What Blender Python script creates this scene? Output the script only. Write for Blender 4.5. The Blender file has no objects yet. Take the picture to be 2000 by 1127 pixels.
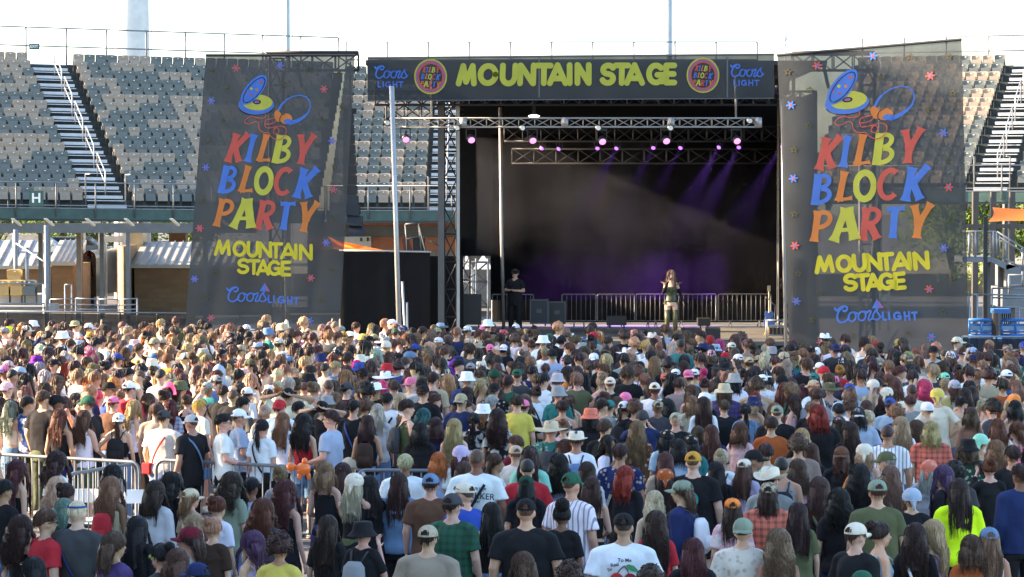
import bpy, bmesh, math, random
import numpy as np
from mathutils import Vector, Matrix, noise, Euler
R = math.radians
rnd = random.Random(7)
sc = bpy.context.scene
COL = sc.collection
# ---------------------------------------------------------------- camera
HC, FPX, CX, CY, HOR = 4.7, 5500.0, 1000.0, 563.5, 391.0
PITCH = math.atan((CY - HOR) / FPX)
cam_d = bpy.data.cameras.new('camera'); cam = bpy.data.objects.new('camera', cam_d); COL.objects.link(cam)
cam.location = (0, 0, HC); cam.rotation_euler = (R(90) - PITCH, 0, 0)
cam_d.sensor_width = 36; cam_d.lens = 36 * FPX / 2000.0; cam_d.clip_start = 0.5; cam_d.clip_end = 3000
cam_d.dof.use_dof = False
sc.camera = cam
sc.render.resolution_x, sc.render.resolution_y = 1024, 577
# ---------------------------------------------------------------- sky, sun, exposure
SUN_EL, SUN_AZ = 23.0, 84.0          # azimuth counted from +Y towards -X
SKY_STR, SUN_STR, EXPO = 0.13, 5.0, 2.45
w = bpy.data.worlds.new('World'); sc.world = w; w.use_nodes = True
nt = w.node_tree; bg = nt.nodes['Background']
sky = nt.nodes.new('ShaderNodeTexSky'); sky.sky_type = 'NISHITA'; sky.sun_disc = False
sky.sun_elevation = R(SUN_EL); sky.sun_rotation = R(-SUN_AZ); sky.air_density = 1.0; sky.dust_density = 1.3; sky.ozone_density = 1.3
nt.links.new(sky.outputs[0], bg.inputs[0]); bg.inputs[1].default_value = SKY_STR
sl = bpy.data.lights.new('sun', 'SUN'); sl.energy = SUN_STR; sl.angle = R(0.6); sl.color = (1.0, 0.76, 0.52)
sun = bpy.data.objects.new('sun', sl); COL.objects.link(sun)
sdir = Vector((-math.sin(R(SUN_AZ)) * math.cos(R(SUN_EL)), math.cos(R(SUN_AZ)) * math.cos(R(SUN_EL)), math.sin(R(SUN_EL))))
sun.rotation_euler = sdir.to_track_quat('Z', 'Y').to_euler(); sun.location = (-60, 60, 60)
sc.view_settings.view_transform = 'Standard'; sc.view_settings.look = 'None'
sc.view_settings.exposure = EXPO; sc.view_settings.gamma = 1.0; sc.view_settings.use_curve_mapping = False
sc.cycles.max_bounces = 6; sc.cycles.transparent_max_bounces = 16; sc.cycles.volume_bounces = 0
sc.cycles.caustics_reflective = False; sc.cycles.caustics_refractive = False
sc.cycles.use_denoising = True; sc.cycles.volume_step_rate = 4.0; sc.cycles.sample_clamp_indirect = 6

# ---------------------------------------------------------------- helpers
def P(px, py, D):
    """world point on the sight line of photo pixel (px,py) at distance D (along Y)"""
    dx, dz, dy = px - CX, -(py - CY), FPX
    c, s = math.cos(PITCH), math.sin(PITCH)
    y = dy * c + dz * s; z = -dy * s + dz * c
    t = D / y
    return Vector((dx * t, D, HC + z * t))
def ZP(py, D): return P(CX, py, D).z
def XP(px, D): return P(px, HOR, D).x

ORG = {}
def tag(o, label=None, cat=None, group=None, kind=None):
    if label: o['label'] = label
    if cat: o['category'] = cat
    if group: o['group'] = group
    if kind: o['kind'] = kind
    return o
def thing(name, label, cat, loc=(0, 0, 0), group=None):
    o = bpy.data.objects.new(name, None); COL.objects.link(o)
    o.location = loc; o.empty_display_size = 0.2; ORG[o.name] = Vector(loc)
    return tag(o, label, cat, group)

class MB:
    def __init__(s): s.v = []; s.f = []; s.m = []
    def add(s, vs, fs, mi=0):
        b = len(s.v); s.v += [tuple(v) for v in vs]; s.f += [tuple(i + b for i in f) for f in fs]; s.m += [mi] * len(fs)
    def box(s, a, b, mi=0):
        x0, y0, z0 = [min(a[i], b[i]) for i in range(3)]; x1, y1, z1 = [max(a[i], b[i]) for i in range(3)]
        s.add([(x0,y0,z0),(x1,y0,z0),(x1,y1,z0),(x0,y1,z0),(x0,y0,z1),(x1,y0,z1),(x1,y1,z1),(x0,y1,z1)],
              [(0,3,2,1),(4,5,6,7),(0,1,5,4),(1,2,6,5),(2,3,7,6),(3,0,4,7)], mi)
    def tube(s, pts, rad, n=8, mi=0, cap=True, sq=False):
        pts = [Vector(p) for p in pts]; m = len(pts)
        rad = list(rad) if hasattr(rad, '__len__') else [rad] * m
        t = (pts[1] - pts[0]).normalized()
        up = Vector((0, 0, 1)) if abs(t.z) < .9 else Vector((0, 1, 0))
        a = t.cross(up).normalized(); vs = []
        for i, p in enumerate(pts):
            if i == 0: t = pts[1] - pts[0]
            elif i == m - 1: t = pts[-1] - pts[-2]
            else: t = (pts[i+1] - pts[i]).normalized() + (pts[i] - pts[i-1]).normalized()
            if t.length < 1e-9: t = Vector((0, 0, 1))
            t.normalize(); a = (a - t * a.dot(t))
            if a.length < 1e-6: a = t.orthogonal()
            a.normalize(); b = t.cross(a)
            for k in range(n):
                th = 2 * math.pi * (k + (.5 if sq else 0)) / n
                rr = rad[i]
                vs.append(p + a * (math.cos(th) * rr) + b * (math.sin(th) * rr))
        fs = [(i*n+k, i*n+(k+1) % n, (i+1)*n+(k+1) % n, (i+1)*n+k) for i in range(m-1) for k in range(n)]
        if cap: fs += [tuple(range(n-1, -1, -1)), tuple((m-1)*n + k for k in range(n))]
        s.add(vs, fs, mi)
    def bar(s, p0, p1, w_, mi=0): s.tube([p0, p1], w_ * .7071, 4, mi, True, True)
    def rings(s, rs, n=16, mi=0, cap=True):
        """rs: (z,cx,cy,rx,ry)"""
        vs = [(cx + rx * math.cos(2*math.pi*k/n), cy + ry * math.sin(2*math.pi*k/n), z) for z, cx, cy, rx, ry in rs for k in range(n)]
        m = len(rs)
        fs = [(i*n+k, i*n+(k+1) % n, (i+1)*n+(k+1) % n, (i+1)*n+k) for i in range(m-1) for k in range(n)]
        if cap: fs += [tuple(range(n-1, -1, -1)), tuple((m-1)*n + k for k in range(n))]
        s.add(vs, fs, mi)
    def ball(s, c, r, nu=12, nv=8, mi=0, rot=None):
        r = r if hasattr(r, '__len__') else (r, r, r); vs = []; c = Vector(c)
        for j in range(1, nv):
            ph = math.pi * j / nv
            for i in range(nu):
                th = 2*math.pi*i/nu
                vs.append(Vector((r[0]*math.sin(ph)*math.cos(th), r[1]*math.sin(ph)*math.sin(th), r[2]*math.cos(ph))))
        vs += [Vector((0, 0, r[2])), Vector((0, 0, -r[2]))]
        if rot is not None: vs = [rot @ v for v in vs]
        vs = [v + c for v in vs]; T = len(vs) - 2; B = T + 1
        fs = [(j*nu+i, (j+1)*nu+i, (j+1)*nu+(i+1) % nu, j*nu+(i+1) % nu) for j in range(nv-2) for i in range(nu)]
        fs += [(T, i, (i+1) % nu) for i in range(nu)] + [(B, (nv-2)*nu+(i+1) % nu, (nv-2)*nu+i) for i in range(nu)]
        s.add(vs, fs, mi)
    def mesh(s, name, mats=(), smooth=False):
        me = bpy.data.meshes.new(name); me.from_pydata(s.v, [], s.f)
        for m_ in mats: me.materials.append(m_)
        if any(s.m): me.polygons.foreach_set('material_index', s.m)
        if smooth: me.polygons.foreach_set('use_smooth', [True] * len(me.polygons))
        me.update(); return me
    def build(s, name, mats, parent=None, smooth=False, label=None, cat=None, group=None, kind=None, loc=None):
        if not isinstance(mats, (list, tuple)): mats = [mats]
        org = Vector((0, 0, 0))
        if parent is not None:
            q = parent
            while q.parent is not None: q = q.parent
            org = ORG.get(q.name, Vector((0, 0, 0)))
        elif loc is not None: org = Vector(loc)
        if org.length: s.v = [(v[0]-org.x, v[1]-org.y, v[2]-org.z) for v in s.v]
        o = bpy.data.objects.new(name, s.mesh(name, mats, smooth)); COL.objects.link(o)
        if parent is not None:
            o.parent = parent
            if parent.name not in ORG and parent.parent is None: pass
        else:
            o.location = org; ORG[o.name] = org
        return tag(o, label, cat, group, kind)

def _p(m_, k, v):
    if k in m_.inputs: m_.inputs[k].default_value = v
MATS = {}
def mat(name, col, rough=.6, metal=0., spec=.5, var=.12, vs=3., bump=0., bs=40., src=None, emis=None, streak=None, alpha=None):
    if name in MATS: return MATS[name]
    m_ = bpy.data.materials.new(name); m_.use_nodes = True; n = m_.node_tree; b = n.nodes['Principled BSDF']
    _p(b, 'Roughness', rough); _p(b, 'Metallic', metal); _p(b, 'Specular IOR Level', spec)
    tc = n.nodes.new('ShaderNodeTexCoord')
    if src == 'obj':
        c = n.nodes.new('ShaderNodeObjectInfo'); cs = c.outputs['Color']
    elif src == 'attr':
        c = n.nodes.new('ShaderNodeAttribute'); c.attribute_name = 'Col'; cs = c.outputs['Color']
    else:
        c = n.nodes.new('ShaderNodeRGB'); c.outputs[0].default_value = (*col, 1); cs = c.outputs[0]
    if var:
        nz = n.nodes.new('ShaderNodeTexNoise'); nz.inputs['Scale'].default_value = vs; nz.inputs['Detail'].default_value = 5
        if streak:
            mp = n.nodes.new('ShaderNodeMapping'); mp.inputs['Scale'].default_value = streak
            n.links.new(tc.outputs['Object'], mp.inputs[0]); n.links.new(mp.outputs[0], nz.inputs['Vector'])
        else: n.links.new(tc.outputs['Object'], nz.inputs['Vector'])
        mr = n.nodes.new('ShaderNodeMapRange'); mr.inputs[1].default_value = .3; mr.inputs[2].default_value = .7
        mr.inputs[3].default_value = 1 - var; mr.inputs[4].default_value = 1 + var
        n.links.new(nz.outputs[0], mr.inputs[0])
        mx = n.nodes.new('ShaderNodeVectorMath'); mx.operation = 'SCALE'
        n.links.new(cs, mx.inputs[0]); n.links.new(mr.outputs[0], mx.inputs['Scale']); cs = mx.outputs[0]
    n.links.new(cs, b.inputs['Base Color'])
    if bump:
        nb = n.nodes.new('ShaderNodeTexNoise'); nb.inputs['Scale'].default_value = bs; nb.inputs['Detail'].default_value = 4
        n.links.new(tc.outputs['Object'], nb.inputs['Vector'])
        bp = n.nodes.new('ShaderNodeBump'); bp.inputs['Strength'].default_value = bump; bp.inputs['Distance'].default_value = .02
        n.links.new(nb.outputs[0], bp.inputs['Height']); n.links.new(bp.outputs[0], b.inputs['Normal'])
    if emis:
        _p(b, 'Emission Color', (*emis[0], 1)); _p(b, 'Emission Strength', emis[1])
    MATS[name] = m_; return m_

def scrim(name, col, trans, weave=0.06):
    """printed mesh cloth: part of every ray passes through its holes"""
    m_ = mat(name, col, .7, spec=.3, var=.22, vs=1.0, bump=.9, bs=1.6)
    n = m_.node_tree; b = n.nodes['Principled BSDF']; out = n.nodes['Material Output']
    tr = n.nodes.new('ShaderNodeBsdfTransparent'); mx = n.nodes.new('ShaderNodeMixShader')
    tl = n.nodes.new('ShaderNodeBsdfTranslucent'); tl.inputs[0].default_value = (*[c*1.2 for c in col], 1)
    m2 = n.nodes.new('ShaderNodeMixShader'); m2.inputs[0].default_value = .35
    nz = n.nodes.new('ShaderNodeTexNoise'); nz.inputs['Scale'].default_value = 1.1; nz.inputs['Detail'].default_value = 3
    tc = n.nodes.new('ShaderNodeTexCoord'); n.links.new(tc.outputs['Object'], nz.inputs['Vector'])
    mr = n.nodes.new('ShaderNodeMapRange'); mr.inputs[1].default_value = .3; mr.inputs[2].default_value = .7
    mr.inputs[3].default_value = trans - weave; mr.inputs[4].default_value = trans + weave
    n.links.new(nz.outputs[0], mr.inputs[0]); n.links.new(mr.outputs[0], mx.inputs[0])
    n.links.new(b.outputs[0], m2.inputs[1]); n.links.new(tl.outputs[0], m2.inputs[2])
    n.links.new(m2.outputs[0], mx.inputs[1]); n.links.new(tr.outputs[0], mx.inputs[2]); n.links.new(mx.outputs[0], out.inputs[0])
    return m_

M_steel = mat('galvanised steel', (.22, .235, .25), .45, .5, var=.15, vs=6)
M_alu = mat('aluminium truss', (.36, .36, .355), .45, .5, var=.1)
M_dark = mat('black painted steel', (.02, .02, .022), .5, .1)
M_greenst = mat('green painted steel', (.035, .075, .065), .55, var=.2)
M_grayst = mat('grey painted steel', (.085, .095, .10), .5, var=.15)
M_drape = mat('black drape', (.012, .012, .013), .9, spec=.1, bump=.3, bs=3)
M_conc = mat('concrete', (.34, .33, .31), .9, spec=.2, var=.18, vs=1.5, bump=.3)
M_white = mat('white paint', (.75, .75, .73), .5)
M_blackpl = mat('black plastic', (.018, .018, .02), .45)
# ---------------------------------------------------------------- ground
g = MB(); gx = [-400, -60, -20, 0, 20, 60, 400]; gy = [-60, 10, 40, 75, 120, 200, 900]
for i in range(6):
    for j in range(6): g.add([(gx[i], gy[j], 0), (gx[i+1], gy[j], 0), (gx[i+1], gy[j+1], 0), (gx[i], gy[j+1], 0)], [(0, 1, 2, 3)])
M_ground = mat('worn asphalt', (.13, .125, .12), .92, spec=.2, var=.3, vs=.7, bump=.4, bs=30)
g.build('ground', M_ground, kind='structure')

# ---------------------------------------------------------------- grandstand
M_seatA = mat('grey green seat plastic', (.098, .112, .106), .4, var=.1, src=None)
M_seatB = mat('tan seat plastic', (.275, .222, .168), .42, var=.1)
M_seatC = mat('yellow seat plastic', (.42, .27, .09), .4, var=.1)
M_tread = mat('aluminium stair tread', (.45, .47, .49), .5, .2, var=.1)
M_riser = mat('dark steel deck', (.04, .05, .05), .7)
def seat_mesh(m_, nm):
    b = MB(); wv = .236
    # curved backrest shell with a rolled top edge
    n = 7; prof = [(-.02, .80, .02), (.0, .83, .035), (.03, .80, .03), (.02, .60, .03), (-.03, .45, .03), (-.05, .38, .02)]
    fr, bk = [], []
    for k in range(n + 1):
        u = -1 + 2 * k / n; bow = .04 * u * u; tw = 1 - .03 * abs(u) ** 3
        for y, z, t in prof: fr.append((u*wv, -y - bow - t*.5, z - (.03 * abs(u) ** 4 if z > .7 else 0))); bk.append((u*wv*tw, -y - bow + t*.5, z - (.03 * abs(u) ** 4 if z > .7 else 0)))
    L = len(prof); N = (n + 1) * L; fs = []
    for k in range(n):
        for j in range(L - 1):
            a = k*L+j; fs.append((a, a+1, a+L+1, a+L)); fs.append((N+a, N+a+L, N+a+L+1, N+a+1))
    for k in range(n): a = k*L; fs += [(a, a+L, N+a+L, N+a), (a+L-1, N+a+L-1, N+a+2*L-1, a+2*L-1)]
    for j in range(L-1):
        a = j; fs.append((a, N+a, N+a+1, a+1)); a = n*L+j; fs.append((a, a+1, N+a+1, N+a))
    b.add(fr + bk, fs)
    # folded-up pan in front of the back, bulging
    b.add([(-.2, -.10, .30), (.2, -.10, .30), (.2, -.19, .33), (-.2, -.19, .33), (-.2, -.09, .60), (.2, -.09, .60), (.19, -.15, .62), (-.19, -.15, .62)],
          [(0,3,2,1), (4,5,6,7), (2,3,7,6), (0,1,5,4), (1,2,6,5), (3,0,4,7)])
    b.box((-.235, -.14, .0), (-.205, -.02, .5), 1); b.box((.205, -.14, .0), (.235, -.02, .5), 1)
    b.add([(-.03, -.062, .765), (.03, -.062, .765), (.03, -.066, .735), (-.03, -.066, .735)], [(0, 3, 2, 1)], 2)
    return b.mesh(nm, [m_, M_riser, M_white])
SM = [seat_mesh(M_seatA, 'seat_a'), seat_mesh(M_seatB, 'seat_b'), seat_mesh(M_seatC, 'seat_c')]
SEATS = []        # (world matrix, colour, label data, screen size)

def stand(name, label, ox, oy, oz, rot, cols, aisles, rows, tread, rise, ztilt=0., rail_h=1.6, skew=0.):
    """bowl section; local x along the rows, local y up the slope; ox,oy = front of local x=0"""
    c, s = math.cos(R(rot)), math.sin(R(rot))
    def W(x, y, z): return (ox + x*c - y*s, oy + x*s + y*c, oz + z + ztilt * x)
    T = thing(name, label, 'grandstand', W((cols[0]+cols[1])*.5, 0, -oz))
    x0, x1 = cols; pitch = .49
    dk = MB()
    def bx(mb, a, b, mi=0):
        x0_, y0_, z0_ = a; x1_, y1_, z1_ = b
        mb.add([W(*q) for q in [(x0_,y0_,z0_),(x1_,y0_,z0_),(x1_,y1_,z0_),(x0_,y1_,z0_),(x0_,y0_,z1_),(x1_,y0_,z1_),(x1_,y1_,z1_),(x0_,y1_,z1_)]],
               [(0,3,2,1),(4,5,6,7),(0,1,5,4),(1,2,6,5),(2,3,7,6),(3,0,4,7)], mi)
    for r in range(rows + 1):
        y = 1.1 + r * tread; z = r * rise
        bx(dk, (x0, y, z - .45), (x1 + skew*r/rows, y + tread - .003, z))
    bx(dk, (x0, -.05, -.5), (x1, 1.097, 0))
    dk.build('seating_deck', M_riser, T)
    fa = MB(); bx(fa, (x0, -.09, -.42), (x1, -.053, -.02), 0); bx(fa, (x0, -.11, -.012), (x1, -.02, .02), 1); bx(fa, (x0, -.11, .10), (x1, -.06, .13), 1)
    fa.build('front_fascia', [M_greenst, M_steel], T)
    # front rail
    fr = MB(); nb = int((x1 - x0) / 1.55)
    fr.tube([W(x0, -.12, 1.0), W(x1, -.12, 1.0)], .024, 6)
    for k in range(nb + 1):
        x = x0 + (x1 - x0) * k / nb; fr.tube([W(x, -.13, -.35), W(x, -.13, 1.0)], .03, 6, 1)
    fr.build('front_rail', [M_steel, M_grayst], T, True)
    # top rail
    tz = rows * rise
    tr = MB(); ty = 1.1 + (rows + 1) * tread - .1; x1_ = x1; x1 = x1 + skew; nb = int((x1 - x0) / 1.75)
    for h in (rail_h, rail_h*.5): tr.tube([W(x0, ty, tz + h), W(x1, ty, tz + h)], .034, 6)
    for k in range(nb + 1):
        x = x0 + (x1 - x0) * k / nb; tr.tube([W(x, ty, tz), W(x, ty, tz + rail_h)], .04, 6)
    tr.build('top_rail', mat('dull rail steel', (.16, .17, .18), .5, .3), T, True)
    x1 = x1_
    # supports behind
    su = MB(); x = x0 + .8
    while x < x1:
        su.add([W(x-.1, 1.5, -.4), W(x+.1, 1.5, -.4), W(x+.1, ty, tz-.5), W(x-.1, ty, tz-.5), W(x-.1, 1.5, -.75), W(x+.1, 1.5, -.75), W(x+.1, ty, tz-.85), W(x-.1, ty, tz-.85)],
               [(0,1,2,3), (4,7,6,5), (0,4,5,1), (2,6,7,3), (0,3,7,4), (1,5,6,2)])
        su.tube([W(x, ty - .3, -oz), W(x, ty - .3, tz - .7)], .14, 6)
        x += 5.5
    su.build('raker_beams', M_grayst, T)
    # aisles
    for ai, (a0, a1) in enumerate(aisles):
        st = MB()
        for r in range(rows):
            y = 1.1 + r * tread; z = r * rise
            bx(st, (a0, y - .30, z + .03), (a1, y + .02, z + .155)); bx(st, (a0, y - .295 + tread*.5, z + .30), (a1, y + tread*.5 - .02, z + .335), 0)
        st.build('aisle_steps', M_tread, T)
        hr = MB(); xm = (a0 + a1) * .5 + .12
        r = 1
        while r < rows - 1:
            ya, za = 1.1 + r * tread, r * rise + .15; yb, zb = 1.1 + (r+2.1) * tread, (r+2.1) * rise + .15
            hr.tube([W(xm, ya, za), W(xm, ya, za + .95), W(xm, yb, zb + .95), W(xm, yb, zb)], .026, 6)
            hr.tube([W(xm, ya, za + .5), W(xm, yb, zb + .5)], .02, 6)
            r += 3
        for q in (a0 - .05, a1 + .05): hr.tube([W(q, 1.2, 0), W(q, 1.2, 1.35), W(q, .35, 1.35)], .028, 6)
        hr.build('aisle_handrail', M_alu, T, True)
    # seats
    rr = random.Random(hash(name) % 1000 if False else len(name) * 13)
    ncol = int((x1 - x0) / pitch)
    rot_m = Matrix.Rotation(R(rot), 4, 'Z')
    for r in range(rows + 0):
        col_ = rr.random()
        for k in range(int((x1 + skew*r/rows - x0) / pitch)):
            x = x0 + .25 + k * pitch
            if any(a0 - .2 < x < a1 + .2 for a0, a1 in aisles): continue
            p = Vector(W(x, 1.1 + r * tread + tread * .62, r * rise))
            sx, sy = CX + FPX * p.x / p.y, HOR - FPX * (p.z + .8 - HC) / p.y
            if sx < -30 or sx > 2030: continue
            if 905 < sx < 1500 and sy > 120: continue
            if rr.random() < .62: col_ = rr.random()
            ci = 0 if col_ < .53 else 1
            na = min(range(len(aisles)), key=lambda q: abs((aisles[q][0] + aisles[q][1])/2 - x))
            am = (aisles[na][0] + aisles[na][1]) / 2; side = 'left' if x < am else 'right'
            n_ = int(round((abs(x - am) - (aisles[na][1]-aisles[na][0])/2) / pitch + .5))
            hid = (395 < sx < 695 or 1518 < sx < 1885) 
            SEATS.append((Matrix.Translation(p) @ rot_m, ci, name, r, n_, side, na, p.y + (100 if hid else 0), label))
    return T, W
ROWS = 17
SL, WL = stand('grandstand', 'left upper grandstand of tan and grey green seats beside the left banner', -15.2, 110.0, 4.36, 21, (-13.5, 8.2), [(-1.15, .35)], ROWS, .68, .365, -.012, 1.6, 4.8)
SMd, WM = stand('grandstand', 'middle upper grandstand glimpsed behind the left edge of the stage', -6.2, 113.4, 4.28, 0, (-1.25, 17.2), [(2.85, 3.95)], ROWS, .68, .348)
SRt, WR = stand('grandstand', 'right upper grandstand with a shorter bank of seats beside the right banner', 18.3, 109.2, 5.05, -19, (-7.3, 5.5), [(-.55, .75)], 14, .72, .385, 0., 1.3)
SEATS.sort(key=lambda q: q[7])
ORD = ['front', 'second', 'third', 'fourth', 'fifth', 'sixth', 'seventh', 'eighth', 'ninth', 'tenth', 'eleventh', 'twelfth', 'thirteenth', 'fourteenth', 'fifteenth', 'sixteenth', 'seventeenth', 'eighteenth', 'nineteenth', 'twentieth']
CARD = ['', 'first'] + ORD[1:] + [str(q) + 'th' for q in range(21, 60)]
stand_word = {SL['label']: 'left', SMd['label']: 'middle', SRt['label']: 'right'}
rest_v, rest_f, rest_m, off = [], [], [], 0
geo = []
for me in SM[:2]:
    v = np.empty(len(me.vertices)*3); me.vertices.foreach_get('co', v)
    geo.append((v.reshape(-1, 3), [tuple(p.vertices) for p in me.polygons], [p.material_index for p in me.polygons]))
for i, (Mx, ci, nm, r, n_, side, na, _, lab) in enumerate(SEATS):
    if i < 296:
        o = bpy.data.objects.new('stadium_seat', SM[ci]); COL.objects.link(o); o.matrix_world = Mx
        sw = stand_word[lab]; rw = ORD[r] + ' row' + (' up' if r else '')
        tag(o, '%s seat, %s %s of the aisle, %s, %s grandstand' % (['grey green', 'tan'][ci], CARD[min(n_, 40)], side, rw, sw), 'seat', 'folding seats in the grandstands')
    else:
        v, f, m_ = geo[ci]; A = np.array(Mx)
        vv = v @ A[:3, :3].T + A[:3, 3]
        rest_v.append(vv); rest_f += [tuple(q + off for q in p) for p in f]; rest_m += [{0: ci, 1: 2, 2: 3}[q] for q in m_]; off += len(v)
b = MB(); b.v = [tuple(q) for q in np.concatenate(rest_v)]; b.f = rest_f; b.m = rest_m
b.build('stadium_seats', [M_seatA, M_seatB, M_riser, M_white], kind='stuff', label='further rows of tan and grey green folding seats higher up the grandstands')

# text helper (Blender's built-in face, turned into mesh)
def text_mesh(txt, size, name='lettering', ext=.004, bold=0.):
    cu = bpy.data.curves.new(name, 'FONT'); cu.body = txt; cu.size = size; cu.extrude = ext; cu.offset = bold
    cu.align_x = 'CENTER'; cu.align_y = 'CENTER'
    o = bpy.data.objects.new(name, cu); COL.objects.link(o)
    dg = bpy.context.evaluated_depsgraph_get(); me = bpy.data.meshes.new_from_object(o.evaluated_get(dg))
    bpy.data.objects.remove(o); return me
def text_obj(txt, size, m_, parent, loc, rz=0., name='lettering', bold=0., rx=90, ext=.004):
    me = text_mesh(txt, size, name, ext, bold); me.materials.clear(); me.materials.append(m_)
    o = bpy.data.objects.new(name, me); COL.objects.link(o); o.parent = parent
    q = parent
    while q.parent is not None: q = q.parent
    o.location = Vector(loc) - ORG.get(q.name, Vector()); o.rotation_euler = (R(rx), 0, R(rz)); return o

M_signg = mat('green sign enamel', (.03, .085, .065), .5)
q = P(71, 386, 106.6)
t = thing('section_sign', 'dark green sign with a white letter H on the left grandstand rail', 'sign', q)
b = MB(); b.box((q.x-.27, q.y-.02, q.z-.34), (q.x+.27, q.y+.02, q.z+.26)); b.build('panel', M_signg, t)
text_obj('H', .5, M_white, t, (q.x, q.y - .03, q.z - .03), bold=.012)
q = P(67, 91, 122)
t = thing('exit_sign', 'small dark EXIT sign hanging from the top rail at the left', 'sign', q)
b = MB(); b.box((q.x-.22, q.y-.03, q.z-.13), (q.x+.22, q.y+.03, q.z+.13)); b.build('panel', M_signg, t)
text_obj('EXIT', .17, M_white, t, (q.x, q.y - .04, q.z), bold=.003)
b = MB(); b.bar((q.x-.15, q.y, q.z+.13), (q.x-.15, q.y, q.z+.75), .02); b.bar((q.x+.15, q.y, q.z+.13), (q.x+.15, q.y, q.z+.75), .02); b.build('bracket', M_steel, t)

# light masts beyond the stand
M_mast = mat('pale mast concrete', (.60, .60, .57), .8, var=.08)
M_mast2 = mat('galvanised mast', (.36, .40, .42), .5, .3, var=.08)
for px, r_, m_, lab, D in ((258.5, .84, M_mast, 'thick pale light mast rising behind the left grandstand', 133), (562, .13, M_mast2, 'slim grey light mast rising behind the left banner', 131), (1307, .13, M_mast2, 'slim grey light mast rising behind the stage header', 131)):
    x = XP(px, D); t = thing('light_mast', lab, 'mast', (x, D, 0), 'light masts behind the grandstands')
    b = MB(); b.tube([(x, D, 0), (x, D, 12), (x, D, 30)], [r_ * 1.05, r_, r_ * .8], 20); b.build('pole', m_, t, True)
    b = MB(); b.box((x-2, D-.3, 30), (x+2, D+.3, 31.6)); b.build('lamp_rack', M_grayst, t)
    b = MB(); b.tube([(x + r_ + .12, D - .3, 0), (x + r_ + .12, D - .3, 29)], .02, 5); b.build('cable_conduit', M_grayst, t)
D = 128; x = XP(1532.5, D); zt = ZP(65, D)
t = thing('antenna_mast', 'thin antenna mast with small drums above the right banner truss', 'antenna', (x, D, 0))
b = MB(); b.tube([(x, D, 0), (x, D, zt)], .03, 6); b.build('pole', M_white, t, True)
b = MB(); z = ZP(73, D); b.ball((x, D, z), (.12, .12, .2)); b.ball((x, D, ZP(86, D)), (.07, .07, .12)); b.build('antenna_drum', M_white, t, True)

# ---------------------------------------------------------------- concourse under the left stand
def brick(name, c1, c2, mortar, sc_=1.0):
    m_ = mat(name, c1, .85, spec=.2, bump=.2); n = m_.node_tree; b_ = n.nodes['Principled BSDF']
    br = n.nodes.new('ShaderNodeTexBrick'); br.inputs['Color1'].default_value = (*c1, 1); br.inputs['Color2'].default_value = (*c2, 1); br.inputs['Mortar'].default_value = (*mortar, 1)
    br.inputs['Scale'].default_value = 1; br.inputs['Brick Width'].default_value = .4 * sc_; br.inputs['Row Height'].default_value = .2 * sc_; br.inputs['Mortar Size'].default_value = .012
    tc = n.nodes.new('ShaderNodeTexCoord'); sp = n.nodes.new('ShaderNodeSeparateXYZ'); cb = n.nodes.new('ShaderNodeCombineXYZ'); ad = n.nodes.new('ShaderNodeMath')
    n.links.new(tc.outputs['Object'], sp.inputs[0]); n.links.new(sp.outputs[0], ad.inputs[0]); n.links.new(sp.outputs[1], ad.inputs[1])
    n.links.new(ad.outputs[0], cb.inputs[0]); n.links.new(sp.outputs[2], cb.inputs[1]); n.links.new(cb.outputs[0], br.inputs['Vector'])
    n.links.new(br.outputs[0], b_.inputs['Base Color']); return m_
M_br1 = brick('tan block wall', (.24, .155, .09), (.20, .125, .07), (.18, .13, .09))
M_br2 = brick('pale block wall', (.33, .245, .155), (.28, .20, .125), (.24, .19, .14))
M_metroof = mat('standing seam metal roof', (.42, .42, .41), .45, .2, var=.08)
M_cream = mat('cream render', (.66, .58, .44), .85)
def shed(name, label, px0, px1, D, ywt, yrt, depth, m_, roofed=True, seams=0, sunwall=False):
    x0, x1 = XP(px0, D), XP(px1, D); zw, zr = ZP(ywt, D), ZP(yrt, D)
    t = thing(name, label, 'building', ((x0+x1)/2, D, 0))
    b = MB(); b.box((x0, D, 0), (x1, D + depth, zw)); b.build('wall', m_, t)
    if roofed:
        b = MB(); e = .12
        b.add([(x0-e, D-.25, zw-.03), (x1+e, D-.25, zw-.03), (x1+e, D+depth*.6, zr), (x0-e, D+depth*.6, zr), (x0-e, D-.25, zw+.12), (x1+e, D-.25, zw+.12), (x1+e, D+depth*.6, zr+.15), (x0-e, D+depth*.6, zr+.15)],
              [(0,3,2,1),(4,5,6,7),(0,1,5,4),(1,2,6,5),(2,3,7,6),(3,0,4,7)])
        for k in range(seams):
            x = x0 + (x1 - x0) * (k + .5) / seams
            b.add([(x-.03, D-.26, zw+.118), (x+.03, D-.26, zw+.118), (x+.03, D+depth*.6, zr+.148), (x-.03, D+depth*.6, zr+.148), (x, D-.26, zw+.2), (x, D+depth*.6, zr+.23)], [(0, 1, 4), (1, 2, 5, 4), (2, 3, 5), (3, 0, 4, 5)])
        b.build('roof', M_metroof, t)
    return t, x0, x1, zw, zr
shed('concession_building', 'tan block building with a pale sloping roof at the far left under the stand', -60, 76, 120, 524, 478, 5, M_br1, True, 6)
t, x0, x1, zw, zr = shed('concession_building', 'tan block building with a bright white roof and open doorway at the left', 100, 142, 119, 517, 478, 5, M_br1, True, 4)
t, x0, x1, zw, zr = shed('concession_building', 'tan block building with ribbed metal roof left of the left banner', 262, 500, 118, 522, 482, 6, M_br1, True, 14)
b = MB(); xa, xb = XP(324, 122), XP(357, 122); b.box((xa, 123, zr - .5), (xb, 124, ZP(457, 122))); b.box((xa-.06, 122.94, ZP(457, 122)), (xb+.06, 124.06, ZP(457, 122)+.1)); b.build('chimney', M_br1, t)
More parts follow.
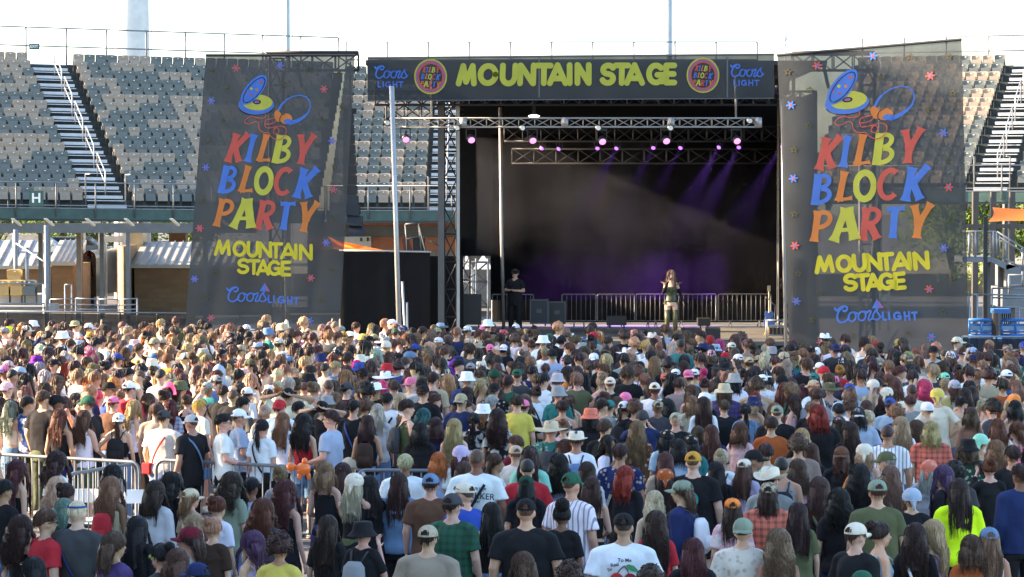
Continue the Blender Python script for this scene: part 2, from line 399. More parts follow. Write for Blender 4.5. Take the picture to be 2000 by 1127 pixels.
b = MB(); b.box((XP(150, 118), 118, 0), (XP(158, 118), 118.5, ZP(457, 118))); b.build('pier', mat('dark brown pier', (.12, .085, .06), .8), None, label='dark brown pier between the two block buildings at the left', cat='pier', loc=(XP(154, 118), 118, 0))
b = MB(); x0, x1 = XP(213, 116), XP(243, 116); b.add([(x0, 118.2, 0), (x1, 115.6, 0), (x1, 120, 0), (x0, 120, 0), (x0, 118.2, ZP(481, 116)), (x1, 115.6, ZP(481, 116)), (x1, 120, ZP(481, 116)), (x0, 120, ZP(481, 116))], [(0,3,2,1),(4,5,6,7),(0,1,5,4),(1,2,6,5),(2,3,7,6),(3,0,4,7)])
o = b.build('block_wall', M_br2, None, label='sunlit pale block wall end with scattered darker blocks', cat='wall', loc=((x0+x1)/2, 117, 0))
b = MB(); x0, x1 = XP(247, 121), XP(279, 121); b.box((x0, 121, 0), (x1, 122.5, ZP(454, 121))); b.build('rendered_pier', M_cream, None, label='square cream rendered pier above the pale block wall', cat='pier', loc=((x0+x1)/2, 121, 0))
# coach rear
x0, x1 = XP(160, 124), XP(187, 124); zt, zb = ZP(489, 124), ZP(556, 124)
t = thing('coach', 'dark coach seen from behind between the block buildings at the left', 'bus', ((x0+x1)/2, 124, 0))
b = MB(); r_ = .35; n = 6
prof = [(x0, .45), (x1, .45)] + [(x1 - r_ + r_*math.cos(a*math.pi/2/n), zt - r_ + r_*math.sin(a*math.pi/2/n)) for a in range(n+1)] + [(x0 + r_ - r_*math.sin(a*math.pi/2/n), zt - r_ + r_*math.cos(a*math.pi/2/n)) for a in range(n+1)]
k = len(prof); b.add([(p[0], 124, p[1]) for p in prof] + [(p[0], 133, p[1]) for p in prof], [tuple(range(k)), tuple(range(2*k-1, k-1, -1))] + [(i, i+k, (i+1) % k + k, (i+1) % k) for i in range(k)])
b.build('body', mat('black coach paint', (.015, .014, .015), .2), t)
b = MB(); b.box((x0+.25, 123.97, zt-1.3), (x1-.2, 123.995, zt-.35)); b.build('rear_window', mat('dark glass', (.01, .01, .012), .08), t)
b = MB(); b.box((x0+.2, 123.98, zt-.24), (x0+.45, 123.996, zt-.17)); b.box((x1-.45, 123.98, zt-.24), (x1-.2, 123.996, zt-.17)); b.build('tail_light', mat('red lamp', (.5, .02, .02), .4), t)
for s_ in (.3, 2.1):
    b = MB(); b.tube([(x0+s_-.15, 124.8, .45), (x0+s_+.15, 124.8, .45)], .45, 14); b.build('wheel', M_blackpl, t)

# beam and columns under the left walkway
D = 108
t = thing('steel_frame', 'grey steel beam on columns beneath the left grandstand walkway', 'steel frame', (XP(150, D), D, 0))
b = MB(); b.box((XP(-60, D), D, ZP(455, D)), (XP(500, D), D+.35, ZP(436, D))); b.build('beam', M_grayst, t)
for px, D2, w_, m_ in ((93, 108, 7, M_grayst), (249, 108, 7, M_grayst), (153, 112, 9, mat('brown steel', (.17, .14, .11), .6)), (198, 112, 8, M_grayst), (78, 115, 8, M_grayst), (400, 108, 9, M_grayst)):
    x0, x1 = XP(px-w_/2, D2), XP(px+w_/2, D2); b = MB(); b.box((x0, D2+.02, 0), (x1, D2+.24, ZP(455, D2)-.002)); b.build('column', m_, t)
for px in (-40, 26, 90, 170, 246, 335, 430):
    b = MB(); x0 = XP(px, D); z0 = ZP(426, D)
    b.add([(x0-.04, 107.7, z0+.0), (x0+.08, 107.7, z0+.0), (x0+.33, 107.95, z0-.25), (x0+.24, 107.95, z0-.25), (x0-.04, 107.7, z0-.05), (x0+.08, 107.7, z0-.05), (x0+.33, 107.95, z0-.31), (x0+.24, 107.95, z0-.31)],
          [(0,1,2,3),(4,7,6,5),(0,4,5,1),(2,6,7,3),(0,3,7,4),(1,5,6,2)])
    b.build('bracket', M_cream, t)
# white boards / signs seen between columns
for px0, px1, y0, y1 in ((15, 90, 458, 470), (202, 243, 461, 473), (160, 195, 430, 437), (228, 276, 427, 432)):
    D = 126; q = P((px0+px1)/2, y1, D)
    b = MB(); b.box((XP(px0, D), D, ZP(y1, D)), (XP(px1, D), D+.15, ZP(y0, D)));
    for xx in (XP(px0+3, D), XP(px1-3, D)): b.bar((xx, D+.25, 0), (xx, D+.25, ZP(y0, D)), .08)
    b.build('white_barrier_board', M_white, None, label={15: 'long white board low behind the far left building', 202: 'white board behind the pale block wall', 160: 'small high white board over the coach', 228: 'small high cream board near the thick mast'}[px0], cat='board', loc=(q.x, D, 0))
# parked vehicles beyond
def car(px, py, D, col, label):
    q = P(px, py, D); x, z = q.x, 0.
    zb = q.z - 1.45
    t = thing('parked_car', label, 'car', (x, D, zb), 'cars parked beyond the block buildings')
    b = MB(); L_ = [(-2.2, .35), (-2.25, .8), (-1.5, .95), (-.9, 1.42), (.9, 1.42), (1.6, .95), (2.2, .85), (2.25, .35)]
    k = len(L_); b.add([(x+p[0], D-.85, zb+p[1]) for p in L_] + [(x+p[0], D+.85, zb+p[1]) for p in L_], [tuple(range(k-1, -1, -1)), tuple(range(k, 2*k))] + [(i, (i+1) % k, (i+1) % k + k, i+k) for i in range(k)])
    b.build('body', mat('car paint ' + label[:9], col, .25), t)
    b = MB(); b.add([(x-1.35, D-.87, zb+.97), (x-.85, D-.87, zb+1.36), (x+.85, D-.87, zb+1.36), (x+1.4, D-.87, zb+.97)], [(3, 2, 1, 0)]); b.build('window', MATS['dark glass'], t)
    for s_ in (-1.35, 1.35):
        b = MB(); b.tube([(x+s_, D-.9, zb+.33), (x+s_, D-.65, zb+.33)], .33, 14); b.build('wheel', M_blackpl, t)
    return zb
zc = car(300, 470, 150, (.03, .035, .045), 'dark parked car beyond the ribbed roof building')
car(60, 462, 150, (.55, .56, .58), 'white parked car beyond the far left building')
car(139, 461, 152, (.10, .10, .11), 'grey parked car behind the brown pier')
b = MB(); b.box((-45, 138, 0), (60, 175, ZP(470, 150) - 1.45)); b.build('embankment', mat('dry earth', (.22, .19, .13), .95, var=.3), kind='structure')

# lower stand stub with its own seats
D = 79; x0 = XP(-90, D); x1 = XP(66, D); zf = ZP(597, D)
t = thing('lower_stand', 'small lower seating platform with grey rails at the far left', 'seating platform', ((x0+x1)/2, D, 0))
b = MB(); b.box((x0, D, zf-.25), (x1+.3, D+2.4, zf-.02)); b.box((x0, D+1.0, zf-.02), (x1, D+2.4, zf+.28)); b.build('platform', M_conc, t)
b = MB(); xr = XP(91, D)
b.tube([(x0, D-.1, zf+.62), (xr, D-.1, zf+.62)], .022, 6); b.tube([(x0, D-.1, zf+.06), (xr, D-.1, zf+.06)], .03, 6); b.tube([(x0, D-.1, zf-.06), (xr, D-.1, zf-.06)], .03, 6)
b.tube([(xr, D-.1, 0), (xr, D-.1, ZP(440, D))], .06, 8)
b.tube([(XP(86, D), D, 0), (XP(86, D), D, zf+.62)], .06, 8); b.tube([(XP(26, D), D+2.2, zf), (XP(26, D), D+2.2, ZP(486, D))], .05, 8)
b.tube([(XP(3, D), D+2.2, zf), (XP(3, D), D+2.2, ZP(450, D))], .06, 8)
b.tube([(XP(3, D), D+2.2, ZP(477, D)), (XP(92, D), D, ZP(515, D))], .03, 6)
b.build('rail', M_steel, t, True)
for px, py, ci, lab in ((2, 590, 2, 'yellow folding seat at the very left edge'), (31, 590, 2, 'yellow folding seat in the middle of the lower left row'), (54, 590, 0, 'grey folding seat at the right end of the lower left row'), (14, 575, 2, 'yellow folding seat in the upper row of the lower stand')):
    up = py < 580; o = bpy.data.objects.new('stadium_seat', SM[ci]); COL.objects.link(o); o.scale = (.95, 1, .85)
    o.location = (XP(px, D+.5), D + (1.7 if up else .75), zf + (.28 if up else 0)); tag(o, lab, 'seat', 'folding seats on the lower stand')

# perimeter fences with black screen
M_screen = scrim('black privacy mesh', (.022, .021, .020), .07, .02)
def pfence(label, px0, y0, px1, y1, D0, D1):
    a, c = P(px0, y0, D0), P(px1, y1, D1); t = thing('perimeter_fence', label, 'fence', ((a.x+c.x)/2, (a.y+c.y)/2, 0), 'screened perimeter fences')
    b = MB(); b.tube([a, c], .025, 6); n = 6
    for k in range(n + 1): q = a.lerp(c, k/n); b.tube([(q.x, q.y+.03, 0), (q.x, q.y+.03, q.z)], .025, 6)
    b.build('frame', M_steel, t, True)
    b = MB(); N = 80; vs = []
    for k in range(N + 1):
        q = a.lerp(c, k/N); wv = .03 * math.sin(k * 1.7) + .02 * math.sin(k * .63)
        vs += [(q.x, q.y - .05 - abs(wv), q.z - .04), (q.x, q.y - .05 + wv, .02)]
    b.add(vs, [(2*k, 2*k+1, 2*k+3, 2*k+2) for k in range(N)]); b.build('screen', M_screen, t, True)
pfence('black screened fence left of the left banner', -60, 607, 380, 612, 73, 73.5)
pfence('black screened fence right of the right banner', 1880, 657, 2080, 659, 66, 66)

# pipe handrails on the concourse
def pipe_rail(label, pts, hs, D, m_=M_steel):
    q = P(pts[0][0], pts[0][1], D); t = MB()
    for (xa, ya), (xb, yb) in zip(pts[:-1], pts[1:]):
        for h in hs:
            p0, p1 = P(xa, ya, D), P(xb, yb, D); t.tube([p0 - Vector((0, 0, h)), p1 - Vector((0, 0, h))], .025, 6)
    for xa, ya in pts: p0 = P(xa, ya, D); t.tube([p0, (p0.x, p0.y, max(0, p0.z - 1.6))], .028, 6)
    return t.build('handrail', m_, None, True, label=label, cat='handrail', loc=(q.x, D, 0))
pipe_rail('low pipe handrail in front of the block buildings', [(98, 585), (148, 583), (192, 584), (232, 585), (268, 583)], (0, .2, .36), 96)
pipe_rail('short pale pipe rail with a bent top at the left doorway', [(127, 556), (140, 556)], (0,), 98)

# ---------------------------------------------------------------- trees behind
M_bark = mat('bark', (.13, .10, .075), .9, bump=.5)
def leafm(name, c):
    m_ = mat(name, c, .6, var=.45, vs=1.4); n = m_.node_tree; b_ = n.nodes['Principled BSDF']; out = n.nodes['Material Output']
    tl = n.nodes.new('ShaderNodeBsdfTranslucent'); tl.inputs[0].default_value = (c[0]*2.2, c[1]*2.2, c[2]*.9, 1); mx = n.nodes.new('ShaderNodeMixShader'); mx.inputs[0].default_value = .45
    n.links.new(b_.outputs[0], mx.inputs[1]); n.links.new(tl.outputs[0], mx.inputs[2]); n.links.new(mx.outputs[0], out.inputs[0]); return m_
M_lf = [leafm('spring leaves', (.12, .17, .03)), leafm('dark leaves', (.05, .09, .025))]
def tree(x, y, h, rad, mi, label, seed, nl=3800, open_=.0):
    rr = random.Random(seed); t = thing('tree', label, 'tree', (x, y, 0), 'trees beyond the stadium')
    b = MB(); b.tube([(x, y, 0), (x+.1, y, h*.3), (x-.1, y, h*.6)], [.22, .16, .08], 8); tips = []
    for k in range(16):
        a = rr.uniform(0, 6.28); z0 = h * rr.uniform(.15, .5); p1 = Vector((x + math.cos(a)*rad*rr.uniform(.4, .9), y + math.sin(a)*rad*rr.uniform(.4, .9), z0 + h*rr.uniform(.08, .4)))
        mid = Vector((x, y, z0)).lerp(p1, .5) + Vector((0, 0, .3)); b.tube([(x, y, z0), mid, p1], [.08, .05, .02], 5); tips += [p1, mid]
    b.build('trunk', M_bark, t, True)
    b = MB()
    cl = [(q, rr.uniform(.5, 1.1)) for q in tips] + [(Vector((x + rr.uniform(-rad, rad)*.9, y + rr.uniform(-rad, rad)*.9, h*rr.uniform(.12, 1))), rr.uniform(.5, 1.2)) for _ in range(22)]
    vs, fs = [], []
    for k in range(nl):
        c, r_ = cl[rr.randrange(len(cl))]
        p = c + Vector((rr.gauss(0, r_*.5), rr.gauss(0, r_*.5), rr.gauss(0, r_*.4))); u = Vector((rr.gauss(0, 1), rr.gauss(0, 1), rr.gauss(0, 1))).normalized(); v_ = u.orthogonal().normalized(); s_ = rr.uniform(.06, .13)
        i = len(vs); vs += [p + u*s_, p + v_*s_*.6, p - u*s_, p - v_*s_*.6]; fs.append((i, i+1, i+2, i+3))
    b.add(vs, fs); b.build('crown', M_lf[mi], t)
for i, (px, D, h, rad, mi, lab) in enumerate(((-10, 158, 9, 3.4, 1, 'dark leafy tree beyond the far left building'), (120, 160, 8, 3.2, 0, 'bright green tree seen above the brown pier'), (190, 157, 8, 2.8, 1, 'leafy tree seen above the coach'), (300, 160, 9, 3.2, 1, 'green tree above the dark parked car'), (380, 156, 8, 3, 0, 'green tree just left of the left banner'), (1860, 138, 8, 2.6, 0, 'yellow green tree behind the right banner edge'), (1905, 140, 9, 2.6, 0, 'yellow green tree behind the first dark column at the right'), (1950, 137, 9, 2.6, 0, 'bright spring tree behind the orange shade sail'), (2005, 139, 9, 2.8, 0, 'yellow green tree at the right edge'))):
    tree(XP(px, D), D, h, rad, mi, lab, i, 5200)

# ---------------------------------------------------------------- right side structures
D = 100; M_dkcol = mat('dark bronze column', (.05, .045, .04), .6)
t = thing('column_row', 'dark bronze columns and crossbeam beneath the right grandstand', 'steel frame', (XP(1940, D), D, 0))
for px, w_ in ((1909, 11), (1944, 10), (1981, 10)):
    b = MB(); b.box((XP(px-w_/2, D), D+.3, 0), (XP(px+w_/2, D), D+.6, 5.0)); b.build('column', M_dkcol, t)
b = MB(); b.box((XP(1880, D), D+.31, ZP(446, D)), (XP(2060, D), D+.59, ZP(438, D))); b.build('crossbeam', M_dkcol, t)
b = MB(); b.add([(XP(1917, D), D+.4, ZP(424, D)), (XP(1929, D), D+.4, ZP(392, D)), (XP(1933, D), D+.4, ZP(392, D)), (XP(1921, D), D+.4, ZP(424, D))], [(3, 2, 1, 0)]); b.build('brace', M_dkcol, t)
D = 86; b = MB(); x = XP(1925, D); b.bar((x, D, 0), (x, D, ZP(424, D)), .12); b.build('post', M_dark, None, label='short black post in front of the dark bronze columns', cat='post', loc=(x, D, 0))
M_sail = mat('orange shade cloth', (.85, .20, .03), .7, spec=.2, var=.08)
_n = M_sail.node_tree; _tl = _n.nodes.new('ShaderNodeBsdfTranslucent'); _tl.inputs[0].default_value = (.95, .25, .03, 1); _mx = _n.nodes.new('ShaderNodeMixShader'); _mx.inputs[0].default_value = .45
_n.links.new(_n.nodes['Principled BSDF'].outputs[0], _mx.inputs[1]); _n.links.new(_tl.outputs[0], _mx.inputs[2]); _n.links.new(_mx.outputs[0], _n.nodes['Material Output'].inputs[0])
def sail(label, corners, sag=.25):
    q = corners[0]; b = MB(); N = 12; vs = []
    for i in range(N+1):
        for j in range(N+1):
            u, v = i/N, j/N; p = corners[0]*(1-u)*(1-v) + corners[1]*u*(1-v) + corners[2]*u*v + corners[3]*(1-u)*v
            cen = (corners[0]+corners[1]+corners[2]+corners[3]) / 4; pin = 4*u*(1-u) if (j in (0, N)) else 4*v*(1-v) if i in (0, N) else 0
            e = .12 * (4*u*(1-u)*(abs(2*v-1)**2) + 4*v*(1-v)*(abs(2*u-1)**2)); p = p.lerp(cen, e); p.z -= sag * 16*u*(1-u)*v*(1-v) * .4
            vs.append(p)
    b.add(vs, [(i*(N+1)+j, (i+1)*(N+1)+j, (i+1)*(N+1)+j+1, i*(N+1)+j+1) for i in range(N) for j in range(N)])
    return b.build('shade_sail', M_sail, None, True, label=label, cat='shade sail', loc=q)
sail('orange shade sail stretched at the right edge', [P(1938, 405, 92), P(2040, 408, 94), P(2040, 432, 89), P(1930, 433, 89)])
sail('orange shade sail beside the left banner', [P(640, 462, 96), P(660, 470, 92), P(748, 488, 92), P(650, 487, 90)])
# stair and landing on the right
D = 88
t = thing('access_stair', 'grey steel stair and landing with mesh rails at the right', 'stair', (XP(1960, D), D, 0))
b = MB(); b.box((XP(1880, D), D, ZP(512, D)), (XP(1937, D), D+1.6, ZP(501, D)))
b.add([P(1937, 501, D), P(1985, 521, D), P(1965, 527, D), P(1937, 512, D), P(1937, 501, D+1.5), P(1985, 521, D+1.5), P(1965, 527, D+1.5), P(1937, 512, D+1.5)], [(3,2,1,0),(4,5,6,7),(0,1,5,4),(2,3,7,6),(0,4,7,3),(1,2,6,5)])
b.box((XP(1966, D), D, ZP(560, D)), (XP(2040, D), D+2, ZP(517, D))); b.box((XP(1960, D), D+.1, ZP(600, D)), (XP(2040, D), D+2.2, ZP(562, D)))
b.build('landing', mat('landing steel', (.17, .19, .21), .5, .3), t)
b = MB()
for y in (452, 493): b.tube([P(1880, y, D), P(1945, y, D)], .03, 6)
for x in (1893, 1905, 1940, 1946): b.tube([P(x, 452, D), P(x, 501, D)], .04, 6)
for dy in (0, 8): b.tube([P(1947, 452+dy, D), P(2010, 492+dy, D)], .03, 6)
b.tube([P(1948, 497, D), P(1990, 520, D)], .03, 6)
for x, y in ((1952, 456), (1964, 463), (1997, 484)): b.tube([P(x, y, D), P(x, y+44, D)], .03, 6)
b.build('handrail', M_steel, t, True)
b = MB()
for y in (537, 556): b.tube([P(1970, y, D-1), P(2040, y, D-1)], .03, 6)
b.tube([P(1971, 537, D-1), P(1971, 575, D-1)], .04, 6); b.tube([P(1997, 530, D-1), P(1997, 560, D-1)], .03, 6)
b.build('guard_rail', M_steel, t, True)
b = MB()
for k in range(26): x = 1882 + k*2.4; b.tube([P(x, 453, D+.02), P(x, 493, D+.02)], .006, 4)
for k in range(12): y = 454 + k*3.4; b.tube([P(1882, y, D+.03), P(1944, y, D+.03)], .006, 4)
b.build('mesh_infill', M_steel, t)
b = MB()
for x in (1937, 1962, 1985): b.box((XP(x-4, D), D+.5, 0), (XP(x+4, D), D+.8, ZP(512, D)))
b.build('leg', M_grayst, t)
pipe_rail('pale pipe barrier with mesh panel in front of the stair', [(1938, 600), (1990, 600)], (0,), 80)
pipe_rail('upper pale pipe barrier in front of the right stair', [(1938, 563), (2010, 563), (2040, 563)], (0, .27), 80)
pipe_rail('wide pale pipe barrier behind the blue lifts', [(1893, 576), (1908, 575), (2040, 577)], (0,), 78)
M_blue = mat('blue machine paint', (.02, .12, .38), .35)
def lift(label, px0, px1, D, py0=625, py1=658):
    t = thing('scissor_lift', label, 'lift platform', (XP((px0+px1)/2, D), D, 0), 'blue lift platforms behind the right fence')
    b = MB()
    for y in (py0, py0+9, py0+23, py1-3): b.tube([P(px0, y, D), P(px1, y, D)], .05 if y in (py0, py1-3) else .03, 6)
    for x in (px0+1, (px0+px1)/2, px1-1): b.tube([P(x, py0, D), P(x, py1, D)], .035, 6)
    b.build('guard_rail', M_blue, t, True)
    b = MB(); b.box((XP(px0, D), D, ZP(py0+20, D)), (XP(px1, D), D+.06, ZP(py0+10, D))); b.build('side_panel', mat('pale blue panel', (.16, .28, .42), .5), t)
    b = MB(); b.box((XP(px0+3, D), D, .3), (XP(px1-3, D), D+1.2, ZP(py1, D)-.02)); b.build('chassis', M_blue, t)
    for x in (px0+8, px1-8):
        b = MB(); b.tube([(XP(x, D), D-.05, .25), (XP(x, D), D+.2, .25)], .25, 12); b.build('wheel', M_blackpl, t)
    return t
lift('blue lift platform nearest the right banner', 1892, 1942, 71)
t = lift('blue lift platform with a black control mast at the right edge', 1956, 2012, 71)
b = MB(); b.tube([P(1944, 606, 71), P(1944, 656, 71)], .09, 8); b.build('mast', M_blackpl, t)
b = MB(); b.box((XP(1941, 71), 70.9, ZP(612, 71)), (XP(1974, 71), 71.4, ZP(603, 71))); b.build('hood', M_blue, t)
for k in range(5): 
    b = MB(); x = 1958 + k*4; b.tube([P(x, 612, 71), P(x, 634, 71)], .02, 5); b.build('lever', M_blackpl, t)
# orange and pale facade bands seen left of the stage
D = 119
t = thing('concourse_wall', 'concourse wall with orange and pale bands left of the stage', 'building', (XP(790, D), D, 0))
for k, (y0, y1, c, d) in enumerate(((433, 440, (.55, .17, .07), 0), (440, 463, (.20, .21, .215), .1), (463, 489, (.50, .20, .11), 0.02), (489, 602, (.25, .22, .2), .1))):
    b = MB(); b.box((XP(600, D), D+d, ZP(y1, D)), (XP(1560, D), D+.6, ZP(y0, D)-.003)); b.build('wall_band', mat('wall band ' + str(k), c, .7), t)
b = MB(); b.box((XP(640, D), D-.3, ZP(486, D)), (XP(725, D), D-.02, ZP(462, D))); b.build('white_panel', M_white, t)
for x in (704, 717): 
    b = MB(); b.box((XP(x, D), D-.34, ZP(471, D)), (XP(x+4, D), D-.305, ZP(464, D))); b.build('window', MATS['dark glass'], t)
# added shade blocker, unseen at the left, shaped to throw the long shade
t = thing('added_shade_blocker', 'tall added shade blocker out of frame at the left, shading the near crowd', 'grandstand', (-27, 35, 0))
b = MB()
XW = -24.0; tn = math.tan(R(SUN_EL)); 
def shade_h(x, y): # height at the blocker edge of the ray that reaches head level at (x,y)
    return 1.55 + (x - XW) / math.sin(R(SUN_AZ)) * tn
pts = [(34.5, -3.1), (38, -1.6), (50, .0), (58, 1.0), (66, 1.6), (70, 2.2)]; sh = 1/math.tan(R(SUN_AZ))
lo = [(XW, y + (x - XW) * sh, shade_h(x, y)) for y, x in pts]
top = 22.0; n = len(lo)
vs = [q for q in lo] + [(XW, q[1], top) for q in lo] + [(XW-3.5, q[1], q[2]+.02) for q in lo] + [(XW-3.5, q[1], top) for q in lo]
fs = []
for i in range(n-1): fs += [(i, n+i, n+i+1, i+1), (2*n+i, 2*n+i+1, 3*n+i+1, 3*n+i), (i, i+1, 2*n+i+1, 2*n+i), (n+i, 3*n+i, 3*n+i+1, n+i+1)]
fs += [(0, 2*n, 3*n, n), (n-1, 2*n-1, 4*n-1, 3*n-1)]
b.add(vs, fs); b.build('roof', M_grayst, t)  # raised slab of the blocker, lower edge cut to the wanted shade line
b = MB(); b.box((XW-3.5, -30, 0), (XW, lo[0][1], top)); b.build('wall', M_conc, t)  # solid part of the blocker, added to shade the nearest crowd
b = MB()
for q in lo[1::2]: b.box((XW-3.4, q[1]-.15, 0), (XW-3.1, q[1]+.15, q[2]+.01))
b.build('column', M_grayst, t)  # posts added to carry the raised slab
# ---------------------------------------------------------------- stage
def lattice(b, p0, p1, size, bay, r=.025, mi=0, n=6, up=Vector((0, 0, 1))):
    """box truss between p0 and p1"""
    p0, p1 = Vector(p0), Vector(p1); t = (p1 - p0); L = t.length; t.normalize()
    if abs(t.dot(up)) > .9: up = Vector((0, 1, 0))
    a = t.cross(up).normalized(); c = a.cross(t).normalized(); h = size / 2
    cs = [a*h + c*h, a*h - c*h, -a*h - c*h, -a*h + c*h]
    for q in cs: b.tube([p0 + q, p1 + q], r, n, mi)
    k = max(1, int(L / bay)); st = L / k
    for i in range(k + 1):
        o = p0 + t * (st * i)
        for j in range(4): b.tube([o + cs[j], o + cs[(j+1) % 4]], r*.6, 4, mi)
    for i in range(k):
        o, o2 = p0 + t * (st * i), p0 + t * (st * (i+1))
        for j in range(4):
            q, q2 = cs[j], cs[(j+1) % 4]
            if i % 2: q, q2 = q2, q
            b.tube([o + q, o2 + q2], r*.6, 4, mi)
DK = .95
M_deck = mat('stage deck ply', (.11, .105, .095), .75, var=.25, vs=2)
D = 74.6; t = thing('stage', 'outdoor concert stage deck with black skirt and a dark roof', 'stage', (2.5, 80, 0))
b = MB(); b.box((XP(700, 74.6), 74.6, DK-.12), (8.6, 87, DK)); b.build('deck', M_deck, t)
b = MB(); N = 160; vs = []
for k in range(N + 1):
    x = XP(690, 74.6) + (8.7 - XP(690, 74.6)) * k / N; y = 74.55 + .03*math.sin(k*1.3); vs += [(x, y, DK-.1), (x, y + .02, .02)]
b.add(vs, [(2*k, 2*k+1, 2*k+3, 2*k+2) for k in range(N)]); b.build('skirt', M_drape, t)
b = MB(); b.box((-3.9, 75.2, 8.3), (8.4, 87.5, 8.42)); b.build('roof', mat('dark roof vinyl', (.03, .03, .033), .6), t)
b = MB(); b.box((-1.0, 78.0, 7.93), (7.6, 79.6, 7.98)); b.build('roof_lining', mat('rust red roof lining', (.36, .10, .05), .7), t)
b = MB()
for x in (-1.6, 1.2, 4.0, 7.2): lattice(b, (x, 75.4, 7.75), (x, 87, 7.75), .4, .5, .03)
lattice(b, (-3.7, 76.1, 7.45), (8.2, 76.1, 7.45), .36, .42, .028)
lattice(b, (-3.7, 83.0, 7.3), (8.2, 83.0, 7.3), .4, .5, .03)
b.build('roof_truss', M_dark, t)
lamp = P(1043, 227, 80); b = MB(); b.ball(lamp, (.17, .17, .05), 14, 6); b.build('ceiling_lamp', mat('lit work lamp', (1, 1, .95), .5, emis=((1, .97, .9), .5)), t, True)
b = MB(); b.box((lamp.x-.05, 79.95, lamp.z+.04), (lamp.x+.05, 80.05, 8.3)); b.build('lamp_stem', M_dark, t)
# towers
def tower(label, px, D, size, z1, m_, bay=.6, r=.03):
    x = XP(px, D); b = MB(); lattice(b, (x, D, 0), (x, D, z1), size, bay, r); b.box((x-size*.6, D-size*.6, 0), (x+size*.6, D+size*.6, .06))
    return b.build('truss_tower', m_, None, label=label, cat='truss tower', loc=(x, D, 0))
tower('black truss tower at the left edge of the stage opening', 880, 77, .36, 8.3, M_dark, .7)
tower('black truss tower behind the left edge of the right banner', 1535, 78, .4, 8.3, M_dark, .7)
tower('black truss tower at the back left of the stage', 905, 86, .4, 8.3, M_dark, .7)
b = MB(); x = XP(861.5, 76.8); b.box((x-.085, 76.7, .0), (x+.085, 76.9, 8.28)); b.build('stage_column', mat('grey brown steel', (.10, .10, .10), .5, .3), None, label='square dark column left of the stage opening', cat='column', loc=(x, 76.8, 0))
b = MB(); x = XP(895, 76.4); b.box((x-.04, 76.36, 0), (x+.04, 76.44, 8.2)); b.build('stage_column', M_alu, None, label='thin silver upright at the left edge of the stage opening', cat='column', loc=(x, 76.4, 0))
a, c = P(765, 168, 70.5), P(783, 642, 70.5); c.z = 0.0; a2 = P(765, 168, 70.5)
b = MB(); b.tube([a2, (c.x, c.y, 0)], .062, 10); o = b.build('support_pole', M_alu, None, True, label='leaning bright aluminium pole in front of the left wing', cat='pole', loc=(c.x, c.y, 0))
b = MB(); b.tube([P(977, 210, 79.5), P(980, 470, 79.5), (XP(984, 79.5), 79.5, DK)], .05, 8); b.build('support_pole', mat('worn grey pole', (.33, .32, .30), .5, .5), None, True, label='slim grey pole standing upstage at the left of the backdrop', cat='pole', loc=(XP(984, 79.5), 79.5, DK))
b = MB(); b.tube([P(1528, 195, 74), P(1530, 420, 74), (XP(1537, 74), 74, 0)], .045, 8); b.build('support_pole', M_alu, None, True, label='bright pole at the right end of the stage beside the right banner', cat='pole', loc=(XP(1537, 74), 74, 0))
# backdrop and side masking
M_drape2 = mat('deep black backdrop cloth', (.007, .0065, .007), .95, spec=.02, bump=.3, bs=3)
def drape(label, x0, x1, D, z0, z1, m_=M_drape, amp=.06, name='backdrop', cat='drape', along='x', wl=1.9):
    b = MB(); N = int(abs(x1-x0)*9); vs = []
    for k in range(N+1):
        s_ = x0 + (x1-x0)*k/N; d = amp*(math.sin(s_*6.1)+.6*math.sin(s_*wl*5.3+1)+.4*math.sin(s_*17))
        for z in (z1, (z0+z1)/2, z0):
            f = 1 if z == z0 else .5 if z != z1 else .25
            vs.append((s_, D + d*f, z) if along == 'x' else (D + d*f, s_, z))
    b.add(vs, [(3*k+j, 3*k+j+1, 3*k+3+j+1, 3*k+3+j) for k in range(N) for j in range(2)])
    return b.build(name, m_, None, True, label=label, cat=cat, loc=((x0+x1)/2 if along == 'x' else D, D if along == 'x' else (x0+x1)/2, z0))
drape('large black backdrop hanging across the back of the stage', XP(958, 84), XP(1570, 84), 84, ZP(586, 84), 7.6, M_drape2, amp=.012)
drape('narrow black drape ending in a ragged hem above the left gap', XP(897, 83.6), XP(962, 83.6), 83.6, ZP(500, 83.6), 7.6, amp=.02)
drape('black drape closing the right side of the stage', 75.5, 84, XP(1560, 80), DK, 7.6, along='y')
drape('added low black drape shading the left side of the stage', 77.6, 84, XP(897, 80), DK, 3.6, along='y')  # added to keep the low sun off the stage hand and rear deck
drape('added low black drape darkening the ground behind the stage barriers', XP(962, 86.6), XP(1600, 86.6), 86.6, .02, 2.1)  # added sheet that keeps the gap under the backdrop dark
drape('black scrim high above the stage front', XP(905, 81.6), XP(1570, 81.6), 81.6, ZP(262, 81.6), 7.7, amp=.01)
drape('black curtain masking the left wing of the stage', XP(664, 76.6), XP(840, 76.6), 76.6, 0.02, ZP(490, 76.6), amp=.05, name='wing_curtain', cat='curtain')
drape('black curtain covering the stacked gear left of the deck', XP(838, 77.6), XP(905, 77.6), 77.6, .02, ZP(500, 77.6), amp=.04, name='wing_curtain', cat='curtain')
b = MB(); b.tube([P(662, 489, 76.6), P(842, 492, 76.6)], .03, 6); b.build('curtain_rail', M_alu, None, True, label='pale rail along the top of the left wing curtain', cat='rail', loc=P(750, 490, 76.6))
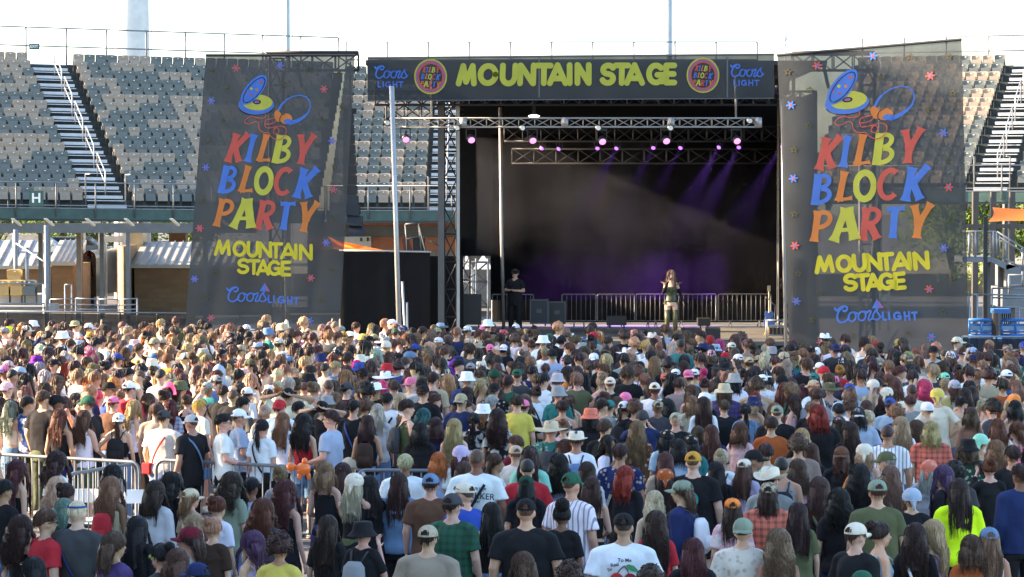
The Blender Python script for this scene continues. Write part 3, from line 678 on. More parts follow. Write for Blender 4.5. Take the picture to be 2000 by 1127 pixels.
# scaffold seen in the gap
b = MB(); D = 88
for px in (906, 930, 953): b.tube([P(px, 505, D), (XP(px, D), D, 0)], .035, 6)
for y in (512, 550, 600): b.tube([P(903, y, D), P(957, y, D)], .035, 6)
for (xa, ya, xb, yb) in ((906, 512, 953, 552), (953, 512, 906, 552), (906, 545, 953, 598), (953, 548, 906, 600)): b.tube([P(xa, ya, D), P(xb, yb, D)], .03, 6)
b.build('scaffold_frame', M_steel, None, True, label='pale cross braced scaffold in the gap left of the backdrop', cat='scaffold', loc=(XP(930, D), D, 0))
b = MB(); D = 104
for px0, px1 in ((898, 922), (924, 962)):
    xm = XP((px0+px1)/2, D); x0, x1 = XP(px0, D), XP(px1, D); z0 = ZP(526, D); z1 = ZP(498, D)
    b.add([(x0, D, z0), (x1, D, z0), (x1, D+2.5, z0), (x0, D+2.5, z0), (xm, D+1.2, z1)], [(0, 1, 4), (1, 2, 4), (2, 3, 4), (3, 0, 4), (3, 2, 1, 0)])
    for x in (x0, x1): b.tube([(x, D+.05, 0), (x, D+.05, z0)], .04, 5)
b.build('tent_canopy', mat('pale tent vinyl', (.36, .36, .35), .6), None, label='white tent roofs seen through the gap left of the backdrop', cat='tent', loc=(XP(930, D), D, 0))

# silver lighting truss
D = 75; xa, xb = XP(762, D), XP(1484, D); zt = (ZP(231, D)+ZP(248, D))/2
b = MB(); lattice(b, (xa, D, zt), (xb, D, zt), .235, .42, .022)
for px in (905, 1103, 1310, 1480): b.box((XP(px, D)-.09, D-.14, zt-.13), (XP(px, D)+.09, D+.14, zt+.13))
for px in (843, 1437): b.bar((XP(px, D), D, zt+.12), (XP(px, D), D+.3, 8.3), .05)
b.build('lighting_truss', M_alu, None, True, label='silver box truss hung across the front of the stage', cat='truss', loc=((xa+xb)/2, D, zt))
D = 82.9; b = MB(); lattice(b, (XP(1000, D), D, ZP(305, D)), (XP(1560, D), D, ZP(305, D)), .42, .62, .026); b.build('lighting_truss', mat('dim grey truss', (.07, .068, .066), .6, .3), None, True, label='dark rear truss carrying the small purple lamps', cat='truss', loc=(XP(1260, D), D, ZP(305, D)))
D = 79; b = MB(); lattice(b, (XP(985, D), D, ZP(262, D)), (XP(1560, D), D, ZP(262, D)), .4, .5, .026); b.build('lighting_truss', M_dark, None, True, label='black middle truss behind the silver front truss', cat='truss', loc=(XP(1260, D), D, ZP(262, D)))
M_pink = mat('pink lamp lens', (.8, .3, .8), .3, emis=((1.0, .30, .68), .28))
M_purp = mat('purple lamp lens', (.6, .2, .9), .3, emis=((.45, .15, 1.0), .42))
def spot(px, py, D, big, label, zhang):
    q = P(px, py, D); s_ = .82 if big else .55
    t = thing('stage_light', label, 'stage light', (q.x, q.y, q.z), 'pink moving heads on the front truss' if big else 'small purple lamps on the rear truss')
    dirv = Vector((.15, -.85, -.55)).normalized() if big else Vector((rnd.uniform(-.5, .1), -.75, -.6)).normalized()
    b = MB(); b.tube([q - dirv*.26*s_, q - dirv*.14*s_, q], [.08*s_, .13*s_, .13*s_], 14); b.build('head', M_blackpl, t, True)
    b = MB(); b.tube([q - dirv*.001, q + dirv*.012], [.112*s_, .10*s_], 16); b.build('lens', M_pink if big else M_purp, t, True)
    b = MB(); k = q - dirv*.14*s_
    for sx in (-1, 1): b.box((k.x+sx*.155*s_-.012, k.y-.05*s_, k.z-.05*s_), (k.x+sx*.155*s_+.012, k.y+.05*s_, k.z+.28*s_))
    b.box((k.x-.17*s_, k.y-.08*s_, k.z+.28*s_), (k.x+.17*s_, k.y+.08*s_, k.z+.36*s_)); b.build('yoke', M_blackpl, t)
    b = MB(); b.bar((k.x, k.y, k.z+.36*s_), (k.x, k.y, zhang), .03); b.build('clamp', M_dark, t)
    return q, dirv
wh = ['leftmost pink stage light hanging outside the stage opening', 'pink stage light just inside the left edge of the stage', 'pink stage light left of the nearest purple pair', 'pink stage light between two purple lamps mid stage', 'pink stage light nearly above the singer', 'rightmost pink stage light on the front truss']
for (px, py), lab in zip(((793, 273), (921, 274), (1041, 275), (1177, 277), (1302, 276), (1440, 276)), wh): spot(px, py, 75.0, True, lab, zt-.1)
pl = [(1058, 290), (1091, 291), (1167, 290), (1204, 290), (1276, 289), (1329, 289), (1404, 288), (1443, 288), (1524, 287)]
for k, (px, py) in enumerate(pl):
    q, dv = spot(px, py, 81.6, False, '%s purple lamp from the left on the rear truss' % CARD[k+1], ZP(300, 82) + .2)
    if px > 1190:
        l = bpy.data.lights.new('purple_beam', 'SPOT'); l.energy = 2200 if px > 1390 else 1000; l.color = (.40, .12, 1.0); l.spot_size = R(23); l.spot_blend = 1.0; l.shadow_soft_size = .05
        o = bpy.data.objects.new('purple_beam', l); COL.objects.link(o); o.location = q + dv*.05; o.rotation_euler = Vector((-dv.x*-1.0 if False else -Vector((-.38, -.25, -.9)).x, -.40, .74)).to_track_quat('Z', 'Y').to_euler()
for k, (px, py) in enumerate(((757, 240), (893, 250), (1021, 250), (1169, 250), (1310, 250), (1465, 236))):
    q = P(px, py, 74.7); t = thing('flood_lamp', '%s small round flood lamp from the left on the silver truss' % CARD[k+1], 'flood lamp', q, 'round flood lamps on the silver truss')
    b = MB(); b.tube([q + Vector((0, .02, 0)), q + Vector((.0, .25, .0))], [.09, .06], 12); b.build('can', M_blackpl, t, True)
    b = MB(); b.tube([q, q + Vector((0, .018, 0))], .062, 12); b.build('lens', mat('clear lens', (.75, .75, .7), .15), t)

# line array at the left
t = thing('line_array', 'black line array speaker hanging behind the right edge of the left banner', 'speaker', P(684, 330, 75.4))
D = 75.4
b = MB(); b.bar(P(684, 120, D), P(684, 210, D), .04); b.box((XP(672, D), D-.2, ZP(222, D)), (XP(696, D), D+.3, ZP(212, D))); b.build('rigging_frame', M_dark, t)
ys = [222 + k*19.8 for k in range(12)]
for k, y in enumerate(ys):
    b = MB(); cx = 684 + (0 if k < 8 else (k-7)**1.7 * 1.2); w_ = 13; lean = .0 if k < 8 else (k-7)*.05
    x0, x1, z0, z1 = XP(cx-w_, D), XP(cx+6+k*1.0, D), ZP(y+19.6, D), ZP(y, D)
    b.add([(x0, D-.22-lean*2, z0), (x1, D-.2-lean*2, z0-.02), (x1, D+.4, z0+.03), (x0, D+.4, z0+.03), (x0, D-.22-lean, z1), (x1, D-.2-lean, z1-.02), (x1, D+.4, z1-.03), (x0, D+.4, z1-.03)],
          [(0,3,2,1),(4,5,6,7),(0,1,5,4),(1,2,6,5),(2,3,7,6),(3,0,4,7)]); b.build('speaker_box', M_blackpl, t)
for nm, x0_, x1_, y_, D_, lab in (('banner_truss', 520, 700, 112, 74.4, 'black truss arm holding the left banner'), ('banner_truss', 1548, 1706, 112, 74.4, 'black truss arm holding the right banner')):
    b = MB(); lattice(b, P(x0_, y_+10, D_), P(x1_, y_+10, D_), .42, .5, .028); b.box((P(x0_, 0, D_).x, D_-.3, ZP(105, D_)), (P(x1_, 0, D_).x, D_+.3, ZP(104, D_)+.05)); b.bar(P(x0_+60, 125, D_), P(x0_+70, 170, D_+1.5), .08)
    q = P((x0_+x1_)/2, 112, D_); xq = q.x + (-1.0 if x0_ < 1000 else 1.0); lattice(b, (xq, D_+.6, 0), (xq, D_+.6, q.z), .35, .7, .028)
    b.build(nm, M_dark, None, True, label=lab, cat='truss', loc=q)
# things seen through the right banner
b = MB(); D = 74.0
b.tube([P(1680, 300, D), (XP(1682, D), D, 0)], .05, 8); b.tube([P(1722, 120, D), P(1712, 400, D), (XP(1680, D), D-.5, 0)], .035, 6); b.tube([P(1754, 640, D), (XP(1716, D), D, .3)], .035, 6)
b.build('support_pole', M_alu, None, True, label='pale braced poles dimly visible through the right banner', cat='pole', loc=(XP(1682, D), D, 0))
b = MB(); x = XP(1728, 75.5)
for k in range(11): z = ZP(500+k*11, 75.5); b.tube([(x-.11, 75.5, z), (x+.11, 75.5, z)], .03, 6)
b.tube([(x-.12, 75.5, 1.2), (x-.12, 75.5, ZP(495, 75.5))], .03, 6); b.tube([(x+.12, 75.5, 1.2), (x+.12, 75.5, ZP(495, 75.5))], .03, 6)
b.build('ladder', M_white, None, True, label='short ladder dimly visible through the right banner', cat='ladder', loc=(x, 75.5, 1.2))
b = MB(); b.tube([P(553, 350, 75), (XP(562, 75), 75, 0)], .04, 8); b.build('support_pole', M_alu, None, True, label='pale upright pole dimly visible through the left banner', cat='pole', loc=(XP(562, 75), 75, 0))

# crowd barriers at the back of the deck, and the reusable barrier
def barrier(a, c, h=1.1, label='', group=None, name='crowd_barrier', m_=None, gap=.11, r=.021, z0=0., feet=True, rr=.14):
    a, c = Vector(a), Vector(c); a.z = c.z = z0; t_ = (c - a); L = t_.length; t_.normalize(); m_ = m_ or M_steel
    T = thing(name, label, 'barrier', (a + c) / 2, group)
    def q(s_, z): return a + t_*s_ + Vector((0, 0, z))
    b = MB(); zb = .2; pts = [q(0, zb), q(0, h-rr)] + [q(rr - rr*math.cos(k*math.pi/8), h-rr + rr*math.sin(k*math.pi/8)) for k in range(1, 5)] + [q(L-rr + rr*math.sin(k*math.pi/8), h-rr + rr*math.cos(k*math.pi/8)) for k in range(0, 5)] + [q(L, zb), q(0, zb)]
    b.tube(pts, r, 8, cap=False); b.build('frame', m_, T, True)
    k = 1
    b = MB()
    while k*gap < L - .04: s_ = k*gap; zt_ = h - (0 if rr < s_ < L-rr else .05); b.tube([q(s_, zb), q(s_, zt_)], r*.42, 6); k += 1
    b.build('bars', m_, T, True)
    if feet:
        nrm = Vector((-t_.y, t_.x, 0))
        for s_ in (.35, L-.35):
            b = MB(); b.tube([q(s_, 0.02) - nrm*.3, q(s_, .05) - nrm*.28, q(s_, zb) , q(s_, .05) + nrm*.28, q(s_, .02) + nrm*.3], .016, 6); b.build('foot', m_, T, True)
    return T
M_steel2 = mat('shade darkened barrier steel', (.17, .175, .18), .5, .3, var=.12)  # steel colour darkened to stand in for the shade inside the stage
for k, (p0, p1) in enumerate(((962, 1042), (1098, 1164), (1167, 1240), (1243, 1305), (1308, 1400), (1404, 1508))):
    barrier((XP(p0, 82.8), 82.8 + .1*(k % 2), 0), (XP(p1, 82.8), 82.8 + .05*k, 0), .98, '%s crowd barrier from the left along the back of the stage' % CARD[k+1], 'crowd barriers at the back of the stage', z0=DK, gap=.14, r=.018, m_=M_steel2, rr=.04)

# gear on deck
def case(label, px0, px1, py0, py1, D, col, dep=.6, name='flight_case', cat='flight case', edge=True, loc0=DK):
    x0, x1, z0, z1 = XP(px0, D), XP(px1, D), max(loc0, ZP(py1, D)), ZP(py0, D)
    t = thing(name, label, cat, ((x0+x1)/2, D, z0)); b = MB(); b.box((x0, D, z0+.08), (x1, D+dep, z1)); b.build('box', mat(cat + ' %s' % str(col), col, .5), t)
    if edge:
        b = MB(); e = .018
        for x in (x0, x1): 
            for y in (D, D+dep): b.bar((x, y, z0+.08), (x, y, z1), e*2)
        for z in (z0+.08, z1):
            b.bar((x0, D, z), (x1, D, z), e*2); b.bar((x0, D, z), (x0, D+dep, z), e*2); b.bar((x1, D, z), (x1, D+dep, z), e*2)
        b.box((x0+(x1-x0)*.35, D-.012, z0+(z1-z0)*.5), (x0+(x1-x0)*.65, D-.002, z0+(z1-z0)*.66)); b.build('edging', M_grayst, t)
    b = MB()
    for x in (x0+.07, x1-.07): b.tube([(x-.02, D+.06, z0+.045), (x+.02, D+.06, z0+.045)], .045, 8)
    b.build('castors', M_blackpl, t)
    return t
case('blue grey flight case with metal edges at the back left of the stage', 1036, 1070, 586, 637, 80.5, (.015, .02, .03))
case('low black flight case beside the blue grey one', 1072, 1104, 590, 637, 81, (.02, .02, .022))
case('low black case on the deck left of the singer', 1186, 1224, 618, 641, 79.5, (.018, .016, .016), edge=False)
case('low black case on the deck right of the singer', 1364, 1388, 622, 642, 80, (.018, .016, .016), edge=False)
case('tall black gear case beside the left masking curtain', 905, 940, 575, 640, 79.5, (.02, .02, .02), edge=False)
def wedge(label, px, py, D, w_=.55):
    q = P(px, py, D); x = q.x; t = thing('monitor_wedge', label, 'speaker', (x, D, DK), 'floor monitor speakers along the stage front')
    b = MB(); h = .36; pr = [(D-.1, DK), (D+.42, DK), (D+.42, DK+.12), (D+.0, DK+h), (D-.1, DK+h-.06)]
    k = 5; b.add([(x-w_/2, y, z) for y, z in pr] + [(x+w_/2, y, z) for y, z in pr], [(0,1,2,3,4), (9,8,7,6,5)] + [(i, i+5, (i+1) % 5+5, (i+1) % 5) for i in range(5)]); b.build('cabinet', M_blackpl, t)
    b = MB(); b.add([(x-w_/2+.04, D+.435, DK+.135), (x+w_/2-.04, D+.435, DK+.135), (x+w_/2-.04, D+.03, DK+h), (x-w_/2+.04, D+.03, DK+h)], [(0,1,2,3)]); b.build('grille', M_drape, t)
wedge('monitor wedge speaker just right of the singer', 1350, 655, 74.9); wedge('monitor wedge speaker at the left of the stage front', 1060, 655, 75.2); wedge('monitor wedge speaker right of the camera tripod', 1392, 655, 75.2, .4)
# instruments at the right of the deck
D = 78
t = thing('microphone_stand', 'boom microphone stand beside the right banner', 'mic stand', (XP(1520, D), D, DK))
b = MB(); b.tube([(XP(1512, D), D, DK+.02), P(1514, 598, D)], .014, 6); b.tube([P(1499, 583, D), P(1514, 597, D), P(1524, 592, D)], .012, 6)
for a in range(3): b.tube([(XP(1512, D), D, DK+.12), (XP(1512, D)+.28*math.cos(a*2.1), D+.28*math.sin(a*2.1), DK+.01)], .01, 5)
b.build('tripod', M_steel, t, True); b = MB(); b.tube([P(1499, 583, D), P(1496, 580, D)], [.03, .022], 8); b.build('microphone', M_blackpl, t, True)
t = thing('reflector_lamp', 'pale round lamp on a tall black stand beside the right banner', 'lamp', (XP(1522, D+.5), D+.5, DK)); q = P(1522, 553, D+.5)
b = MB(); b.tube([(q.x, D+.5, DK), (q.x, D+.5, q.z)], .025, 6)
for a in range(3): b.tube([(q.x, D+.5, DK+.25), (q.x+.35*math.cos(a*2.1+1), D+.5+.35*math.sin(a*2.1+1), DK+.01)], .015, 5)
b.build('stand', M_dark, t, True); b = MB(); b.ball(q, (.07, .12, .16), 10, 8); b.build('shade', mat('pale lamp shade', (.6, .65, .55), .5), t, True)
t = thing('electric_guitar', 'blue patterned guitar upright on a stand beside the right banner', 'guitar', (XP(1503, D), D, DK))
b = MB(); o2 = [(-.17, 0), (-.19, .12), (-.13, .22), (-.16, .33), (-.1, .4), (0, .36), (.1, .4), (.16, .33), (.13, .22), (.19, .12), (.17, 0), (0, -.05)]
q = (XP(1503, D), D, DK+.28); k = len(o2)
b.add([(q[0]+x*.8, D-.03+z*.1, q[2]+z) for x, z in o2] + [(q[0]+x*.8, D+.02+z*.1, q[2]+z) for x, z in o2], [tuple(range(k)), tuple(range(2*k-1, k-1, -1))] + [(i, i+k, (i+1) % k + k, (i+1) % k) for i in range(k)])
b.build('body', mat('blue guitar finish', (.10, .20, .50), .3, var=.5, vs=9), t)
b = MB(); b.tube([(q[0], D-.01, q[2]+.35), (q[0], D+.05, q[2]+.95)], .022, 6); b.box((q[0]-.04, D+.03, q[2]+.95), (q[0]+.04, D+.06, q[2]+1.1)); b.build('neck', mat('pale maple', (.5, .4, .26), .4), t)
b = MB(); b.tube([(q[0]-.15, D-.1, DK+.01), (q[0], D, DK+.3), (q[0]+.15, D-.1, DK+.01)], .012, 6); b.tube([(q[0], D+.2, DK+.01), (q[0], D+.05, DK+.6)], .012, 6); b.build('stand', mat('yellow cable wrap', (.55, .35, .05), .5), t)
t = thing('keyboard_rack', 'low silver framed rack of gear at the right end of the deck', 'rack', (XP(1518, 76), 76, DK)); D = 76
b = MB(); x0, x1 = XP(1500, D), XP(1534, D)
for z in (.1, .35, .5): 
    for y in (D, D+.4): b.tube([(x0, y, DK+z), (x1, y, DK+z)], .018, 5)
for x in (x0, x1):
    for y in (D, D+.4): b.tube([(x, y, DK), (x, y, DK+.52)], .018, 5)
b.build('frame', M_alu, t, True); b = MB()
for k in range(4): x = x0+.06+k*.11; b.box((x, D+.05, DK+.12), (x+.08, D+.3, DK+.3))
b.build('gear', M_blackpl, t)
t = thing('camera_tripod', 'small black video camera on a tripod at the stage front right of the singer', 'camera', (XP(1354, 75), 75, DK)); q = P(1354, 643, 75)
b = MB(); b.box((q.x-.08, 74.95, q.z-.05), (q.x+.06, 75.15, q.z+.05)); b.tube([(q.x-.02, 74.95, q.z), (q.x-.02, 74.85, q.z)], .035, 10); b.build('camera_body', M_blackpl, t)
b = MB()
for a in range(3): b.tube([(q.x, 75.05, q.z-.05), (q.x+.12*math.cos(a*2.1+.4), 75.05+.12*math.sin(a*2.1+.4), DK+.005)], .01, 5)
b.build('leg', M_dark, t)
# angled ladder and cases on the left wing
D = 77.8
b = MB()
b.tube([P(818, 440, D), P(845, 545, D)], .035, 6); b.tube([P(838, 470, D), P(858, 480, D)], .03, 6)
for (xa, ya, xb, yb) in ((792, 438, 796, 492), (818, 436, 824, 492), (792, 438, 818, 436), (794, 466, 822, 462)): b.tube([P(xa, ya, D), P(xb, yb, D)], .03, 6)
b.tube([P(845, 545, D), (XP(846, D), D, 0)], .03, 6)
b.build('lift_tower', M_grayst, None, True, label='grey lifting frame standing above the left wing curtain', cat='frame', loc=(XP(815, D), D, 3.2))
b = MB(); c0, c1 = P(784, 458, D+.3), P(800, 492, D+.3); b.add([P(783, 459, D), P(796, 455, D), P(806, 491, D), P(790, 493, D), P(783, 459, D+.5), P(796, 455, D+.5), P(806, 491, D+.5), P(790, 493, D+.5)], [(3,2,1,0),(4,5,6,7),(0,1,5,4),(1,2,6,5),(2,3,7,6),(3,0,4,7)])
b.build('speaker_box', mat('dark red edged box', (.12, .025, .015), .5), None, label='tilted dark speaker box on top of the left wing', cat='speaker', loc=c1)
b = MB(); b.box((XP(806, D), D+.2, ZP(492, D)), (XP(829, D), D+.7, ZP(464, D))); b.build('speaker_box', M_blackpl, None, label='square black box beside the tilted speaker on the left wing', cat='speaker', loc=P(817, 492, D))
# mobile lifting mast right of the leaning pole
b = MB(); D = 74.2; b.tube([P(786, 550, D), (XP(796, D), D, 0)], .035, 6); b.tube([P(795, 590, D), (XP(796, D), D, 0)], .03, 6); b.build('support_pole', M_alu, None, True, label='short silver post beside the foot of the leaning pole', cat='pole', loc=(XP(796, D), D, 0))

# smoke over the stage
M_smoke = bpy.data.materials.new('stage smoke'); M_smoke.use_nodes = True; n = M_smoke.node_tree
n.nodes.remove(n.nodes['Principled BSDF']); pv = n.nodes.new('ShaderNodeVolumePrincipled'); out = n.nodes['Material Output']
pv.inputs['Color'].default_value = (.66, .68, .82, 1); pv.inputs['Anisotropy'].default_value = .25
tc = n.nodes.new('ShaderNodeTexCoord'); nz = n.nodes.new('ShaderNodeTexNoise'); nz.inputs['Scale'].default_value = .55; nz.inputs['Detail'].default_value = 2.5
mr = n.nodes.new('ShaderNodeMapRange'); mr.inputs[1].default_value = .42; mr.inputs[2].default_value = .72; mr.inputs[3].default_value = 0.0006; mr.inputs[4].default_value = .0085
n.links.new(tc.outputs['Object'], nz.inputs['Vector']); n.links.new(nz.outputs[0], mr.inputs[0])
sp = n.nodes.new('ShaderNodeSeparateXYZ'); n.links.new(tc.outputs['Object'], sp.inputs[0]); m2 = n.nodes.new('ShaderNodeMapRange'); m2.inputs[1].default_value = 2.2; m2.inputs[2].default_value = 5.8; m2.inputs[3].default_value = .3; m2.inputs[4].default_value = 1.5; n.links.new(sp.outputs[2], m2.inputs[0])
mu = n.nodes.new('ShaderNodeMath'); mu.operation = 'MULTIPLY'; n.links.new(mr.outputs[0], mu.inputs[0]); n.links.new(m2.outputs[0], mu.inputs[1]); n.links.new(mu.outputs[0], pv.inputs['Density']); n.links.new(pv.outputs[0], out.inputs['Volume'])
b = MB(); b.box((-1.0, 77.0, DK+.25), (8.0, 83.5, ZP(272, 80))); b.build('smoke', M_smoke, kind='stuff', label='thin drifting stage smoke lit purple and brown')
# ---------------------------------------------------------------- banners and lettering
def rib(pts, ws, cap=None):
    """flat ribbon outline along pts with half widths ws -> (left list, right list)"""
    pts = [Vector((p[0], p[1])) for p in pts]
    if not hasattr(ws, '__len__'): ws = [ws]*len(pts)
    if cap:      # round ends: add shrinking samples
        r0, r1 = ws[0], ws[-1]; d0 = (pts[0]-pts[1]).normalized(); d1 = (pts[-1]-pts[-2]).normalized(); P2, W2 = [], []
        for k in range(5, 0, -1): a = k*math.pi/10; P2.append(pts[0]+d0*r0*math.sin(a)); W2.append(max(.001, r0*math.cos(a)))
        P2 += pts; W2 += list(ws)
        for k in range(1, 6): a = k*math.pi/10; P2.append(pts[-1]+d1*r1*math.sin(a)); W2.append(max(.001, r1*math.cos(a)))
        pts, ws = P2, W2
    L_, R_ = [], []
    for i, p in enumerate(pts):
        a = pts[max(0, i-1)]; c = pts[min(len(pts)-1, i+1)]; t = (c-a)
        if t.length < 1e-9: t = Vector((1, 0))
        t.normalize(); nn = Vector((-t.y, t.x)); k = 1.
        if 0 < i < len(pts)-1:
            t1 = (p-pts[i-1]).normalized(); k = 1/max(.5, abs(t.dot(t1)))
        L_.append(p + nn*ws[i]*k); R_.append(p - nn*ws[i]*k)
    return L_, R_
def arc(cx, cy, rx, ry, a0, a1, n=14): return [(cx+rx*math.cos(R(a0+(a1-a0)*k/n)), cy+ry*math.sin(R(a0+(a1-a0)*k/n))) for k in range(n+1)]
class Plane:
    def __init__(s, c0, c1, c2, mapf=lambda p: p):
        s.o = c0; s.n = (c1-c0).cross(c2-c0).normalized()
        if s.n.y > 0: s.n = -s.n
        s.map = mapf; s.cam = Vector((0, 0, HC))
    def at(s, p, off=0.):
        q = s.map(p); d = P(q[0], q[1], 70) - s.cam; t = (s.o + s.n*off - s.cam).dot(s.n) / d.dot(s.n); return s.cam + d*t
def put(b, pl, pts, ws, off, mi, cap=None, th=.004):
    L_, R_ = rib(pts, ws, cap); k = len(L_)
    f = [pl.at(p, off) for p in L_] + [pl.at(p, off) for p in R_] + [pl.at(p, off-th) for p in L_] + [pl.at(p, off-th) for p in R_]
    fs = []
    for i in range(k-1): fs += [(i, i+1, k+i+1, k+i), (2*k+i, 3*k+i, 3*k+i+1, 2*k+i+1), (i, 2*k+i, 2*k+i+1, i+1), (k+i, k+i+1, 3*k+i+1, 3*k+i)]
    fs += [(0, k, 3*k, 2*k), (k-1, 3*k-1, 4*k-1, 2*k-1)]
    b.add(f, fs, mi)
def poly(b, pl, pts, off, mi, th=.004):
    k = len(pts); b.add([pl.at(p, off) for p in pts] + [pl.at(p, off-th) for p in pts], [tuple(range(k)), tuple(range(2*k-1, k-1, -1))] + [(i, i+k, (i+1) % k + k, (i+1) % k) for i in range(k)], mi)
# serifed party letters, unit box, y up; each stroke (points, widths)
def fl(a, b_, w=.13, f=.22, n=6):
    w *= 1.22; f *= 1.18
    return ([(a[0]+(b_[0]-a[0])*k/n, a[1]+(b_[1]-a[1])*k/n) for k in range(n+1)], [w+(f-w)*abs(2*k/n-1)**5 for k in range(n+1)])
G1 = {
 'K': [fl((.18, 0), (.18, 1)), fl((.3, .45), (.88, 1), .13, .19), fl((.33, .55), (.85, 0), .14, .2)],
 'I': [fl((.5, 0), (.5, 1), .24, .44)],
 'L': [fl((.2, 0.04), (.2, 1), .15, .22), fl((.1, .08), (.95, .10), .08, .13)],
 'B': [fl((.2, 0), (.2, 1), .15, .17), (arc(.42, .74, .32, .19, 100, -90), .105), (arc(.42, .285, .42, .215, 92, -110), .11)],
 'Y': [fl((.15, 1), (.42, .42), .13, .2), fl((.95, 1), (.42, .42), .12, .2), fl((.42, .5), (.38, 0), .14, .22)],
 'O': [(arc(.5, .5, .38, .42, 0, 360, 24), [.12+.03*abs(math.sin(k*math.pi/12)) for k in range(25)])],
 'C': [(arc(.55, .5, .42, .42, 50, 312, 20), [.16]+[.125]*18+[.1, .14])],
 'P': [fl((.18, 0), (.18, 1), .13, .2), (arc(.4, .7, .42, .24, 105, -115), .115)],
 'A': [fl((.05, 0), (.6, .96), .12, .2), fl((.92, 0), (.66, .98), .16, .22), fl((.3, .32), (.8, .32), .07, .08)],
 'R': [fl((.18, 0), (.18, 1), .13, .2), (arc(.42, .72, .36, .22, 105, -120), .115), fl((.42, .48), (.85, 0), .14, .21)],
 'T': [fl((.42, 0), (.42, 1), .15, .2), fl((.0, .93), (.95, .93), .08, .14)],
}
def S_(*p): return (list(p), None)
# fat rounded letters
G2 = {
 'M': [S_((.08, .08), (.24, .9)), S_((.24, .9), (.48, .16)), S_((.48, .16), (.76, .9)), S_((.76, .9), (.92, .08))],
 'O': [(arc(.5, .5, .36, .40, 0, 360, 22), None)],
 'U': [([(.12, .92), (.12, .45)] + arc(.5, .42, .38, .34, 180, 360, 12)[1:] + [(.88, .92)], None)],
 'N': [S_((.12, .08), (.12, .92)), S_((.16, .9), (.84, .1)), S_((.88, .08), (.88, .92))],
 'T': [S_((.08, .9), (.92, .9)), S_((.5, .88), (.5, .08))],
 'A': [S_((.08, .08), (.5, .92)), S_((.5, .92), (.92, .08)), S_((.25, .3), (.75, .3))],
 'I': [S_((.5, .08), (.5, .92))],
 'S': [(arc(.52, .70, .36, .20, 25, 255, 12) + arc(.5, .29, .38, .21, 80, -160, 12), None)],
 'G': [(arc(.52, .5, .40, .40, 45, 330, 20), None), S_((.6, .46), (.9, .46)), S_((.9, .46), (.88, .15))],
 'E': [S_((.14, .1), (.14, .9)), S_((.14, .9), (.88, .9)), S_((.14, .5), (.82, .5)), S_((.14, .1), (.88, .1))],
 'L': [S_((.2, .95), (.2, .06)), S_((.2, .06), (.85, .06))], 'H': [S_((.1, .05), (.1, .95)), S_((.9, .05), (.9, .95)), S_((.1, .5), (.9, .5))],
}
# flowing script, drawn as strokes
SCRIPT = [  # x0, x1 fractions of word width with strokes in unit coords of the word (w=1,h=1)
 ([(.02, .93), (.05, .80), (.09, .86), (.16, .98), (.24, 1.0), (.28, .92), (.27, .80), (.23, .72), (.19, .76)], .032),
 ([(.20, .97), (.11, .80), (.055, .52), (.05, .30), (.09, .14), (.16, .10), (.24, .20), (.30, .36)], .036),
 ([(.40, .62), (.34, .60), (.29, .42), (.29, .22), (.34, .12), (.40, .16), (.44, .34), (.44, .52), (.40, .62), (.44, .60), (.50, .52)], .028),
 ([(.61, .62), (.55, .60), (.50, .42), (.50, .22), (.55, .12), (.61, .16), (.65, .34), (.65, .52), (.61, .62), (.66, .60), (.70, .58)], .028),
 ([(.68, .52), (.74, .64), (.77, .58), (.72, .30), (.70, .12), (.76, .14), (.82, .34)], .028),
 ([(.80, .36), (.93, .80), (.90, .56), (.95, .32), (.93, .14), (.86, .10), (.80, .18)], .028),
 ([(.93, .14), (.98, .22), (1.0, .34)], .020)]
def glyphs(b, pl, G, letters, off0, round_=False, w=None, yscale=1.):
    """letters: (char, x0, ybottom, width, height, shear, mat)"""
    for i, (ch, x0, yb, w_, h, sh, mi) in enumerate(letters):
        for j, (pts, ws) in enumerate(G[ch]):
            off = off0 + .0022*((i % 3)*4 + j)
            q = [(x0 + p[0]*w_ + p[1]*sh, yb - p[1]*h) for p in pts]
            if round_: put(b, pl, q, [w]*len(q), off, mi, cap=True)
            else:
                ws_ = ws if hasattr(ws, '__len__') else [ws]*len(pts); put(b, pl, q, [k*w_ for k in ws_], off, mi)
def script(b, pl, x0, yb, w_, h, off, mi, thick):
    for j, (pts, ws) in enumerate(SCRIPT):
        V = [Vector((p[0], p[1])) for p in pts]; s_ = []      # Catmull-Rom smoothing
        for i in range(len(V)-1):
            a, p0, p1, c = V[max(0, i-1)], V[i], V[i+1], V[min(len(V)-1, i+2)]
            for k in range(4):
                t = k/4; s_.append(.5*((2*p0)+(p1-a)*t+(2*a-5*p0+4*p1-c)*t*t+(3*p0-a-3*p1+c)*t**3))
        s_.append(V[-1]); put(b, pl, [(x0+p.x*w_, yb-p.y*h) for p in s_], [thick*(1 if ws > .03 else .8 if ws > .025 else .5)]*len(s_), off+.0022*j, mi, cap=True)
def trans_print(name, col, tr=.12):
    m_ = mat(name, col, .7, spec=.2, var=.08); n = m_.node_tree; b_ = n.nodes['Principled BSDF']; out = n.nodes['Material Output']
    t_ = n.nodes.new('ShaderNodeBsdfTransparent'); l_ = n.nodes.new('ShaderNodeBsdfTranslucent'); l_.inputs[0].default_value = (*col, 1)
    m1 = n.nodes.new('ShaderNodeMixShader'); m1.inputs[0].default_value = .3; m2 = n.nodes.new('ShaderNodeMixShader'); m2.inputs[0].default_value = tr
    n.links.new(b_.outputs[0], m1.inputs[1]); n.links.new(l_.outputs[0], m1.inputs[2]); n.links.new(m1.outputs[0], m2.inputs[1]); n.links.new(t_.outputs[0], m2.inputs[2]); n.links.new(m2.outputs[0], out.inputs[0]); return m_
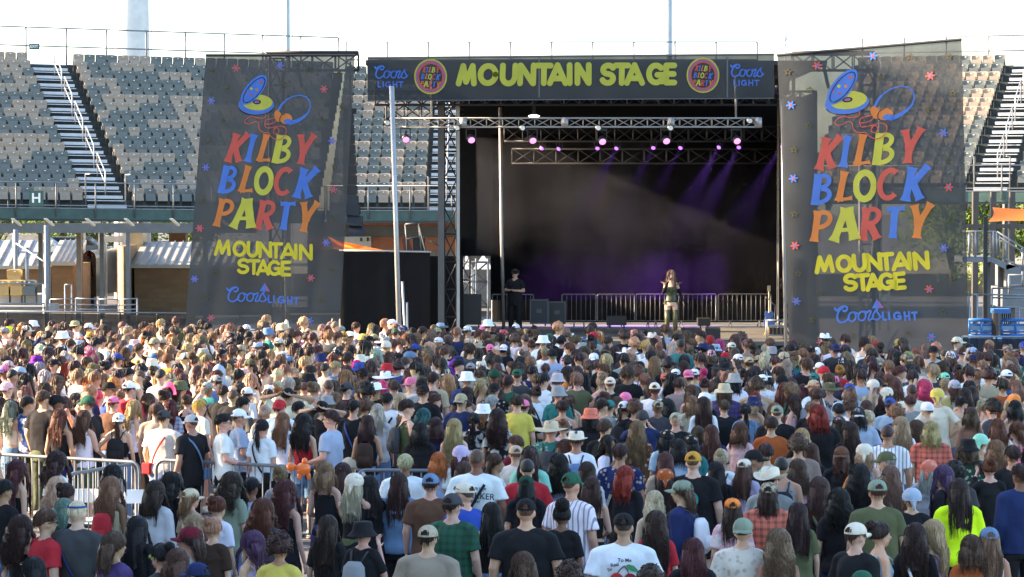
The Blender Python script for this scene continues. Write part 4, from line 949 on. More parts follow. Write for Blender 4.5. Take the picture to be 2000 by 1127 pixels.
PM = [trans_print('print red', (.62, .13, .10)), trans_print('print blue', (.10, .23, .66)), trans_print('print orange', (.68, .25, .07)), trans_print('print lime', (.58, .58, .09)), trans_print('print yellow', (.70, .62, .05)), trans_print('print dim yellow', (.11, .105, .05)), trans_print('print ink', (.012, .014, .03)), trans_print('print mauve', (.34, .16, .36))]
RD, BL, OR, LI, YE, DY, INK, MV = range(8)
def Z3(l): # zoom pixels -> photo pixels for the party letters
    return [(c, 410+x/3.22, 130+y/3.22, w_/3.22, h/3.22, s_/3.22, m_) for c, x, y, w_, h, s_, m_ in l]
PARTY = Z3([('K', 92, 600, 105, 178, 58, RD), ('I', 210, 600, 52, 174, 42, BL), ('L', 290, 604, 88, 178, 50, OR), ('B', 385, 608, 118, 178, 36, LI), ('Y', 530, 614, 108, 188, 26, RD),
            ('B', 45, 798, 112, 175, 40, BL), ('L', 175, 796, 92, 172, 50, OR), ('O', 270, 806, 122, 176, 16, LI), ('C', 388, 814, 118, 184, 30, RD), ('K', 522, 826, 118, 186, 52, BL),
            ('P', 20, 1005, 110, 172, 42, OR), ('A', 138, 1015, 132, 188, 12, LI), ('R', 278, 1024, 118, 182, 40, RD), ('T', 418, 1027, 100, 176, 28, BL), ('Y', 545, 1040, 112, 188, 28, OR)])
def Z4(l): return [(c, 400+x/6.26, 450+y/6.26, w_/6.26, h/6.26, s_/6.26, YE) for c, x, y, w_, h, s_ in l]
MOUNT = Z4([('M', 112, 308, 200, 196, 20), ('O', 330, 322, 185, 196, 6), ('U', 510, 328, 148, 196, 6), ('N', 655, 334, 168, 196, 0), ('T', 790, 342, 160, 196, 0), ('A', 925, 350, 190, 196, 0), ('I', 1085, 358, 55, 196, 0), ('N', 1150, 365, 170, 196, 0),
            ('S', 392, 530, 148, 190, 6), ('T', 528, 540, 140, 188, 4), ('A', 632, 548, 156, 188, 4), ('G', 768, 555, 165, 190, 0), ('E', 930, 562, 122, 192, 0)])
LIGHT = [('L', 523, 591.5, 8, 15, 0, BL), ('I', 531, 592, 8, 15, 0, BL), ('G', 542, 593, 14, 15, 0, BL), ('H', 561, 594.5, 9.5, 15, 0, BL), ('T', 574, 595.5, 9.5, 15, 0, BL)]
FLOW = [(461, 133, 8, RD), (547, 128, 8, BL), (633, 174, 8, RD), (413, 197, 8, BL), (648, 275, 8, BL), (402, 327, 8, BL), (651, 370, 8, RD), (390, 446, 8, RD), (637, 474, 8, BL), (380, 545, 8, BL), (607, 543, 8, RD), (412, 621, 8, RD), (605, 627, 8, BL)]
STAR = [(415, 138), (604, 137), (664, 144), (445, 174), (557, 166), (667, 208), (437, 236), (627, 233), (409, 276), (653, 324), (396, 390), (651, 427), (389, 496), (421, 533), (648, 527), (403, 580), (628, 585), (468, 616), (375, 621), (565, 618)]
def flower(b, pl, x, y, r, c, off):
    pts = []
    for k in range(48): a = 2*math.pi*k/48; rr = r*(.72+.28*math.cos(6*a)**1); pts.append((x+rr*math.cos(a), y+rr*math.sin(a)))
    poly(b, pl, pts, off, c); poly(b, pl, [(x+r*.3*math.cos(k*.785), y+r*.3*math.sin(k*.785)) for k in range(8)], off+.004, BL if c == RD else RD)
def star(b, pl, x, y, r, off, mi=DY):
    pts = [(x+(r if k % 2 == 0 else r*.42)*math.sin(k*math.pi/5+.2), y-(r if k % 2 == 0 else r*.42)*math.cos(k*math.pi/5+.2)) for k in range(10)]
    put(b, pl, pts+[pts[0]], .75, off, mi)
def artwork(b, pl):
    z = lambda x, y: (410+x/3.22, 130+y/3.22); o = .006
    def ell(cx, cy, rx, ry, rot, n=32, a0=0, a1=360):
        c, s_ = math.cos(R(rot)), math.sin(R(rot)); return [z(cx+rx*math.cos(R(a0+(a1-a0)*k/n))*c-ry*math.sin(R(a0+(a1-a0)*k/n))*s_, cy+rx*math.cos(R(a0+(a1-a0)*k/n))*s_+ry*math.sin(R(a0+(a1-a0)*k/n))*c) for k in range(n+1)]
    poly(b, pl, ell(291, 240, 112, 62, 0)[:-1], o, BL); poly(b, pl, ell(300, 226, 94, 50, 0)[:-1], o+.003, LI)
    poly(b, pl, ell(295, 222, 26, 15, 0)[:-1], o+.006, INK); poly(b, pl, ell(295, 222, 17, 9, 0)[:-1], o+.009, MV)
    poly(b, pl, ell(275, 146, 115, 50, -50)[:-1], o+.012, BL); e = ell(277, 148, 98, 37, -50); put(b, pl, e, .7, o+.015, INK)
    e = ell(291, 252, 108, 54, 0, 20, 10, 170); put(b, pl, e, .7, o+.006, INK)
    for x, y, c, r_ in ((322, 98, RD, 9), (293, 145, OR, 9), (260, 140, LI, 9), (260, 180, RD, 7), (228, 168, RD, 6)): poly(b, pl, ell(x, y, r_, r_, 0, 10)[:-1], o+.016, c)
    e = ell(535, 272, 92, 92, 0, 30, -195, 35); 
    e = [z(*q) for q in ((430, 275), (450, 240), (480, 210), (520, 188), (565, 180), (605, 190), (628, 220), (632, 255), (618, 290), (590, 318), (550, 342), (505, 355))]
    put(b, pl, e, [2.2, 2.2, 1.4, 1.2, 1.2, 1.2, 1.2, 1.2, 1.5, 2.6, 3.4, 4.], o, BL, cap=True)
    poly(b, pl, ell(428, 312, 22, 38, -15)[:-1], o+.003, OR); poly(b, pl, ell(478, 328, 40, 33, 0)[:-1], o+.006, OR); e = ell(462, 330, 22, 30, 20, 16, 90, 270); put(b, pl, e, .6, o+.01, INK); poly(b, pl, ell(490, 345, 26, 16, 0)[:-1], o+.012, BL)
    w1 = [(350, 295), (345, 320), (310, 325), (260, 315), (222, 335), (225, 355), (250, 360), (285, 345), (305, 355), (310, 390), (330, 412), (370, 418), (385, 440), (420, 460), (455, 450), (478, 420), (478, 390), (450, 375), (400, 382), (355, 385), (345, 360), (355, 335), (410, 325)]
    w2 = [(430, 375), (405, 395), (400, 415), (418, 425), (435, 410), (430, 390), (415, 385), (400, 392)]
    for W_ in (w1, w2, [(345, 360), (370, 362), (400, 355), (418, 340)]):
        V = [Vector(q) for q in W_]; s_ = []
        for i in range(len(V)-1):
            a, p0, p1, c = V[max(0, i-1)], V[i], V[i+1], V[min(len(V)-1, i+2)]
            for k in range(4): t = k/4; s_.append(.5*((2*p0)+(p1-a)*t+(2*a-5*p0+4*p1-c)*t*t+(3*p0-a-3*p1+c)*t**3))
        s_.append(V[-1]); put(b, pl, [z(*q) for q in s_], .85, o+.018, RD)
M_scr = scrim('grey black banner mesh', (.040, .046, .051), .10, .03)
def banner(label, corners, mapf, sx=1.):
    TL, TR, BRr, BLl = corners; t = thing('banner', label, 'banner', TL.lerp(TR, .5), 'tall printed mesh banners beside the stage')
    pl = Plane(TL, TR, BLl, mapf)
    b = MB(); NX, NY = 36, 50; vs = []; rr = random.Random(len(label))
    for j in range(NY+1):
        for i in range(NX+1):
            u, v = i/NX, j/NY; p = (TL.lerp(TR, u)).lerp(BLl.lerp(BRr, u), v)
            e = min(1, v*3) * (.03*math.sin(u*9+v*2) + .02*math.sin(u*21+v*5+1)) * (.35 + v) + .04*math.sin(v*3.1)*0
            p = p - pl.n*((p-pl.o).dot(pl.n)); vs.append(p - pl.n*(.012 + abs(e)*.5))
    b.add(vs, [(j*(NX+1)+i, (j+1)*(NX+1)+i, (j+1)*(NX+1)+i+1, j*(NX+1)+i+1) for j in range(NY) for i in range(NX)]); b.build('mesh_cloth', M_scr, t, True)
    b = MB(); b.tube([TL, TR], .035, 8); b.build('top_bar', M_dark, t)
    b = MB(); glyphs(b, pl, G1, PARTY, .0); b.build('party_lettering', PM, t)
    b = MB(); glyphs(b, pl, G2, MOUNT, .0, True, 3.3*sx); b.build('stage_name_lettering', PM, t)
    b = MB(); script(b, pl, 442, 592, 81, 31, .0, BL, 1.6*sx); glyphs(b, pl, G2, LIGHT, 0, True, 1.6*sx)
    poly(b, pl, [(507, 568.5), (517, 552), (527.5, 569.5)], .004, BL); poly(b, pl, [(519, 569), (517, 552), (527.5, 569.5)], .010, MV); b.build('sponsor_lettering', PM, t)
    for q in FLOW: b = MB(); flower(b, pl, *q, .004); b.build('flower_print', PM, t)
    for q in STAR: b = MB(); star(b, pl, *q, 5.6, .004); b.build('star_print', PM, t)
    b = MB(); artwork(b, pl); b.build('music_player_artwork', PM, t)
D0 = 72.0
Lc = [P(402, 108, D0), P(693, 108, D0), P(663, 645, D0-.3), P(361, 648, D0-.3)]
banner('left tall dark mesh banner printed with a music player and party lettering', Lc, lambda p: p)
src = np.array([(437, 316), (617, 266), (416, 444), (623, 397), (418, 497), (611, 508), (443, 590), (583, 595), (413, 197), (648, 275), (461, 133)], float)
dst = np.array([(1591, 330), (1804, 253), (1582, 475), (1822, 399), (1594, 535), (1818, 524), (1632, 630), (1790, 626), (1545, 205), (1842, 260), (1595, 129)], float)
A_ = np.linalg.lstsq(np.c_[src, src[:, 0]*src[:, 1]/500, np.ones(len(src))], dst, rcond=None)[0]
mapR = lambda p: tuple(np.array([p[0], p[1], p[0]*p[1]/500, 1.]) @ A_)
Rc = [P(1518, 108, 69.8), P(1878, 77, 67.6), P(1891, 700, 67.3), P(1541, 680, 69.5)]
banner('right tall dark mesh banner with its top edge rising to the right', Rc, mapR, 1.15)
# header
D = 74.0; TLh, TRh = P(718, 113, D), P(1512, 106, D); BRh, BLh = P(1512, 192, D), P(718, 197, D)
t = thing('header_banner', 'wide dark header banner reading MOUNTAIN STAGE above the stage opening', 'banner', TLh.lerp(TRh, .5))
pl = Plane(TLh, TRh, BLh); b = MB(); vs = []; NX = 60
for i in range(NX+1):
    for v in (0, .5, 1): p = TLh.lerp(TRh, i/NX).lerp(BLh.lerp(BRh, i/NX), v); vs.append(p - pl.n*(.02 + .008*math.sin(i*.7+v)*v))
b.add(vs, [(3*i+j, 3*i+j+1, 3*i+j+4, 3*i+j+3) for i in range(NX) for j in range(2)]); b.build('mesh_cloth', scrim('header banner mesh', (.030, .036, .041), .06, .025), t, True)
b = MB(); b.tube([TLh, TRh], .03, 6); b.tube([BLh, BRh], .015, 6); b.build('edge_bar', M_grayst, t)
for px in (1053, 1420): b = MB(); b.box((XP(px-1.5, D), D-.006, ZP(190, D)), (XP(px+1.5, D), D-.001, ZP(111, D))); b.build('seam_strip', M_grayst, t)
HM = [(c, 660+x/2.817, 60+yb/2.817, w_/2.817, 118/2.817, s_/2.817, LI) for c, x, w_, s_, yb in (('M', 655, 100, 12, 300), ('O', 765, 116, 6, 300), ('U', 892, 90, 6, 300), ('N', 990, 95, 4, 299), ('T', 1088, 88, 2, 298), ('A', 1158, 102, 0, 298), ('I', 1262, 26, 0, 298), ('N', 1308, 82, 0, 297), ('S', 1444, 78, 4, 297), ('T', 1520, 82, 2, 297), ('A', 1582, 100, 0, 297), ('G', 1700, 96, 0, 297), ('E', 1798, 60, 0, 297))]
b = MB(); glyphs(b, pl, G2, HM, 0, True, 5.6); b.build('stage_name_lettering', PM, t)
for cx, cy in ((841, 149.5), (1373, 147)):
    b = MB()
    for r_, w_, c, k in ((30.5, 1.6, LI, 0), (28.6, 1.2, OR, 1), (26.5, 2.0, MV, 2), (24.0, 1.5, RD, 3)): put(b, pl, [(cx+r_*math.cos(R(a)), cy+r_*1.08*math.sin(R(a))) for a in range(0, 361, 10)], w_, .001*k*2, c)
    k = .195
    for c, x, y, w_, h, s_, m_ in PARTY: glyphs(b, pl, G1, [(c, cx+(x-522)*k, cy+(y-384)*k*1.12+6.5, w_*k, h*k, s_*k, m_)], .002)
    b.build('round_badge', PM, t)
for x0, y0 in ((731, 155), (1426, 152)):
    b = MB(); script(b, pl, x0, y0, 66, 26, 0, BL, 1.6)
    glyphs(b, pl, G2, [(c, x0+6+dx, y0+15.5, w_, 11.5, 0, BL) for c, dx, w_ in (('L', 0, 8), ('I', 9, 5), ('G', 15, 12), ('H', 30, 9), ('T', 41, 10))], .002, True, 1.25); b.build('sponsor_lettering', PM, t)
# ---------------------------------------------------------------- people
def pmat(name, src, kind):
    kw = dict(src=src)
    if kind == 'skin': m_ = mat(name, None, .55, spec=.35, var=.05, vs=20, **kw)
    elif kind == 'hair': m_ = mat(name, None, .42, spec=.35, var=.5, vs=3, streak=(34, 34, 2.5), bump=.7, bs=90, **kw)
    else: m_ = mat(name, None, .85, spec=.15, var=.10, vs=5, bump=.8, bs=8, **kw)
    n = m_.node_tree; b_ = n.nodes['Principled BSDF']
    if kind in ('plaid', 'stripe', 'floral', 'tie', 'camo', 'wide'):
        base = b_.inputs['Base Color'].links[0].from_socket; tc = n.nodes.new('ShaderNodeTexCoord'); mx = n.nodes.new('ShaderNodeMix'); mx.data_type = 'RGBA'
        def band(axis, freq, lo, hi=None):
            sp = n.nodes.new('ShaderNodeSeparateXYZ'); n.links.new(tc.outputs['Object'], sp.inputs[0])
            a = n.nodes.new('ShaderNodeMath'); a.operation = 'MULTIPLY'; a.inputs[1].default_value = freq; n.links.new(sp.outputs[axis], a.inputs[0])
            f = n.nodes.new('ShaderNodeMath'); f.operation = 'FRACT'; n.links.new(a.outputs[0], f.inputs[0])
            g_ = n.nodes.new('ShaderNodeMath'); g_.operation = 'LESS_THAN'; g_.inputs[1].default_value = lo; n.links.new(f.outputs[0], g_.inputs[0]); return g_.outputs[0]
        if kind == 'plaid':
            a, c = band(0, 14, .4), band(2, 14, .4); s_ = n.nodes.new('ShaderNodeMath'); s_.operation = 'ADD'; n.links.new(a, s_.inputs[0]); n.links.new(c, s_.inputs[1])
            h = n.nodes.new('ShaderNodeMath'); h.operation = 'MULTIPLY'; h.inputs[1].default_value = .42; n.links.new(s_.outputs[0], h.inputs[0]); fac = h.outputs[0]
        elif kind == 'stripe': fac = band(0, 22, .3)
        elif kind == 'wide': fac = band(2, 9, .45)
        else:
            vo = n.nodes.new('ShaderNodeTexVoronoi' if kind == 'floral' else 'ShaderNodeTexNoise'); vo.inputs['Scale'].default_value = {'floral': 17, 'tie': 9, 'camo': 26}[kind]
            n.links.new(tc.outputs['Object'], vo.inputs['Vector']); g_ = n.nodes.new('ShaderNodeMapRange'); lo, hi = {'floral': (.36, .30), 'tie': (.47, .56), 'camo': (.49, .52)}[kind]
            g_.inputs[1].default_value = lo; g_.inputs[2].default_value = hi; n.links.new(vo.outputs[0], g_.inputs[0]); fac = g_.outputs[0]
        al = n.nodes.new('ShaderNodeObjectInfo')      # the second colour is the first one made paler or darker
        hs = n.nodes.new('ShaderNodeMix'); hs.data_type = 'RGBA'; hs.inputs[0].default_value = .75
        n.links.new(al.outputs['Color'], hs.inputs[6])
        hs.inputs[7].default_value = (.75, .72, .66, 1) if kind in ('tie', 'wide') else (.03, .03, .035, 1) if kind == 'plaid' else (.45, .38, .30, 1)
        if kind == 'stripe': hs.inputs[7].default_value = (.10, .12, .2, 1)
        n.links.new(fac, mx.inputs[0]); n.links.new(base, mx.inputs[6]); n.links.new(hs.outputs[2], mx.inputs[7]); n.links.new(mx.outputs[2], b_.inputs['Base Color'])
    return m_
PMAT = {k: pmat('person ' + k, 'obj', k) for k in ('skin', 'hair', 'cloth', 'plaid', 'stripe', 'floral', 'tie', 'camo', 'wide')}
M_eye = mat('dark eye', (.03, .02, .02), .3); M_lip = mat('lips', (.38, .12, .11), .5); M_soleb = mat('shoe rubber', (.06, .06, .06), .6)

def limb(b, p0, p1, r0, r1, n=10, ends=True):
    b.tube([p0, Vector(p0).lerp(Vector(p1), .5), p1], [r0, (r0+r1)/2*1.02, r1], n)
    if ends: b.ball(p0, r0, n, 6); b.ball(p1, r1, n, 6)
def remesh(b, vox, smooth=2, wr=0., ws=6., seed=0):
    me = b.mesh('tmp'); o = bpy.data.objects.new('tmp', me); COL.objects.link(o)
    m_ = o.modifiers.new('r', 'REMESH'); m_.mode = 'VOXEL'; m_.voxel_size = vox
    if smooth: s_ = o.modifiers.new('s', 'SMOOTH'); s_.factor = .5; s_.iterations = smooth
    dg = bpy.context.evaluated_depsgraph_get(); r = bpy.data.meshes.new_from_object(o.evaluated_get(dg))
    bpy.data.objects.remove(o); bpy.data.meshes.remove(me)
    nv = len(r.vertices); v = np.empty(nv*3); r.vertices.foreach_get('co', v); v = v.reshape(-1, 3)
    nn = np.empty(nv*3); r.vertices.foreach_get('normal', nn); nn = nn.reshape(-1, 3)
    if wr:
        d = np.array([noise.noise(Vector((p[0]*ws, p[1]*ws, p[2]*ws*.7 + seed))) + .5*noise.noise(Vector((p[0]*ws*2.3+5, p[1]*ws*2.3, p[2]*ws*1.2 + seed))) for p in v]); v = v + nn*(d*wr)[:, None]
    out = MB(); out.v = [tuple(p) for p in v]; out.f = [tuple(p.vertices) for p in r.polygons]; out.m = [0]*len(out.f)
    bpy.data.meshes.remove(r); return out
# ---- pose: for each arm (elbow, wrist) for the right side (+x); left mirrored
ARM = {'d': ((.235, -.03, 1.15), (.245, .05, .91)), 'f': ((.245, .02, 1.17), (.03, .21, 1.19)), 'p': ((.225, .20, 1.30), (.10, .33, 1.52)),
       'r': ((.29, .10, 1.60), (.20, .14, 1.86)), 'h': ((.37, -.08, 1.20), (.19, .03, 1.02)), 'b': ((.43, -.02, 1.60), (.13, -.12, 1.66)),
       'g': ((.24, -.01, 1.16), (.16, .22, 1.08)), 'm': ((.24, .07, 1.20), (.07, .20, 1.49)), 'o': ((.27, -.02, 1.18), (.36, .02, .96))}
POSE = {'d': 'dd', 'f': 'ff', 'p': 'pp', 'r': 'rr', 'h': 'hd', 'H': 'hh', 'b': 'bb', 'g': 'gg', 'm': 'dm', 'x': 'dg', 'q': 'pr', 's': 'om'}
def arms_of(pose, sex):
    sx = .178 if sex == 'm' else .152; res = []
    for side, c in zip((-1, 1), POSE[pose]):
        e, w_ = ARM[c]; k = sx/.178; f = lambda p: Vector((p[0]*side*(k if abs(p[0]) > .1 else 1), p[1], p[2]))
        res.append((side, c, Vector((side*sx, -.01, 1.405)), f(e), f(w_)))
    return res
TOR = {'m': [(.84, 0, .0, .150, .112), (.93, 0, -.005, .160, .118), (1.02, 0, 0, .150, .108), (1.12, 0, .0, .145, .104), (1.25, 0, -.005, .165, .115), (1.34, 0, -.005, .176, .118), (1.41, 0, -.01, .160, .098), (1.455, 0, -.012, .100, .070)],
       'f': [(.84, 0, -.01, .160, .120), (.93, 0, -.01, .168, .125), (1.02, 0, 0, .140, .104), (1.10, 0, 0, .120, .090), (1.20, 0, .0, .128, .095), (1.30, 0, .01, .142, .108), (1.38, 0, -.008, .138, .088), (1.45, 0, -.012, .085, .060)]}
def hand(b, w_, d, side, curl=.5, s_=1.):
    """palm, four unequal bent fingers and a thumb; w_=wrist, d=forearm direction"""
    d = Vector(d).normalized(); up = Vector((0, 1, 0)) if abs(d.y) < .85 else Vector((0, 0, 1)); nrm = d.cross(up).normalized()*side; wd = d.cross(nrm).normalized()
    pc = w_ + d*.045*s_; rot = Matrix((wd, nrm, d)).transposed(); b.ball(pc, (.040*s_, .015*s_, .052*s_), 10, 6, rot=rot)
    for k in range(4):
        L = (.062, .074, .068, .052)[k]*s_; o = w_ + d*.082*s_ + wd*((k-1.5)*.0195*s_); a = -nrm*curl
        p1 = o + (d + a*.3).normalized()*L*.5; p2 = p1 + (d + a*1.1).normalized()*L*.32; p3 = p2 + (d*.6 + a*1.9).normalized()*L*.26
        b.tube([o - d*.02, o, p1, p2, p3], [.009*s_, .009*s_, .0082*s_, .0075*s_, .005*s_], 6)
    o = w_ + d*.025*s_ - wd*.03*s_; p1 = o + (d*.5 - wd*.9 - nrm*.2).normalized()*.032*s_; p2 = p1 + (d*.9 - wd*.4 - nrm*.5).normalized()*.026*s_; b.tube([o + wd*.01, o, p1, p2], [.011*s_, .011*s_, .0095*s_, .006*s_], 6)
def body_mb(sex, pose, lod, hy=0.):
    b = MB(); b.rings(TOR[sex] + [(1.50, 0, -.012, .055 if sex == 'm' else .047, .056 if sex == 'm' else .048), (1.57, 0, -.005, .054 if sex == 'm' else .045, .056 if sex == 'm' else .046)], 20)
    for side in (-1, 1): b.tube([(side*.02, -.012, 1.49), (side*.09, -.015, 1.448), (side*(.165 if sex == 'm' else .14), -.01, 1.415)], [.05, .048, .048], 8)
    ra = (.052, .043, .026) if sex == 'm' else (.043, .036, .022)
    for side, c, s_, e, w_ in arms_of(pose, sex): limb(b, s_, e, ra[0], ra[1]*.92); limb(b, e, w_, ra[1]*.95, ra[2])
    for side in (-1, 1):
        hp = Vector((side*.092, -.005, .90)); kn = Vector((side*.105, .015, .49)); an = Vector((side*.11, -.015, .09))
        b.tube([hp, hp.lerp(kn, .35), kn], [.088, .078, .054], 12); b.ball(hp, .088, 12, 8)
        b.tube([kn, kn.lerp(an, .3) - Vector((0, .015, 0)), an], [.054, .054, .034], 12); b.ball(kn, .054, 10, 6); b.ball(an, .036, 8, 6)
        b.ball((side*.118, .055, .045), (.045, .12, .04), 10, 6)
    # head
    b.ball((0, -.012, 1.655), (.077, .094, .098), 18, 12); b.ball((0, .026, 1.59), (.058, .064, .060), 14, 10); b.ball((0, .048, 1.552), (.030, .035, .026), 10, 6)
    b.ball((0, .060, 1.635), (.058, .030, .05), 12, 8)
    b.tube([(0, .085, 1.648), (0, .108, 1.612), (0, .090, 1.600)], [.009, .016, .012], 8)
    for side in (-1, 1): b.ball((side*.078, -.008, 1.625), (.010, .020, .031), 8, 6)
    r = remesh(b, (.0125, .03)[lod], (2, 1)[lod])
    if lod == 0:
        h = MB()
        for side, c, s_, e, w_ in arms_of(pose, sex): hand(h, w_, w_ - e if c not in 'b' else Vector((-side*.3, -.2, .1)), side, 1.1 if c in 'pm' else .5, 1. if sex == 'm' else .9)
        r.add(h.v, h.f, 0)
        f = MB()
        for side in (-1, 1): f.ball((side*.030, .083, 1.640), (.012, .006, .0065), 8, 6); f.tube([(side*.045, .083, 1.660), (side*.030, .089, 1.664), (side*.014, .089, 1.660)], .0035, 5)
        r.add(f.v, f.f, 1); f = MB(); f.ball((0, .089, 1.575), (.023, .008, .007), 10, 6); r.add(f.v, f.f, 2)
    return r
def top_mb(kind, sex, pose, lod, seed=0):
    b = MB(); T = TOR[sex]; g_ = .018
    hem, neck = {'te': (.86, 1.475), 'ls': (.85, 1.475), 'jk': (.83, 1.485), 'ta': (.9 if sex == 'f' else .86, 1.40), 'tu': (1.06, 1.33), 'cr': (1.08, 1.46), 'dr': (.62, 1.40), 'hal': (1.08, 1.31)}[kind]
    fit = {'te': .02, 'ls': .018, 'jk': .035, 'ta': .010, 'tu': .012, 'cr': .014, 'dr': .012, 'hal': .01}[kind]
    rs = []; zs = np.linspace(hem, min(neck, 1.455), 16); ref = {'m': .172, 'f': .150}[sex]
    for z in zs:
        i = max(k for k in range(len(T)) if T[k][0] <= max(z, .84)); j = min(i+1, len(T)-1); u = 0 if i == j else (max(z, .84)-T[i][0])/(T[j][0]-T[i][0]); u = min(1, u)
        rx, ry, cy = [T[i][q]*(1-u)+T[j][q]*u for q in (3, 4, 2)]
        if kind in ('te', 'ls', 'jk') and z < 1.36: rx = max(rx, ref*(.98 if sex == 'm' else .93)); ry = max(ry, .112)
        if kind == 'dr' and z < .95: rx = .175 + (.95-z)*.25; ry = .13 + (.95-z)*.25
        rs.append((z, 0, cy, rx+fit, ry+fit))
    if neck > 1.455: rs.append((neck, 0, -.014, .082, .068))
    b.rings(rs, 24)
    if kind in ('te', 'ls', 'jk', 'cr'):
        for side in (-1, 1): b.tube([(side*.03, -.012, 1.455), (side*.09, -.015, 1.45), (side*(.172 if sex == 'm' else .148), -.01, 1.415)], [.06, .06, .062+fit*.3], 10)
        for side, c, s_, e, w_ in arms_of(pose, sex):
            r0 = (.062 if sex == 'm' else .052) + fit*.35; b.ball(s_, r0, 10, 8)
            if kind in ('te', 'cr'): b.tube([s_, s_.lerp(e, .35), s_.lerp(e, .72 if kind == 'te' else .5)], [r0, r0*1.02, r0*1.08], 12)
            else: limb(b, s_, e, r0, r0*.86); b.tube([e, w_.lerp(e, .05)], [r0*.86, r0*.62], 10)
    r = remesh(b, (.0135, .03)[lod], (3, 1)[lod], (.017 if kind in ('te', 'ls', 'jk', 'dr') else .005), 6., seed)
    if kind in ('ta', 'hal', 'tu', 'dr') and (kind != 'tu'):
        s_ = MB()
        for side in (-1, 1):
            x = side*(.085 if kind != 'hal' else .03); w_ = .018 if sex == 'f' else .035
            if kind == 'hal': s_.tube([(side*.06, .115, 1.30), (side*.055, .075, 1.43), (side*.03, -.06, 1.49), (0, -.07, 1.49)], .007, 6)
            else:
                n = 9; y0, y1 = -.108, .105; pts = [(x*(1-.1*math.sin(math.pi*k/n)), y0*math.cos(math.pi*k/n)*.95-.005, 1.385+.078*math.sin(math.pi*k/n)) for k in range(n+1)]
                vs = []
                for p in pts: vs += [(p[0]-w_, p[1]-(.006), p[2]+.006), (p[0]+w_, p[1]-.006, p[2]-.004), (p[0]+w_, p[1], p[2]-.022), (p[0]-w_, p[1], p[2]-.012)]
                s_.add(vs, [(4*k+j, 4*k+(j+1) % 4, 4*k+4+(j+1) % 4, 4*k+4+j) for k in range(n) for j in range(4)])
        r.add(s_.v, s_.f, 0)
    return r
def bot_mb(kind, sex, lod):
    b = MB(); T = TOR[sex]; hi = 1.04 if sex == 'f' else .98
    b.rings([(.78, 0, -.01, .165, .125), (.86, 0, -.01, .170, .130), (.93, 0, -.008, .174 if sex == 'f' else .166, .130), (hi, 0, 0, .148 if sex == 'f' else .158, .114)], 20)
    for side in (-1, 1):
        hp = Vector((side*.092, -.005, .88)); kn = Vector((side*.105, .015, .49)); an = Vector((side*.11, -.015, .085))
        if kind == 'je': b.tube([hp, hp.lerp(kn, .4), kn, kn.lerp(an, .5), an], [.1, .09, .072, .068, .062], 12); b.ball(hp, .1, 12, 6)
        elif kind == 'sh': b.tube([hp, hp.lerp(kn, .75)], [.1, .092], 12); b.ball(hp, .1, 12, 6)
        elif kind == 'ss': b.tube([hp, hp.lerp(kn, .38)], [.1, .098], 12); b.ball(hp, .1, 12, 6)
    if kind == 'sk': b.rings([(.52, 0, -.005, .24, .2), (.7, 0, -.005, .20, .165), (.86, 0, -.01, .175, .135)], 24)
    return remesh(b, (.015, .03)[lod], 1, .006, 8.)
def shoe_mb(lod):
    b = MB()
    for side in (-1, 1):
        b.ball((side*.118, .055, .05), (.052, .135, .05), 12, 6)
        b.box((side*.118-.048, -.075, .003), (side*.118+.048, .18, .03), 1); b.tube([(side*.11, -.02, .04), (side*.11, -.02, .12)], [.052, .048], 10)
    return b
HCc = Vector((0, -.012, 1.655))
def scalp(az, pol, g_=.0):
    """az: 0 = back (-y), +-pi = face; pol: 0 = crown"""
    rx, ry, rz = .083+g_, .101+g_, .106+g_
    return HCc + Vector((math.sin(az)*math.sin(pol)*rx, -math.cos(az)*math.sin(pol)*ry, math.cos(pol)*rz))
def maxpol(az, short=False): # hairline
    a = abs(az)/math.pi
    if short: return R(113) if a < .22 else R(113 - (a-.22)/.2*24) if a < .42 else R(89) if a < .6 else R(89-(a-.6)/.4*34)
    return R(118) if a < .45 else R(118 - (a-.45)/.2*20) if a < .65 else R(98-(a-.65)/.35*42)
